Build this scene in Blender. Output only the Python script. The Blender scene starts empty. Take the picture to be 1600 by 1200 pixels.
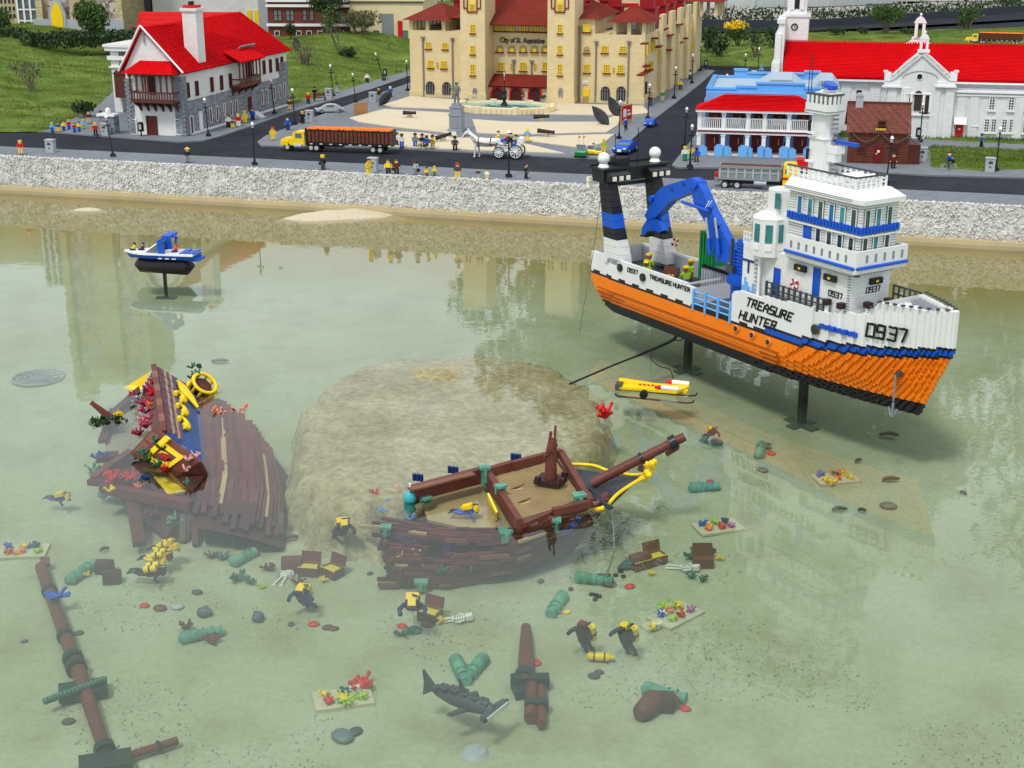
import bpy,math,random,mathutils
from mathutils import Vector,Matrix,noise
rnd=random.Random(7)
SC=bpy.context.scene
COL=SC.collection
R=math.radians
# camera, sky, sun
FPX=2200.0;PITCH=R(18.5);CAMZ=1.72;STREET=0.22
cam_d=bpy.data.cameras.new("camera");cam=bpy.data.objects.new("camera",cam_d);COL.objects.link(cam)
cam_d.sensor_width=36.0;cam_d.lens=36.0*FPX/1600.0;cam_d.clip_start=0.05;cam_d.clip_end=400
cam.location=(0,0,CAMZ);cam.rotation_euler=(R(90)-PITCH,0,0)
SC.camera=cam
world=bpy.data.worlds.new("World");SC.world=world;world.use_nodes=True
wn=world.node_tree.nodes;wl=world.node_tree.links
SUN_EL,SUN_AZ=R(58),R(-150)
sky=wn.new('ShaderNodeTexSky');sky.sky_type='NISHITA';sky.sun_disc=False
sky.sun_elevation=SUN_EL;sky.sun_rotation=SUN_AZ
cmix=wn.new('ShaderNodeMix');cmix.data_type='RGBA';cmix.inputs[0].default_value=0.86
cmix.inputs[7].default_value=(8.7,9.3,9.7,1)
wl.new(sky.outputs[0],cmix.inputs[6])
bg=wn['Background'];bg.inputs[1].default_value=0.095
wl.new(cmix.outputs[2],bg.inputs[0])
sun_d=bpy.data.lights.new("sun",'SUN');sun=bpy.data.objects.new("sun",sun_d);COL.objects.link(sun)
sun_d.energy=1.7;sun_d.angle=R(11);sun_d.color=(1,.97,.92)
sd=Vector((math.sin(SUN_AZ)*math.cos(SUN_EL),math.cos(SUN_AZ)*math.cos(SUN_EL),math.sin(SUN_EL)))
sun.rotation_euler=sd.to_track_quat('Z','Y').to_euler()
SC.view_settings.view_transform='Standard';SC.view_settings.look='None'
SC.view_settings.gamma=1;SC.view_settings.exposure=0.42;SC.view_settings.use_curve_mapping=False
try:
 SC.cycles.use_denoising=True
 SC.cycles.max_bounces=8;SC.cycles.transparent_max_bounces=12;SC.cycles.volume_bounces=1
 SC.cycles.caustics_reflective=False;SC.cycles.caustics_refractive=False
except Exception:pass
# where a seen point stands in the place
_c,_s=math.cos(PITCH),math.sin(PITCH)
def ray(px,py):
 a=(px-800)/FPX;b=(600-py)/FPX
 return(a,_c+b*_s,-_s+b*_c)
def P(px,py,z=STREET):
 r=ray(px,py);t=(z-CAMZ)/r[2]
 return Vector((r[0]*t,r[1]*t,z))
def PD(px,py,Y):
 r=ray(px,py);t=Y/r[1]
 return Vector((r[0]*t,Y,CAMZ+r[2]*t))
class Fr:
 """a local frame: origin o, turned by deg about z; F/Sd/T read a seen point on the planes y=, x=, z= of the frame"""
 def __init__(s,o,deg):s.o=Vector(o);s.deg=deg;a=R(deg);s.c=math.cos(a);s.s=math.sin(a)
 def w(s,x,y,z=0):return Vector((s.o[0]+x*s.c-y*s.s,s.o[1]+x*s.s+y*s.c,s.o[2]+z))
 def loc(s,p):
  dx=p[0]-s.o[0];dy=p[1]-s.o[1]
  return(dx*s.c+dy*s.s,-dx*s.s+dy*s.c,p[2]-s.o[2])
 def _pl(s,px,py,ax,v):
  r=ray(px,py);co=s.loc((0,0,CAMZ));rl=(r[0]*s.c+r[1]*s.s,-r[0]*s.s+r[1]*s.c,r[2])
  t=(v-co[ax])/rl[ax]
  return tuple(co[i]+rl[i]*t for i in range(3))
 def F(s,px,py,y=0):p=s._pl(px,py,1,y);return(p[0],p[2])
 def Sd(s,px,py,x=0):p=s._pl(px,py,0,x);return(p[1],p[2])
 def T(s,px,py,z=0):p=s._pl(px,py,2,z);return(p[0],p[1])
# materials
MATS={}
def M(name,rgb=None,rough=.4,var=.07,vs=9.0,bump=0.0,bs=120.0,spec=.3,brick=None,metal=0,mott=None,emit=None,alpha=None):
 """procedural plastic / stone / metal; brick=(length, course, mortar shade, brick spread); mott=(colour, scale, amount)"""
 if name in MATS:return MATS[name]
 m=bpy.data.materials.new(name);m.use_nodes=True;MATS[name]=m
 n=m.node_tree.nodes;l=m.node_tree.links;b=n['Principled BSDF']
 b.inputs['Roughness'].default_value=rough;b.inputs['Specular IOR Level'].default_value=spec
 b.inputs['Metallic'].default_value=metal
 tc=n.new('ShaderNodeTexCoord');geo=n.new('ShaderNodeNewGeometry')
 nz=n.new('ShaderNodeTexNoise');nz.inputs['Scale'].default_value=vs;nz.inputs['Detail'].default_value=6
 nz.inputs['Roughness'].default_value=.65
 l.new(geo.outputs['Position'],nz.inputs['Vector'])
 mr=n.new('ShaderNodeMapRange');mr.inputs[1].default_value=.25;mr.inputs[2].default_value=.75
 mr.inputs[3].default_value=1-var*1.4;mr.inputs[4].default_value=1+var
 l.new(nz.outputs['Fac'],mr.inputs[0])
 col=n.new('ShaderNodeMix');col.data_type='RGBA';col.blend_type='MULTIPLY';col.inputs[0].default_value=1
 src=None
 hgt=None
 if brick:
  L,H,ms,sp=brick
  sep=n.new('ShaderNodeSeparateXYZ');l.new(tc.outputs['Object'],sep.inputs[0])
  ad=n.new('ShaderNodeMath');ad.operation='ADD';l.new(sep.outputs[0],ad.inputs[0]);l.new(sep.outputs[1],ad.inputs[1])
  cb=n.new('ShaderNodeCombineXYZ');l.new(ad.outputs[0],cb.inputs[0]);l.new(sep.outputs[2],cb.inputs[1])
  bt=n.new('ShaderNodeTexBrick');l.new(cb.outputs[0],bt.inputs['Vector'])
  bt.inputs['Scale'].default_value=1;bt.inputs['Brick Width'].default_value=L;bt.inputs['Row Height'].default_value=H
  bt.inputs['Mortar Size'].default_value=H*.07;bt.inputs['Mortar Smooth'].default_value=.3;bt.inputs['Bias'].default_value=0
  bt.inputs['Color1'].default_value=tuple(min(1,c*(1+sp))for c in rgb)+(1,)
  bt.inputs['Color2'].default_value=tuple(c*(1-sp)for c in rgb)+(1,)
  bt.inputs['Mortar'].default_value=tuple(c*ms for c in rgb)+(1,)
  src=bt.outputs['Color'];hgt=bt.outputs['Fac']
 elif mott:
  c2,sc,amt=mott
  n2=n.new('ShaderNodeTexNoise');n2.inputs['Scale'].default_value=sc;n2.inputs['Detail'].default_value=8;n2.inputs['Roughness'].default_value=.7
  l.new(geo.outputs['Position'],n2.inputs['Vector'])
  r2=n.new('ShaderNodeMapRange');r2.inputs[1].default_value=.5-.12;r2.inputs[2].default_value=.5+.14
  r2.inputs[4].default_value=amt
  l.new(n2.outputs['Fac'],r2.inputs[0])
  mm=n.new('ShaderNodeMix');mm.data_type='RGBA';mm.inputs[6].default_value=tuple(rgb)+(1,);mm.inputs[7].default_value=tuple(c2)+(1,)
  l.new(r2.outputs[0],mm.inputs[0]);src=mm.outputs[2]
 if src:l.new(src,col.inputs[6])
 else:col.inputs[6].default_value=tuple(rgb)+(1,)
 l.new(mr.outputs[0],col.inputs[7]);l.new(col.outputs[2],b.inputs['Base Color'])
 if bump or hgt:
  bp=n.new('ShaderNodeBump')
  if hgt:
   bp.inputs['Strength'].default_value=.5;bp.inputs['Distance'].default_value=.0008;bp.invert=True
   l.new(hgt,bp.inputs['Height'])
  else:
   n3=n.new('ShaderNodeTexNoise');n3.inputs['Scale'].default_value=bs;n3.inputs['Detail'].default_value=5
   l.new(geo.outputs['Position'],n3.inputs['Vector'])
   bp.inputs['Strength'].default_value=.6;bp.inputs['Distance'].default_value=bump;l.new(n3.outputs['Fac'],bp.inputs['Height'])
  l.new(bp.outputs[0],b.inputs['Normal'])
 if emit:
  b.inputs['Emission Color'].default_value=tuple(rgb)+(1,);b.inputs['Emission Strength'].default_value=emit
 return m
PB=(.032,.0096,.72,.05)
white=M('white_brick',(.74,.74,.72),.35,brick=PB,var=.09,vs=5)
whitep=M('white_plastic',(.78,.78,.77),.3,var=.04)
cream=M('cream_brick',(.70,.56,.31),.45,brick=PB,var=.06)
creamp=M('cream_plastic',(.72,.60,.36),.45)
tan=M('tan_plastic',(.56,.44,.26),.5)
redroof=M('red_roof_tile',(.60,.003,.006),.7,spec=.03,var=.10,vs=5,brick=(.016,.008,.55,.06))
mred=M('mottled_red_roof',(.56,.003,.006),.7,spec=.03,var=.20,vs=30,brick=(.016,.008,.5,.10))
darkroof=M('dark_red_roof',(.19,.028,.018),.8,spec=.06,brick=(.016,.008,.6,.1),var=.12)
darkred=M('dark_red_plastic',(.14,.008,.012),.4)
brown=M('brown_plastic',(.10,.026,.017),.4,var=.14)
brownb=M('brown_brick',(.115,.030,.020),.45,brick=(.05,.0192,.5,.22),var=.12)
bluel=M('light_blue_plastic',(.14,.38,.74),.4,brick=PB,var=.06)
bluelp=M('light_blue_smooth',(.15,.40,.78),.35)
blue=M('blue_plastic',(.008,.085,.50),.35,var=.10)
dblue=M('dark_blue_plastic',(.010,.030,.13),.4)
black=M('black_plastic',(.012,.012,.014),.35,var=.12)
grey=M('grey_plastic',(.22,.24,.26),.45)
lgrey=M('light_grey_plastic',(.38,.40,.43),.45)
dgrey=M('dark_grey_plastic',(.055,.062,.07),.45)
stone=M('grey_stone_block',(.25,.27,.30),.6,brick=(.030,.0145,.35,.30),var=.2,vs=30)
yellow=M('yellow_plastic',(.85,.58,.01),.35)
dyellow=M('golden_window_plastic',(.78,.56,.04),.4)
orange=M('orange_plastic',(.84,.20,.006),.35,var=.08,vs=4)
oran=M('orange_fruit',(.90,.20,.02),.5)
green=M('green_plastic',(.01,.22,.06),.35)
lime=M('lime_plastic',(.32,.52,.03),.4)
sgreen=M('sand_green_plastic',(.10,.30,.21),.6,var=.35,vs=20)
red=M('red_plastic',(.56,.006,.008),.4,spec=.3)
skin=M('toy_skin',(.80,.55,.22),.4)
skind=M('toy_brown_skin',(.20,.085,.035),.4)
teal=M('teal_glass',(.02,.20,.22),.08,var=.5,vs=18,spec=.8)
dglass=M('dark_glass',(.012,.03,.035),.08,var=.5,spec=.8)
coral=M('coral_plastic',(.75,.25,.13),.5)
pink=M('pink_plastic',(.70,.35,.34),.5)
magenta=M('magenta_plastic',(.35,.02,.06),.45)
steel=M('steel_hoop',(.55,.56,.57),.35,metal=.7)
leafbrown=M('dead_leaf',(.045,.045,.05),.7,var=.3,vs=60)
lampglow=M('lamp_glass',(.95,.93,.85),.3)
# mesh builder and scene helpers
class MB:
 def __init__(s):s.v=[];s.f=[];s.m=[];s.sm=[]
 def add(s,vs,fs,m=0,smooth=False):
  o=len(s.v);s.v+=[tuple(v)for v in vs];s.f+=[tuple(i+o for i in f)for f in fs]
  s.m+=[m]*len(fs);s.sm+=[smooth]*len(fs);return s
 def box(s,x0,x1,y0,y1,z0,z1,m=0):
  v=[(x0,y0,z0),(x1,y0,z0),(x1,y1,z0),(x0,y1,z0),(x0,y0,z1),(x1,y0,z1),(x1,y1,z1),(x0,y1,z1)]
  return s.add(v,[(0,3,2,1),(4,5,6,7),(0,1,5,4),(1,2,6,5),(2,3,7,6),(3,0,4,7)],m)
 def obox(s,c,sz,rz=0,m=0,rx=0,ry=0):
  mt=Matrix.Translation(c)@Matrix.Rotation(rz,4,'Z')@Matrix.Rotation(ry,4,'Y')@Matrix.Rotation(rx,4,'X')
  t=MB().box(-sz[0]/2,sz[0]/2,-sz[1]/2,sz[1]/2,-sz[2]/2,sz[2]/2)
  return s.add([mt@Vector(v)for v in t.v],t.f,m)
 def prism(s,pts,ax,a0,a1,m=0,smooth=False):
  """polygon extruded along ax; pts are the two other coordinates in axis order"""
  def mk(p,a):
   return{0:(a,p[0],p[1]),1:(p[0],a,p[1]),2:(p[0],p[1],a)}[ax]
  n=len(pts);v=[mk(p,a0)for p in pts]+[mk(p,a1)for p in pts]
  s.add(v,[tuple(range(n))[::-1],tuple(range(n,2*n))],m)
  return s.add(v,[(i,(i+1)%n,n+(i+1)%n,n+i)for i in range(n)],m,smooth)
 def cyl(s,p0,p1,r0,r1=None,n=10,m=0,smooth=True,caps=True):
  if r1 is None:r1=r0
  p0=Vector(p0);p1=Vector(p1);d=(p1-p0)
  if d.length<1e-9:return s
  q=d.to_track_quat('Z','Y');v=[]
  for p,r in((p0,r0),(p1,r1)):
   for i in range(n):
    a=2*math.pi*i/n;v.append(p+q@Vector((math.cos(a)*r,math.sin(a)*r,0)))
  s.add(v,[(i,(i+1)%n,n+(i+1)%n,n+i)for i in range(n)],m,smooth)
  if caps:s.add(v,[tuple(range(n))[::-1],tuple(range(n,2*n))],m)
  return s
 def tube(s,pts,r,n=6,m=0):
  rs=r if isinstance(r,(list,tuple))else[r]*len(pts)
  pts=[Vector(p)for p in pts];v=[]
  for i,p in enumerate(pts):
   d=(pts[min(i+1,len(pts)-1)]-pts[max(i-1,0)])
   q=d.to_track_quat('Z','Y')
   for k in range(n):
    a=2*math.pi*k/n;v.append(p+q@Vector((math.cos(a)*rs[i],math.sin(a)*rs[i],0)))
  f=[]
  for i in range(len(pts)-1):
   for k in range(n):f.append((i*n+k,i*n+(k+1)%n,(i+1)*n+(k+1)%n,(i+1)*n+k))
  s.add(v,f,m,True)
  return s.add(v,[tuple(range(n))[::-1],tuple(range(len(v)-n,len(v)))],m)
 def ball(s,c,r,m=0,n=8,k=6,sc=(1,1,1)):
  v=[];f=[]
  for j in range(k+1):
   th=math.pi*j/k
   for i in range(n):
    a=2*math.pi*i/n
    v.append((c[0]+r*sc[0]*math.sin(th)*math.cos(a),c[1]+r*sc[1]*math.sin(th)*math.sin(a),c[2]+r*sc[2]*math.cos(th)))
  for j in range(k):
   for i in range(n):f.append((j*n+i,(j+1)*n+i,(j+1)*n+(i+1)%n,j*n+(i+1)%n))
  return s.add(v,f,m,True)
 def hip(s,x0,x1,y0,y1,z0,z1,rx0,rx1,ry,m=0):
  v=[(x0,y0,z0),(x1,y0,z0),(x1,y1,z0),(x0,y1,z0),(rx0,ry,z1),(rx1,ry,z1)]
  return s.add(v,[(0,1,5,4),(1,2,5),(2,3,4,5),(3,0,4),(0,3,2,1)],m)
 def slab(s,pts,t,m=0):
  pts=[Vector(p)for p in pts];nrm=Vector((0,0,0))
  for i in range(len(pts)):
   a=pts[i];b=pts[(i+1)%len(pts)];nrm+=a.cross(b)
  nrm.normalize()
  if nrm.z<0:pts=pts[::-1];nrm=-nrm
  n=len(pts);v=pts+[p-nrm*t for p in pts]
  s.add(v,[tuple(range(n)),tuple(range(n,2*n))[::-1]],m)
  return s.add(v,[(i,n+i,n+(i+1)%n,(i+1)%n)for i in range(n)],m)
 def torus(s,c,R0,r,axis='Z',n=16,k=6,m=0):
  q={'Z':Matrix.Identity(3),'Y':Matrix.Rotation(R(90),3,'X'),'X':Matrix.Rotation(R(90),3,'Y')}[axis]if isinstance(axis,str)else axis
  v=[];f=[]
  for i in range(n):
   a=2*math.pi*i/n
   for j in range(k):
    b=2*math.pi*j/k;rr=R0+r*math.cos(b)
    v.append(Vector(c)+q@Vector((rr*math.cos(a),rr*math.sin(a),r*math.sin(b))))
  for i in range(n):
   for j in range(k):f.append((i*k+j,((i+1)%n)*k+j,((i+1)%n)*k+(j+1)%k,i*k+(j+1)%k))
  return s.add(v,f,m,True)
 def move(s,mt):
  s.v=[tuple(mt@Vector(v))for v in s.v];return s
 def join(s,o,mt=None):
  return s.add([(mt@Vector(v))if mt else v for v in o.v],[],0)and s._jf(o)
 def _jf(s,o):
  k=len(s.v)-len(o.v);s.f+=[tuple(i+k for i in f)for f in o.f];s.m+=o.m;s.sm+=o.sm;return s
 def mesh(s,name,mats):
  me=bpy.data.meshes.new(name);me.from_pydata(s.v,[],s.f)
  for m in(mats if isinstance(mats,(list,tuple))else[mats]):me.materials.append(m)
  me.polygons.foreach_set('material_index',s.m);me.polygons.foreach_set('use_smooth',s.sm)
  me.update();return me
 def build(s,name,mats,parent=None,loc=None,rz=0,rot=None):
  o=bpy.data.objects.new(name,s.mesh(name,mats));COL.objects.link(o)
  if parent:o.parent=parent
  if loc is not None:o.location=loc
  if rot:o.rotation_euler=rot
  elif rz:o.rotation_euler=(0,0,rz)
  return o
def tag(o,label=None,cat=None,group=None,kind=None):
 if label:o['label']=label
 if cat:o['category']=cat
 if group:o['group']=group
 if kind:o['kind']=kind
 return o
def thing(name,label,cat,loc=(0,0,0),rz=0,group=None):
 o=bpy.data.objects.new(name,None);COL.objects.link(o);o.empty_display_size=.05
 o.location=loc;o.rotation_euler=(0,0,rz);return tag(o,label,cat,group)
def struct(name,mb,mats):return tag(mb.build(name,mats),kind='structure')
def shape(name,me,parent,loc=(0,0,0),rot=(0,0,0),sc=None):
 o=bpy.data.objects.new(name,me);COL.objects.link(o);o.parent=parent;o.location=loc;o.rotation_euler=rot
 if sc:o.scale=sc
 return o
KIDS={}
def kids(o):return[c for c in bpy.data.objects if c.parent==o]
def clone(root,loc,rz,label,group=None,sc=None,rot=None):
 if root.name not in KIDS:KIDS[root.name]=[(c,kids(c))for c in kids(root)]
 r=root.copy();COL.objects.link(r);r.location=loc;r.rotation_euler=rot or(0,0,rz);r['label']=label
 if group:r['group']=group
 if sc:r.scale=(sc,sc,sc)
 for c,gs in KIDS[root.name]:
  d=c.copy();COL.objects.link(d);d.parent=r
  for g in gs:e=g.copy();COL.objects.link(e);e.parent=d
 return r
def poly_in(p,poly):
 x,y=p;c=False;j=len(poly)-1
 for i in range(len(poly)):
  xi,yi=poly[i][0],poly[i][1];xj,yj=poly[j][0],poly[j][1]
  if(yi>y)!=(yj>y)and x<(xj-xi)*(y-yi)/(yj-yi)+xi:c=not c
  j=i
 return c
def poly_dist(p,poly):
 x,y=p;d=1e9
 for i in range(len(poly)):
  ax,ay=poly[i][0],poly[i][1];bx,by=poly[i-1][0],poly[i-1][1]
  L=(bx-ax)**2+(by-ay)**2;t=max(0,min(1,((x-ax)*(bx-ax)+(y-ay)*(by-ay))/max(L,1e-9)))
  d=min(d,math.hypot(x-ax-t*(bx-ax),y-ay-t*(by-ay)))
 return d
def sm(a,b,x):
 t=max(0,min(1,(x-a)/(b-a)));return t*t*(3-2*t)
# the setting: ground sheets
QL,QR=P(0,245),P(1600,325)
Q=Fr(QL,math.degrees(math.atan2(QR.y-QL.y,QR.x-QL.x)))
QLEN=(QR-QL).length
asphalt=M('asphalt',(.026,.028,.037),.95,spec=.03,var=.22,vs=40,mott=((.050,.052,.060),1.8,.6),bump=.002,bs=300)
pave=M('pavement_grey',(.19,.205,.23),.9,spec=.08,var=.12,vs=30,mott=((.14,.15,.165),2.5,.6),bump=.001,bs=200)
sandm=M('sandstone_paving',(.64,.55,.40),.9,spec=.08,var=.12,vs=6,mott=((.50,.42,.29),6,.9),bump=.005,bs=60)
grassm=M('lawn_grass',(.092,.145,.028),.95,spec=.03,var=.5,vs=3.2,mott=((.17,.20,.045),1.4,.6),bump=.012,bs=70)
def sheet(name,poly,z,m,t=None,kind='structure'):
 mb=MB()
 pts=[P(a,b,z)for a,b in poly]
 if t:mb.prism([(p.x,p.y)for p in pts],2,z-t,z)
 else:mb.add(pts,[tuple(range(len(pts)))])
 o=mb.build(name,m)
 if kind:o['kind']=kind
 return o
mb=MB();a=Q.w(-30,.04,0);b=Q.w(40,.04,0)
mb.add([(a.x,a.y,.214),(b.x,b.y,.214),(b.x+60,b.y+160,.214),(a.x-60,a.y+160,.214)],[(0,1,2,3)])
struct('road',mb,asphalt)
mb=MB();mb.box(-6,QLEN+6,.0,.36,-.03,.004)
o=mb.build('pavement',pave,loc=Q.w(0,0,0),rz=R(Q.deg));o['kind']='structure'
PAVES=[[(60,204),(160,212),(280,221),(318,219),(345,212),(400,194),(450,176),(520,156),(580,139),(641,118),(641,110),(580,127),(520,146),(452,165),(440,140),(180,140),(140,176),(75,196)],[(402,221),(408,227),(625,231),(800,241),(900,246),(940,247),(958,243),(972,234),(990,215),(1030,180),(1077,144),(1095,130),(1117,110),(1070,103),(660,100),(641,129),(600,143),(560,158),(510,176),(460,195),(415,212)],[(1050,257),(1087,210),(1097,170),(1122,130),(1185,113),(1400,113),(1900,116),(1900,284),(1600,277),(1450,273),(1320,265),(1200,262),(1100,261),(1058,261)],]
for p in PAVES:sheet('pavement',p,STREET+.004,pave,.02)
SANDS=[[(596,164),(641,150),(724,156),(724,171),(615,167)],[(546,184),(600,170),(705,176),(714,213),(690,206),(617,198),(560,190)],[(617,205),(660,207),(705,214),(780,217),(830,226),(882,239),(800,236),(617,229)],[(738,186),(800,190),(940,190),(975,172),(965,195),(948,206),(800,210),(745,207)],[(835,160),(1005,165),(1014,176),(975,180),(850,178)],[(800,216),(850,212),(960,209),(942,224),(905,230),(835,221)],]
for p in SANDS:sheet('sand_paving',p,STREET+.010,sandm,.007)
def lawn(name,poly,cell,rise,run,amp,nblades,blen=.02,zf=STREET-.012):
 pts=[P(a,b,STREET)for a,b in poly]
 x0=min(p.x for p in pts);x1=max(p.x for p in pts);y0=min(p.y for p in pts);y1=max(p.y for p in pts)
 nx=int((x1-x0)/cell)+1;ny=int((y1-y0)/cell)+1
 def h(x,y):
  d=poly_dist((x,y),pts);ins=poly_in((x,y),pts)
  if not ins:return zf-.01-d*.2
  return zf+.012+.010*min(1,d/.03)+rise*sm(0,run,d)+amp*noise.noise(Vector((x*.9,y*.9,3)))*sm(0,.6,d)+.006*noise.noise(Vector((x*9,y*9,0)))
 H={};mb=MB();idx={}
 for j in range(ny+1):
  for i in range(nx+1):
   x=x0+i*cell;y=y0+j*cell;z=h(x,y);H[i,j]=z
   idx[i,j]=len(mb.v);mb.v.append((x,y,z))
 for j in range(ny):
  for i in range(nx):
   if max(H[i,j],H[i+1,j],H[i,j+1],H[i+1,j+1])>zf-.02:
    mb.f.append((idx[i,j],idx[i+1,j],idx[i+1,j+1],idx[i,j+1]));mb.m.append(0);mb.sm.append(True)
 struct(name,mb,grassm)
 g=MB();k=0;tries=0
 while k<nblades and tries<nblades*6:
  tries+=1
  x=rnd.uniform(x0,x1);y=rnd.uniform(y0,y1)
  i=int((x-x0)/cell);j=int((y-y0)/cell)
  if H.get((i,j),-1)<zf+.008 or H.get((i+1,j+1),-1)<zf+.008:continue
  z=H[i,j];a=rnd.uniform(0,6.28);L=blen*rnd.uniform(.5,1.3);w=blen*.16
  dx,dy=math.cos(a)*w,math.sin(a)*w;lx,ly=rnd.uniform(-.5,.5)*L,rnd.uniform(-.5,.5)*L
  g.v+=[(x-dx,y-dy,z-.003),(x+dx,y+dy,z-.003),(x+lx,y+ly,z+L)]
  n=len(g.v);g.f.append((n-3,n-2,n-1));g.m.append(0);g.sm.append(False);k+=1
 tag(g.build('grass',M('grass_blade',(.12,.18,.035),.9,spec=.05,var=.5,vs=2.5)),kind='stuff')
 return h
hL=lawn('lawn',[(-500,206),(60,206),(75,205),(140,176),(180,140),(200,100),(300,60),(300,45),(-500,45)],.06,.20,2.2,.10,26000)
hM=lawn('lawn',[(300,150),(440,140),(452,165),(520,146),(580,127),(641,110),(700,90),(760,58),(200,56),(200,110)],.06,.16,1.8,.10,16000)
hR=lawn('lawn',[(1060,100),(1085,102),(1200,103),(1300,104),(1700,104),(2000,100),(2000,40),(1600,43),(1400,49),(1220,51),(1100,52),(1030,56)],.08,.08,2.0,.05,12000)
lawn('lawn',[(1448,229),(1600,236),(1750,240),(1750,270),(1600,266),(1530,269),(1450,263)],.03,.008,.2,.004,9000,.016)
lawn('lawn',[(1440,213),(1750,224),(1750,229),(1600,227),(1440,219)],.03,.005,.1,.004,3500,.016)
lawn('lawn',[(1308,186),(1330,186),(1330,216),(1310,216)],.03,.005,.1,.004,1500,.02)
lawn('lawn',[(-500,40),(1030,40),(1030,3),(-1200,3)],.5,.3,6,.2,2500,.08)
# pool: floor, water, rough white wall
def qd(x,y):
 return-Q.loc((x,y,0))[1]
mounds=[(P(128,328,0),.26,.10,.052),(P(550,336,0),.34,.15,.062),(P(478,342,0),.22,.10,.050)]
def floor_z(x,y):
 d=qd(x,y)
 z=-.028-.055*sm(.0,1.2,d)-.105*sm(1.2,5.0,d)
 for c,rx,ry,h in mounds:
  q=((x-c.x)/rx)**2+((y-c.y)/ry)**2
  if q<4:z+=h*math.exp(-q*1.3)*(1+.25*noise.noise(Vector((x*9,y*9,1))))
 return z+.004*noise.noise(Vector((x*2.2,y*2.2,0)))+.0015*noise.noise(Vector((x*14,y*14,5)))
def fl(px,py,up=0.0):
 z=-.15
 for _ in range(5):
  p=P(px,py,z);z=floor_z(p.x,p.y)
 p=P(px,py,z+up);return p
mb=MB();cell=.035;x0,x1,y0,y1=-5.2,4.8,2.0,10.2
nx=int((x1-x0)/cell);ny=int((y1-y0)/cell)
for j in range(ny+1):
 for i in range(nx+1):
  x=x0+i*cell;y=y0+j*cell;mb.v.append((x,y,floor_z(x,y)))
for j in range(ny):
 for i in range(nx):
  if qd(x0+i*cell,y0+j*cell)<-.3:continue
  a=j*(nx+1)+i;mb.f.append((a,a+1,a+nx+2,a+nx+1));mb.m.append(0);mb.sm.append(True)
def pool_material():
 m=bpy.data.materials.new('pool_floor_sand');m.use_nodes=True;n=m.node_tree.nodes;l=m.node_tree.links;b=n['Principled BSDF']
 b.inputs['Roughness'].default_value=.9;b.inputs['Specular IOR Level'].default_value=.1
 geo=n.new('ShaderNodeNewGeometry')
 def nz(s,d=8,r=.65):
  t=n.new('ShaderNodeTexNoise');t.inputs['Scale'].default_value=s;t.inputs['Detail'].default_value=d;t.inputs['Roughness'].default_value=r
  l.new(geo.outputs['Position'],t.inputs['Vector']);return t
 def mr(src,a,b_,c,d):
  t=n.new('ShaderNodeMapRange');l.new(src,t.inputs[0])
  for i,v in enumerate((a,b_,c,d)):t.inputs[i+1].default_value=v
  return t.outputs[0]
 def mx(f,a,b_,mode='MIX'):
  t=n.new('ShaderNodeMix');t.data_type='RGBA';t.blend_type=mode
  if isinstance(f,float):t.inputs[0].default_value=f
  else:l.new(f,t.inputs[0])
  for k,v in((6,a),(7,b_)):
   if isinstance(v,tuple):t.inputs[k].default_value=v+(1,)
   else:l.new(v,t.inputs[k])
  return t.outputs[2]
 dt=n.new('ShaderNodeVectorMath');dt.operation='DOT_PRODUCT';l.new(geo.outputs['Position'],dt.inputs[0])
 nrm=Vector((-Q.s,Q.c,0));dt.inputs[1].default_value=nrm
 k=nrm.dot(Q.o)
 d=n.new('ShaderNodeMath');d.operation='SUBTRACT';d.inputs[0].default_value=k;l.new(dt.outputs['Value'],d.inputs[1])
 base=mx(mr(nz(1.1).outputs['Fac'],.35,.65,0,1),(.40,.415,.295),(.32,.33,.20))
 base=mx(mr(nz(4.5).outputs['Fac'],.46,.70,0,.5),base,(.21,.205,.10))
 n1=nz(2.0,6)
 ad=n.new('ShaderNodeMath');ad.operation='MULTIPLY_ADD';l.new(n1.outputs['Fac'],ad.inputs[0]);ad.inputs[1].default_value=.7;l.new(d.outputs[0],ad.inputs[2])
 base=mx(mr(ad.outputs[0],1.0,2.0,1,0),base,(.30,.22,.065))
 sz=n.new('ShaderNodeSeparateXYZ');l.new(geo.outputs['Position'],sz.inputs[0])
 base=mx(mr(sz.outputs[2],-.020,.004,0,1),base,(.52,.45,.32))
 v=n.new('ShaderNodeTexVoronoi');v.inputs['Scale'].default_value=42;l.new(geo.outputs['Position'],v.inputs['Vector'])
 patch=mr(nz(1.6,3).outputs['Fac'],.50,.66,0,.75)
 fleck=mr(v.outputs['Distance'],.10,.17,1,0)
 mul=n.new('ShaderNodeMath');mul.operation='MULTIPLY';l.new(patch,mul.inputs[0]);l.new(fleck,mul.inputs[1])
 base=mx(mul.outputs[0],base,(.09,.10,.045))
 base=mx(1.0,base,mr(nz(60,3).outputs['Fac'],.3,.7,.88,1.08),'MULTIPLY')
 l.new(base,b.inputs['Base Color'])
 bp=n.new('ShaderNodeBump');bp.inputs['Strength'].default_value=.5;bp.inputs['Distance'].default_value=.003
 l.new(nz(110,4).outputs['Fac'],bp.inputs['Height']);l.new(bp.outputs[0],b.inputs['Normal'])
 return m
poolm=pool_material()
struct('pool_floor',mb,poolm)
mb=MB();mb.add([(-30,-6,-.42),(40,-6,-.42),(40,16,-.42),(-30,16,-.42)],[(0,1,2,3)])
mb.add([(-30,-6,-.21),(40,-6,-.21),(40,2.02,-.21),(-30,2.02,-.21)],[(0,1,2,3)])
mb.add([(4.75,2.02,-.21),(40,2.02,-.21),(40,10,-.08),(4.75,10,-.08)],[(0,1,2,3)])
mb.add([(-30,2.02,-.21),(-5.15,2.02,-.21),(-5.15,12,-.05),(-30,12,-.05)],[(0,1,2,3)])
struct('pool_basin',mb,poolm)
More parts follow.
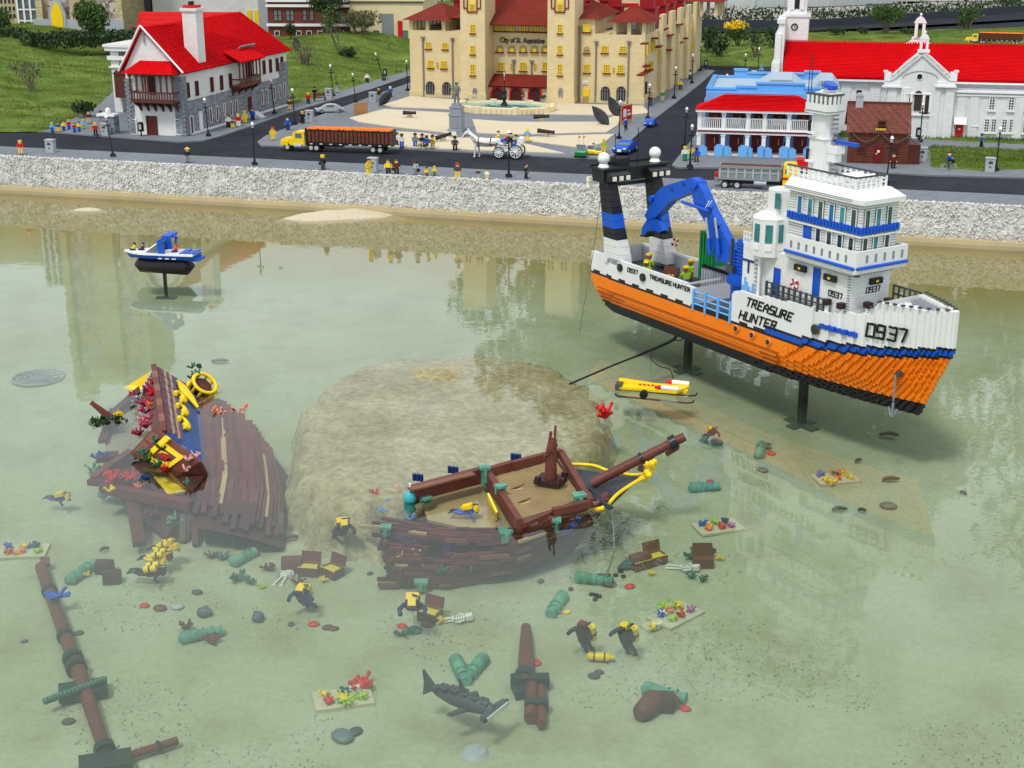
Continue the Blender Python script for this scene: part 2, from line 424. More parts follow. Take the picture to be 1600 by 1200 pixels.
def water_material():
 m=bpy.data.materials.new('murky_water');m.use_nodes=True;n=m.node_tree.nodes;l=m.node_tree.links
 n.remove(n['Principled BSDF']);out=n['Material Output']
 geo=n.new('ShaderNodeNewGeometry')
 tr=n.new('ShaderNodeBsdfTransparent');tr.inputs[0].default_value=(.97,1,.975,1)
 gl=n.new('ShaderNodeBsdfGlossy');gl.inputs['Roughness'].default_value=.012;gl.inputs[0].default_value=(1,1,1,1)
 fr=n.new('ShaderNodeFresnel');fr.inputs[0].default_value=1.34
 nz=n.new('ShaderNodeTexNoise');nz.inputs['Scale'].default_value=7;nz.inputs['Detail'].default_value=4;nz.inputs['Roughness'].default_value=.55
 l.new(geo.outputs['Position'],nz.inputs['Vector'])
 bp=n.new('ShaderNodeBump');bp.inputs['Strength'].default_value=.35;bp.inputs['Distance'].default_value=.0013
 l.new(nz.outputs['Fac'],bp.inputs['Height']);l.new(bp.outputs[0],gl.inputs['Normal'])
 mx=n.new('ShaderNodeMixShader');l.new(fr.outputs[0],mx.inputs[0]);l.new(tr.outputs[0],mx.inputs[1]);l.new(gl.outputs[0],mx.inputs[2])
 l.new(mx.outputs[0],out.inputs['Surface'])
 vs=n.new('ShaderNodeVolumeScatter');vs.inputs['Color'].default_value=(.77,.90,.80,1);vs.inputs['Density'].default_value=WATER_D
 vs.inputs['Anisotropy'].default_value=.2
 va=n.new('ShaderNodeVolumeAbsorption');va.inputs['Color'].default_value=(.50,1.0,.72,1);va.inputs['Density'].default_value=.42
 ad=n.new('ShaderNodeAddShader');l.new(vs.outputs[0],ad.inputs[0]);l.new(va.outputs[0],ad.inputs[1]);l.new(ad.outputs[0],out.inputs['Volume'])
 return m
WATER_D=.44
a=Q.w(-26,.02,0);b=Q.w(34,.02,0)
mb=MB().prism([(a.x,-5.9),(b.x,-5.9),(b.x,b.y),(a.x,a.y)],2,-.41,0)
struct('water',mb,water_material())
stonew=M('white_rock_render',(.62,.61,.57),.9,var=.35,vs=35,bump=.01,bs=120,mott=((.40,.39,.36),28,.6))
lipm=M('concrete_lip',(.44,.37,.22),.8,var=.18,vs=6,mott=((.36,.28,.13),3,.7),bump=.002,bs=90)
wall=thing('rock_wall','rough white stone chip retaining wall along the back of the pool','wall',Q.w(0,0,0),R(Q.deg))
mb=MB();N=620;x0=-2.4;L=QLEN+4.6;prof=[]
for i in range(N+1):
 x=x0+L*i/N
 for k in range(9):
  t=k/8.0
  if k<3:yy=.02-.035*(k/2);zz=.006
  else:yy=-.015-.035*sm(2/8,1,t);zz=.006-.185*(k-2)/6
  d=noise.noise(Vector((x*14,yy*14,zz*14)))*.013+noise.noise(Vector((x*45,yy*45,zz*45)))*.007
  if k==8:zz+=.012*noise.noise(Vector((x*5,0,3)))
  mb.v.append((x,yy-abs(d)*(1 if k>2 else .2),zz+(d*.8 if 0<k<8 else 0)))
for i in range(N):
 for k in range(8):
  a=i*9+k;mb.f.append((a,a+1,a+10,a+9));mb.m.append(0);mb.sm.append(False)
mb.build('wall_core',stonew,wall)
g=MB()
for _ in range(15000):
 x=rnd.uniform(x0,x0+L);t=rnd.random()
 if t<.16:y,z=rnd.uniform(-.02,.018),.010
 else:t2=(t-.16)/.84;z=.008-.19*t2;y=-.018-.04*t2
 s=rnd.uniform(.0035,.0085);c=Vector((x,y-rnd.uniform(0,.006),z));q=mathutils.Euler((rnd.random()*6,rnd.random()*6,rnd.random()*6)).to_matrix()
 vs=[c+q@Vector(v)for v in((s,0,0),(-s*.7,s*.9,0),(-s*.6,-s*.8,s*.2),(0,0,s*.9),(0,.1*s,-s*.7))]
 g.add(vs,[(0,1,3),(1,2,3),(2,0,3),(1,0,4),(2,1,4),(0,2,4)])
tag(g.build('stone_chip',M('white_stone_chip',(.76,.75,.72),.85,var=.35,vs=70,mott=((.50,.48,.42),2.6,.55)),wall),kind='stuff')
mb=MB();mb.prism([(-.052,-.168),(-.066,-.180),(-.074,-.20),(-.080,-.30),(.0,-.30),(.0,-.168)],0,x0,x0+L)
mb.build('concrete_lip',lipm,wall)
# building helpers
def win(parent,fr,px,py,w,h,plane,face='F',glass=dyellow,sill=None,frame=None,arch=False,bars=(1,2),depth=.008,name='window'):
 """a window centred where it is seen, on the local plane y=plane (face F) or x=plane (face S)"""
 u,z=(fr.F if face=='F' else fr.Sd)(px,py,plane)
 mb=MB()
 def bx(u0,u1,d0,d1,z0,z1,m):
  if face=='F':mb.box(u0,u1,plane-d1,plane-d0,z0,z1,m)
  else:mb.box(plane+d0,plane+d1,u0,u1,z0,z1,m)
 fw=min(.006,w*.14)
 bx(u-w/2,u-w/2+fw,-.004,depth,z-h/2,z+h/2,1);bx(u+w/2-fw,u+w/2,-.004,depth,z-h/2,z+h/2,1)
 bx(u-w/2+fw,u+w/2-fw,-.004,depth,z+h/2-fw,z+h/2,1);bx(u-w/2+fw,u+w/2-fw,-.004,depth,z-h/2,z-h/2+fw,1)
 for i in range(1,bars[0]+1):
  uu=u-w/2+w*i/(bars[0]+1);bx(uu-fw*.35,uu+fw*.35,.0,depth*.8,z-h/2+fw,z+h/2-fw,1)
 for i in range(1,bars[1]+1):
  zz=z-h/2+h*i/(bars[1]+1);bx(u-w/2+fw,u+w/2-fw,.0,depth*.6,zz-fw*.35,zz+fw*.35,1)
 if arch:
  pts=[(u+w/2*math.cos(R(a)),z+h/2+w/2*math.sin(R(a)))for a in range(0,181,20)]
  if face=='F':mb.prism(pts,1,plane-.003,plane+.002,0)
  else:mb.prism([(p[0],p[1])for p in pts],0,plane-.002,plane+.003,0)
 if sill is not None:bx(u-w/2-.006,u+w/2+.006,0,depth+.006,z-h/2-.010,z-h/2-.001,2)
 mb2=MB()
 if face=='F':mb2.box(u-w/2,u+w/2,plane-.0025,plane+.003,z-h/2,z+h/2)
 else:mb2.box(plane-.003,plane+.0025,u-w/2,u+w/2,z-h/2,z+h/2)
 o=mb.build(name,[glass,frame or glass,sill or glass],parent)
 mb2.build('pane',glass,o)
 return o
winglass=M('window_dark',(.03,.03,.035),.15,var=.3)
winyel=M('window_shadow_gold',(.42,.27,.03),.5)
greywin=M('grey_curtain',(.17,.17,.18),.5)
# hotel, the long cream building
HP=P(642,151);HQ=P(1005,164)
H=Fr(HP,math.degrees(math.atan2(HQ.y-HP.y,HQ.x-HP.x)))
hot=thing('cream_hotel','long cream hotel with two square towers and dark red roofs behind the plaza','building',HP,R(H.deg))
HW=(HQ-HP).length;HD=3.1
zt=H.F(700,48)[1]
def X(px,py=100,y=0):return H.F(px,py,y)[0]
def Z(px,py,y=0):return H.F(px,py,y)[1]
tx0,tx1=X(720,100,-.14),X(758,100,-.14);ux0,ux1=X(855,100,-.14),X(897,100,-.14)
mb=MB()
mb.box(0,tx0+.02,0,1.0,-.02,zt);mb.box(ux1-.02,HW,0,1.0,-.02,zt)
mb.box(tx0+.02,ux1-.02,.12,1.0,-.02,zt+.10)
mb.box(.0,HW,1.0,HD,-.02,zt)
for k in range(5):mb.box(HW,HW+.035,.62+k*.46,.80+k*.46,-.02,zt+.12)
mb.box(-.01,HW+.01,-.008,HD,-.02,.055)
wallo=mb.build('wall',cream,hot)
for(a,b,s)in((tx0,tx1,0),(ux0,ux1,1)):
 mb=MB().box(a,b,-.14,.16,-.02,1.35);mb.box(a-.008,b+.008,-.148,.17,-.02,.06)
 mb.box(a-.01,b+.01,-.15,.17,1.35,1.37)
 mb.build('tower',cream,hot)
zr=Z(800,37,.12)
mb=MB();mb.prism([(-.02,zr),(.62,zr+.30),(.64,zr+.28),(.10,zr-.015)],0,tx1-.02,ux0+.02)
mb.build('roof',darkroof,hot)
for px in(781,798,819,836,852):
 x=X(px,45,.12);mb=MB()
 for k in range(4):mb.box(x-.036+k*.019,x-.022+k*.019,.104,.12,Z(px,48.5,.12),Z(px,38.5,.12))
 mb.build('shutter',dyellow,hot)
mb=MB().box(tx1,ux0,.10,.121,Z(800,50.5,.12),Z(800,48.6,.12));mb.build('cornice',darkroof,hot)
pz=Z(800,134,-.02);pt=Z(800,116,.10)
mb=MB();mb.prism([(-.06,pz),(.12,pt),(.125,pt-.01),(-.05,pz-.012)],0,tx1-.01,ux0+.0);mb.build('porch_roof',darkroof,hot)
mb=MB();mb.box(tx1,ux0,-.03,.12,-.02,pz-.01);mb.build('porch',cream,hot)
for px in(778,807,836):
 x=X(px,145,-.03);zc=Z(px,146,-.03);mb=MB();r=.048
 ring=[]
 for a in range(0,181,15):ring.append((x+r*math.cos(R(a)),zc+r*math.sin(R(a))))
 mb.prism([(x+r,0)]+ring+[(x-r,0)],1,-.033,-.0285,0)
 for i in range(12):
  a0,a1=R(i*15),R(i*15+15);R1=r+.014
  mb.prism([(x+r*math.cos(a0),zc+r*math.sin(a0)),(x+R1*math.cos(a0),zc+R1*math.sin(a0)),(x+R1*math.cos(a1),zc+R1*math.sin(a1)),(x+r*math.cos(a1),zc+r*math.sin(a1))],1,-.042,-.03,1)
 mb.box(x-r-.014,x-r,-.042,-.03,0,zc,1);mb.box(x+r,x+r+.014,-.042,-.03,0,zc,1)
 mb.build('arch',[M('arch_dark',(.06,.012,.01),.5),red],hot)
for px in(781,799.5,817.5,835,852):
 x=X(px,76,.12);z0=Z(px,81,.12);r=.033;mb=MB()
 mb.prism([(x+r,z0)]+[(x+r*math.cos(R(a)),z0+.022+r*math.sin(R(a)))for a in range(0,181,20)]+[(x-r,z0)],1,.114,.122,0)
 mb.box(x-.012,x+.02,.108,.114,z0,z0+.03,1);mb.box(x-r-.006,x+r+.006,.100,.12,z0-.008,z0-.001,2)
 mb.build('loggia_window',[M('tan_recess',(.38,.28,.12),.6),dyellow,darkroof],hot)
for px,w in((783,.06),(817.5,.06),(852,.05),(799.5,.02),(836,.02)):
 win(hot,H,px,104,w,.068 if w>.03 else .05,.12,sill=darkroof if w>.03 else None,glass=winyel,frame=dyellow,bars=(1,2)if w>.03 else(0,1))
for px,py in((669.5,71),(695.5,72)):win(hot,H,px,py,.05,.052,0,sill=darkroof,glass=winyel,frame=dyellow)
for px,py in((673,100),(693.5,101)):win(hot,H,px,py,.054,.062,0,sill=darkroof,glass=winyel,frame=dyellow,bars=(2,2))
win(hot,H,683.5,102,.016,.045,0,glass=winyel,frame=dyellow,bars=(0,1))
for px,py in((945,77),(973.5,77.5)):win(hot,H,px,py,.056,.055,0,sill=darkroof,glass=winyel,frame=dyellow)
for px,py in((948,107.5),(970,108)):win(hot,H,px,py,.056,.066,0,sill=darkroof,glass=winyel,frame=dyellow,bars=(2,2))
win(hot,H,959,110,.012,.045,0,glass=winyel,frame=dyellow,bars=(0,1))
win(hot,H,917,107,.056,.066,0,sill=darkroof,glass=winyel,frame=dyellow,bars=(2,2))
win(hot,H,917,44,.06,.06,0,sill=darkroof,glass=dyellow,bars=(4,0))
win(hot,H,917,80,.05,.028,0,sill=darkroof,glass=M('tan_recess',(.38,.28,.12)),arch=True,bars=(0,0))
for px in(738,875):
 for py,hh in((45,.07),(78,.07),(109,.09)):
  win(hot,H,px if px>800 else px+.7,py,.042,hh,-.14,sill=darkroof,glass=winyel,frame=dyellow,bars=(1,2))
 win(hot,H,px+(1 if px>800 else 4),147,.036,.07,-.14,glass=M('grey_stone_fill',(.25,.25,.25)),bars=(0,0),arch=True,name='niche')
 x=X(px,12,-.14);z=Z(px,12,-.14);mb=MB()
 for(a,b,c,d)in((-.045,-.038,-.03,.2),(.038,.045,-.03,.2),(-.075,-.068,.0,.2),(.068,.075,.0,.2),(-.075,-.045,-.008,.0),(.045,.075,-.008,.0),(-.045,.045,-.04,-.03)):
  mb.box(x+a,x+b,-.15,-.14,z+c,z+d,0)
 mb.prism([(x+.026,z-.03)]+[(x+.026*math.cos(R(t)),z+.03+.026*math.sin(R(t)))for t in range(0,181,20)]+[(x-.026,z-.03)],1,-.146,-.139,1)
 for k in range(4):mb.box(x-.02,x+.02,-.149,-.146,z-.024+k*.014,z-.017+k*.014,2)
 mb.build('tower_window',[darkroof,dyellow,winyel],hot)
for px,py in((672.5,140),(698,141),(946,148),(970.5,148)):
 x,zc=H.F(px,py-6,0);mb=MB();r=.037
 mb.prism([(x+r,.03)]+[(x+r*math.cos(R(a)),zc+r*math.sin(R(a)))for a in range(0,181,20)]+[(x-r,.03)],1,-.0125,.004,0)
 for k in(-1,0,1):mb.box(x+k*.022-.004,x+k*.022+.004,-.016,-.0125,.03,zc+.02,1)
 mb.box(x-r,x+r,-.0165,-.0125,zc-.004,zc+.002,0)
 mb.build('arched_window',[M('window_dark',(.03,.03,.035)),greywin],hot)
x,z=H.F(916,150,0);mb=MB().box(x-.026,x+.026,-.008,.002,.0,z+.06);mb.box(x+.012,x+.018,-.012,-.008,z,z+.01)
mb.build('door',yellow,hot)
x,z=H.F(914.5,129,0)
mb=MB().box(x-.024,x+.024,-.01,.0,z-.012,z+.012);mb.box(x-.014,x-.002,-.0115,-.01,z-.004,z+.004,1);mb.box(x+.002,x+.016,-.0115,-.01,z-.004,z+.003,1);mb.build('wall_sign',[whitep,grey],hot)
for px,a,yv in((661,57,0),(707,59,0),(803,93,.12),(831,94,.12),(932,64,0),(983,64,0),(907,40,-.005)):
 x,z=H.F(px,a,yv);mb=MB().box(x-.006,x+.006,yv-.012,yv,.0,z-.018);mb.prism([(x-.006,z-.02),(x+.006,z-.02),(x+.018,z),(x-.018,z)],1,yv-.022,yv)
 mb.build('drainpipe',M('drainpipe',(.20,.17,.15),.5),hot)
for px,py,w in((1009,68,.12),(1025,60,.08),(1012,103,.14),(1040,45,.16),(1047,78,.1),(1064,38,.14),(1064,66,.1),(1030,73,.18),(1048,55,.18),(1072,60,.12),(1010,113,.5)):
 y,z=H.Sd(px,py,HW+.036);mb=MB().box(HW+.002,HW+.052,y-w/2,y+w/2,z-.005,z+.005);mb.build('ledge',darkroof,hot)
for px,py in((1010,77),(1019,71),(1010,106),(1016,104),(1029,85),(1046,88),(1061,85),(1075,48),(1079,46),(1074,78),(1079,73)):
 win(hot,H,px,py,.06,.09,HW+.001,face='S',glass=winyel,frame=dyellow,bars=(1,1),depth=.02)
for px,py in((1009,137),(1033,126),(1057,118),(1071,110)):
 win(hot,H,px,py,.05,.10,HW+.001,face='S',glass=M('window_dark',(.03,.03,.035)),frame=brown,bars=(0,0))
def pavilion(x0,x1,y0,y1,z0,h,rh,over=.05):
 mb=MB()
 n=3
 for i in range(n):
  xx=x0+(x1-x0-.03)*i/(n-1)
  for yy in(y0,y1-.03):mb.box(xx,xx+.03,yy,yy+.03,z0,z0+h)
 m2=max(3,int((y1-y0)/.09))
 for k in range(m2):
  yy=y0+(y1-y0-.03)*k/(m2-1)
  for xx in(x0,x1-.03):mb.box(xx+.001,xx+.031,yy+.001,yy+.031,z0,z0+h)
 mb.build('gallery_post',cream,hot)['kind']='stuff'
 MB().hip(x0-over,x1+over,y0-over,y1+over,z0+h,z0+h+rh,(x0+x1)/2-.01,(x0+x1)/2+.01,(y0+y1)/2).build('roof',darkroof,hot)
zg=Z(660,31);pavilion(0,.32,0,.75,zt,zg-zt,.12)
pavilion(HW-.27,HW,0,.42,zt,Z(1000,35)-zt,.12)
pavilion(HW-.10,HW+.22,HD-.5,HD,zt-.02,.14,.12)
mb=MB().box(ux1+.0,X(928,50),.03,.9,zt,zt+.12);mb.build('attic',cream,hot)
MB().hip(ux1-.02,X(935,50),.0,.95,zt+.12,zt+.24,ux1,ux1+.02,.48).build('roof',darkroof,hot)
MB().hip(X(700,50),tx0+.02,.05,.9,zt+.10,zt+.2,tx0-.03,tx0,.5).build('roof',darkroof,hot)
MB().box(.02,HW-.02,.45,HD-.02,zt-.004,zt+.006).build('flat_roof',dgrey,hot)
for x,y,w,d,h in((.10,.9,.12,.1,.24),(.30,1.25,.14,.12,.26),(.52,.95,.12,.12,.26),(.85,1.05,.16,.12,.22),(1.05,1.4,.2,.12,.22),(1.15,.95,.16,.12,.20),(1.38,1.2,.14,.12,.24),(1.50,.9,.14,.14,.2),(HW-.22,.75,.16,.14,.20),(HW-.18,1.15,.14,.14,.20),(HW-.17,1.55,.13,.13,.2),(HW-.15,1.95,.13,.13,.2),(HW-.35,2.2,.13,.13,.18)):
 mb=MB().box(x,x+w,y,y+d,zt,zt+h*.8);mb.box(x-.015,x+w+.015,y-.015,y+d+.015,zt+h*.8,zt+h*.88)
 mb.box(x+.02,x+w-.02,y+.02,y+d-.02,zt+h*.88,zt+h*1.3);mb.box(x-.02,x+w*.5,y-.05,y-.001,zt+h*.45,zt+h*.5,1)
 mb.build('roof_turret',[M('crimson_brick',(.30,.008,.012),.4,brick=PB),lgrey],hot)
mb=MB().box(.6,1.6,2.0,2.2,zt,zt+.18);mb.box(.62,1.58,1.99,2.0,zt+.1,zt+.13,1);mb.build('rear_range',[cream,red],hot)
fc=bpy.data.curves.new('lettering','FONT');fc.body='City of St. Augustine';fc.size=.062;fc.extrude=.003;fc.offset=.0012;fc.shear=.12
fo=bpy.data.objects.new('tmp',fc);COL.objects.link(fo);bpy.context.view_layer.update()
me=bpy.data.meshes.new_from_object(fo.evaluated_get(bpy.context.evaluated_depsgraph_get()));bpy.data.objects.remove(fo)
x,z=H.F(781,66,.12);x2=X(851,66,.12);wdt=max(v.co.x for v in me.vertices)
for v in me.vertices:v.co=(x+v.co.x*(x2-x)/wdt,.115-v.co.z,z+v.co.y)
me.materials.clear();me.materials.append(black);shape('lettering',me,hot)
# white house with red roof on the left
A=P(291,214);B=P(451,165)
W=Fr(A,math.degrees(math.atan2(B.y-A.y,B.x-A.x))-90)
hs=thing('white_house','white house with a steep red roof, grey stone corners and brown balconies','building',A,R(W.deg))
WL=(B-A).length;GW=.44
ze=W.Sd(283,111,0)[1]
gz=.62+ze*0
pk=W.F(223,44,0)
mx_=pk[0]
mb=MB();mb.prism([(-GW,0),(0,0),(0,ze),(mx_,pk[1]),(-GW,ze)],1,0,.10)
mb.box(-GW,0,.10,WL,0,ze)
mb.build('wall',white,hs)
print('house',WL,ze,pk,'ridge',W.Sd(375,18,-GW/2),W.Sd(222,17,-GW/2))
rz_=pk[1]+.06
def gslab(mb,pts,m=0):mb.slab(pts,.012,m)
rx=-GW*.55;D2=-GW-.42
zr2=W.Sd(375,18,rx)[1];yr1=W.Sd(375,18,rx)[0]
mb=MB()
v=[(.035,-.03,ze-.01),(.035,WL+.03,ze-.01),(rx,yr1,zr2),(rx,.50,zr2)]
gslab(mb,[(.035,-.03,ze-.012),(.035,WL+.03,ze-.012),(rx,yr1,zr2),(rx,.36,zr2-.012),(mx_,-.03,pk[1]+.012)])
gslab(mb,[(.035,WL+.03,ze-.012),(rx*2-.03,WL+.03,ze-.012),(rx,yr1,zr2)])
gslab(mb,[(-GW-.035,-.03,ze-.012),(mx_,-.03,pk[1]+.012),(rx,.36,zr2-.012),(rx-.22,.75,ze+.12)])
gslab(mb,[(rx,.36,zr2-.012),(rx,yr1,zr2),(rx*2-.06,WL+.03,ze),(rx-.30,.6,ze)])
roof=mb.build('roof',mred,hs)
mb=MB()
for a,b in(((.03,-.036,ze-.01),(mx_,-.036,pk[1]+.02)),((-GW-.03,-.036,ze-.01),(mx_,-.036,pk[1]+.02))):
 mb.tube([a,b],.008,4)
mb.build('barge_board',whitep,hs)
yb_=.5
for _ in range(60):yb_+=(W.F(218,17,yb_)[1]-zr2)*.8
print('cross ridge y',yb_)
cxr=W.F(218,17,yb_)[0];dd=W.F(203,85,.40)
mb=MB();mb.slab([(mx_,.0,pk[1]-.015),(rx,yr1,zr2-.004),(cxr,yb_,zr2-.004)],.012);mb.slab([(mx_,.0,pk[1]-.015),(cxr,yb_,zr2-.004),(dd[0],.40,dd[1])],.012)
mb.build('rear_roof',mred,roof)
cx,cz=W.Sd(312,100,-.03);mb=MB()
ct=W.Sd(297,17,-.06)
mb.box(-.11,-.005,cx-.06,cx+.05,cz,ct[1]);mb.box(-.122,.007,cx-.072,cx+.062,ct[1],ct[1]+.02,0)
mb.box(-.105,-.012,cx-.055,cx+.045,ct[1]+.02,ct[1]+.04,1)
for k in range(2):mb.cyl((-.06,cx-.03+k*.04,ct[1]+.04),(-.06,cx-.03+k*.04,ct[1]+.065),.012,m=2)
mb.build('chimney',[white,red,black],roof)
mb=MB().prism([(0,.52),(.035,.50),(.035,.56),(0,.585)],1,W.Sd(397,100,0)[0]-.18,W.Sd(397,100,0)[0]+.16)
sk=W.Sd(378,76,-.05);MB().obox((-.02,sk[0],sk[1]+.01),(.06,.26,.008),ry=R(-42)).build('skylight',grey,roof)
sy=lambda px,py:W.Sd(px,py,0)
mb=MB()
mb.box(-.002,.006,0,WL,0,sy(292,158)[1]);mb.box(-.07,.006,-.006,.05,0,W.F(283,120,0)[1]);mb.box(-GW-.006,-GW+.05,-.006,.05,0,W.F(283,125,0)[1])
mb.box(-GW-.006,-GW+.0,.05,.6,0,.4)
mb.box(-.002,.0065,WL-.16,WL+.006,0,ze-.1)
mb.build('stone_base',stone,hs)
st_me=MB().box(-.016,.016,-.0035,.0035,-.0065,.0065).mesh('stone',stone)
for k in range(26):
 z=.02+k*.0155
 for(xx,yy,rr)in((-.028 if k%2 else-.012,-.008,0),(.0085,.022 if k%2 else .010,R(90)),(-GW+.02-(k%2)*.012,-.008,0)):
  if z<ze-.08:shape('stone',st_me,hs,(xx,yy,z),(0,0,rr))
wbrown=M('brown_shutter',(.10,.02,.018),.45)
mb=MB().box(-.001,.0085,sy(298,200)[0],WL,0,.02);mb.build('plinth',whitep,hs)
for px,py in((293,141),(307,138),(330.5,132),(345.5,129),(359.5,126),(412,105),(422,103),(432.5,101),(440,99)):
 win(hs,W,px,py,.042,.105,0,face='S',glass=wbrown,frame=wbrown,bars=(1,0))
for px,py in((329,180),(339,177),(360.5,170),(369,167),(409,152),(416.5,150),(428,146),(437,143),(444,140)):
 win(hs,W,px,py,.040,.11,.0065,face='S',glass=wbrown,frame=whitep,bars=(0,0),depth=.0045)
win(hs,W,313,188,.05,.13,.0065,face='S',glass=whitep,bars=(0,0));win(hs,W,350,171,.03,.09,.0065,face='S',glass=wbrown,frame=whitep,bars=(0,0))
win(hs,W,299,195,.05,.13,.0065,face='S',glass=wbrown,frame=whitep,bars=(0,0),name='door')
win(hs,W,390,163,.05,.12,.0065,face='S',glass=wbrown,frame=wbrown,bars=(0,0),name='door')
win(hs,W,238,196,.085,.135,0,glass=wbrown,frame=brown,bars=(0,0),name='door')
for px in(209,279):win(hs,W,px,198,.055,.11,-.001,glass=whitep,bars=(0,0),arch=True,name='blind_arch')
win(hs,W,226,62,.022,.055,0,glass=greywin,frame=whitep,bars=(0,0),arch=True)
def balcony(fr,face,u0,u1,z0,z1,d,ztop,posts,roofm,brk):
 """wooden balcony: floor box, balustrade, posts, beam, brackets, little roof"""
 def bb(mb,a,b,c,e,z_0,z_1,m=0):
  if face=='F':mb.box(a,b,-e,-c,z_0,z_1,m)
  else:mb.box(c,e,a,b,z_0,z_1,m)
 mb=MB();bb(mb,u0,u1,0,d,z0-.014,z0);bb(mb,u0,u1,d-.008,d,z1-.010,z1);bb(mb,u0,u1,d-.006,d-.002,z0,z0+.012)
 n=int((u1-u0)/.022)
 for i in range(n+1):
  uu=u0+.004+(u1-u0-.012)*i/n;bb(mb,uu,uu+.008,d-.008,d-.003,z0,z1)
 bb(mb,u0,u0+.006,0,d,z1-.010,z1);bb(mb,u1-.006,u1,0,d,z1-.01,z1)
 mb.build('balcony',brown,hs)
 mb=MB()
 for t in posts:
  uu=u0+(u1-u0)*t;bb(mb,uu-.005,uu+.005,d-.010,d-.001,z1,ztop);bb(mb,uu-.012,uu+.012,d-.011,d,ztop-.014,ztop)
 bb(mb,u0-.01,u1+.01,0,d+.004,ztop,ztop+.012);mb.build('balcony_post',brown,hs)
 for i in range(brk):
  mb=MB()
  uu=u0+.02+(u1-u0-.04)*i/(brk-1);pts=[(0,z0-.014),(d*.95,z0-.014),(d*.6,z0-.04),(d*.3,z0-.05),(0,z0-.085)]
  if face=='F':mb.prism([(-p[0],p[1])for p in pts],0,uu-.007,uu+.007)
  else:mb.prism(pts,1,uu-.007,uu+.007)
  mb.build('bracket',brown,hs)
b0=W.F(201,118,-.1);b1=W.F(268,118,-.1)
zb0=W.F(235,158,-.1)[1];zb1=W.F(235,144,-.1)[1];zbt=W.F(235,118,-.1)[1]
balcony(W,'F',b0[0],b1[0],zb0,zb1,.10,zbt,(0.01,.16,.30,.36,.42,.72,.86,.99),mred,6)
MB().hip(b0[0]-.04,b1[0]+.02,-.13,.02,zbt+.012,zbt+.09,b0[0]+.04,b1[0]-.05,-.0).build('balcony_roof',mred,hs)
win(hs,W,238,133,.05,.13,0,glass=wbrown,bars=(1,0),name='balcony_door')
y0_=W.Sd(374,118,.08)[0];y1_=W.Sd(407,110,.08)[0];q0=W.Sd(390,131,.08)[1];q1=W.Sd(390,120,.08)[1];q2=W.Sd(390,95,.08)[1]
balcony(W,'S',y0_,y1_,q0,q1,.085,q2,(.02,.2,.36,.5,.66,.82,.98),mred,4)
mb=MB();mb.slab([(.115,y0_-.03,q2+.012),(.115,y1_+.03,q2+.012),(-.02,y1_+.03,q2+.085),(-.02,y0_-.03,q2+.085)],.01);mb.build('balcony_roof',mred,hs)
win(hs,W,388,109,.10,.13,0,face='S',glass=wbrown,bars=(1,0),name='balcony_door')
for k in range(4):
 MB().box(.0,.12-k*.02,y0_+.26-.0,y0_+.34,k*.012,(k+1)*.012-.001).build('step',whitep,hs)
# white portico behind the house
pp=P(189,176)
F2=Fr(pp,W.deg);por=thing('white_portico','white classical gatehouse standing left of the white house, with a flat cornice','building',pp,R(W.deg))
zc_=F2.F(175,75)[1]
mb=MB().box(-.05,.02,0,.5,0,zc_-.02);mb.box(.02,.4,.10,.5,0,zc_-.02)
mb.build('wall',white,por)
mb=MB().box(-.08,.42,-.03,.53,zc_-.02,zc_+.01);mb.box(-.07,.42,-.02,.52,zc_-.09,zc_-.06);mb.box(-.065,.41,-.015,.51,zc_-.15,zc_-.14);mb.box(-.09,.43,-.04,.54,zc_+.01,zc_+.03)
mb.build('cornice',whitep,por)
mb=MB().box(-.0,.10,-.06,-.005,zc_*.25,zc_*.62);mb.prism([(-.01,zc_*.62),(.11,zc_*.62),(.05,zc_*.70)],1,-.07,-.004);mb.build('doorway',brown,por)
mb=MB()
mb.box(-.06,.06,-.14,-.07,0,.13,0);mb.box(-.07,.07,-.15,-.06,.13,.145,1);mb.ball((0,-.105,.165),.022,1)
o=mb.build('gate_pillar',[stone,whitep],loc=P(184,206),rz=R(W.deg));tag(o,'grey stone gate pillar with a white ball cap beside the white house','pillar')
# church
C0=P(1347,213.5)
C=Fr(C0,-12.5)
ch=thing('white_church','long white church with a bright red roof, a clock tower and a stepped gable','building',C0,R(C.deg))
gx0,gx1=C.F(1385,150)[0],C.F(1490,150)[0];gz1=C.F(1445,85)[1]
cx1=C.F(1760,160)[0];cx0=C.F(1210,160)[0]-.02
eL=C.F(1300,122,.0)[1];eR=C.F(1550,125,.0)[1]
ridge=C.F(1450,65,.55)[1]
gcx=(gx0+gx1)/2;gxm=C.F(1441,85)[0]
mb=MB();mb.box(cx0,gx0+.01,.14,1.1,0,eL);mb.box(gx1-.01,cx1,.14,1.1,0,eR)
zg1=C.F(1440,146)[1]
mb.box(gx1-.01,cx1,.02,.14,0,C.F(1550,146,.02)[1])
mb.prism([(gx0,0),(gx1,0),(gx1,C.F(1480,128)[1]),(gxm,gz1),(gx0,C.F(1387,128)[1])],1,-.02,.3)
mb.build('wall',white,ch)
ey=.105;zE=C.F(1300,120,ey)[1];ry_=.55;zR=C.F(1300,66,ry_)[1]
rl=C.F(1222,119,ey)[0];rr_=C.F(1222,65,ry_)[0]
mb=MB();mb.slab([(rl,ey,zE),(cx1+.1,ey,zE),(cx1+.1,ry_,zR),(rl,ry_,zR)],.015);mb.slab([(rl,1.0,zE),(cx1+.1,1.0,zE),(cx1+.1,ry_,zR),(rl,ry_,zR)],.015)
mb.prism([(gx0+.02,C.F(1387,128)[1]),(gx1-.02,C.F(1387,128)[1]),(gxm,gz1)],1,.0,1.05)
roof=mb.build('roof',redroof,ch)
n=130;mb=MB()
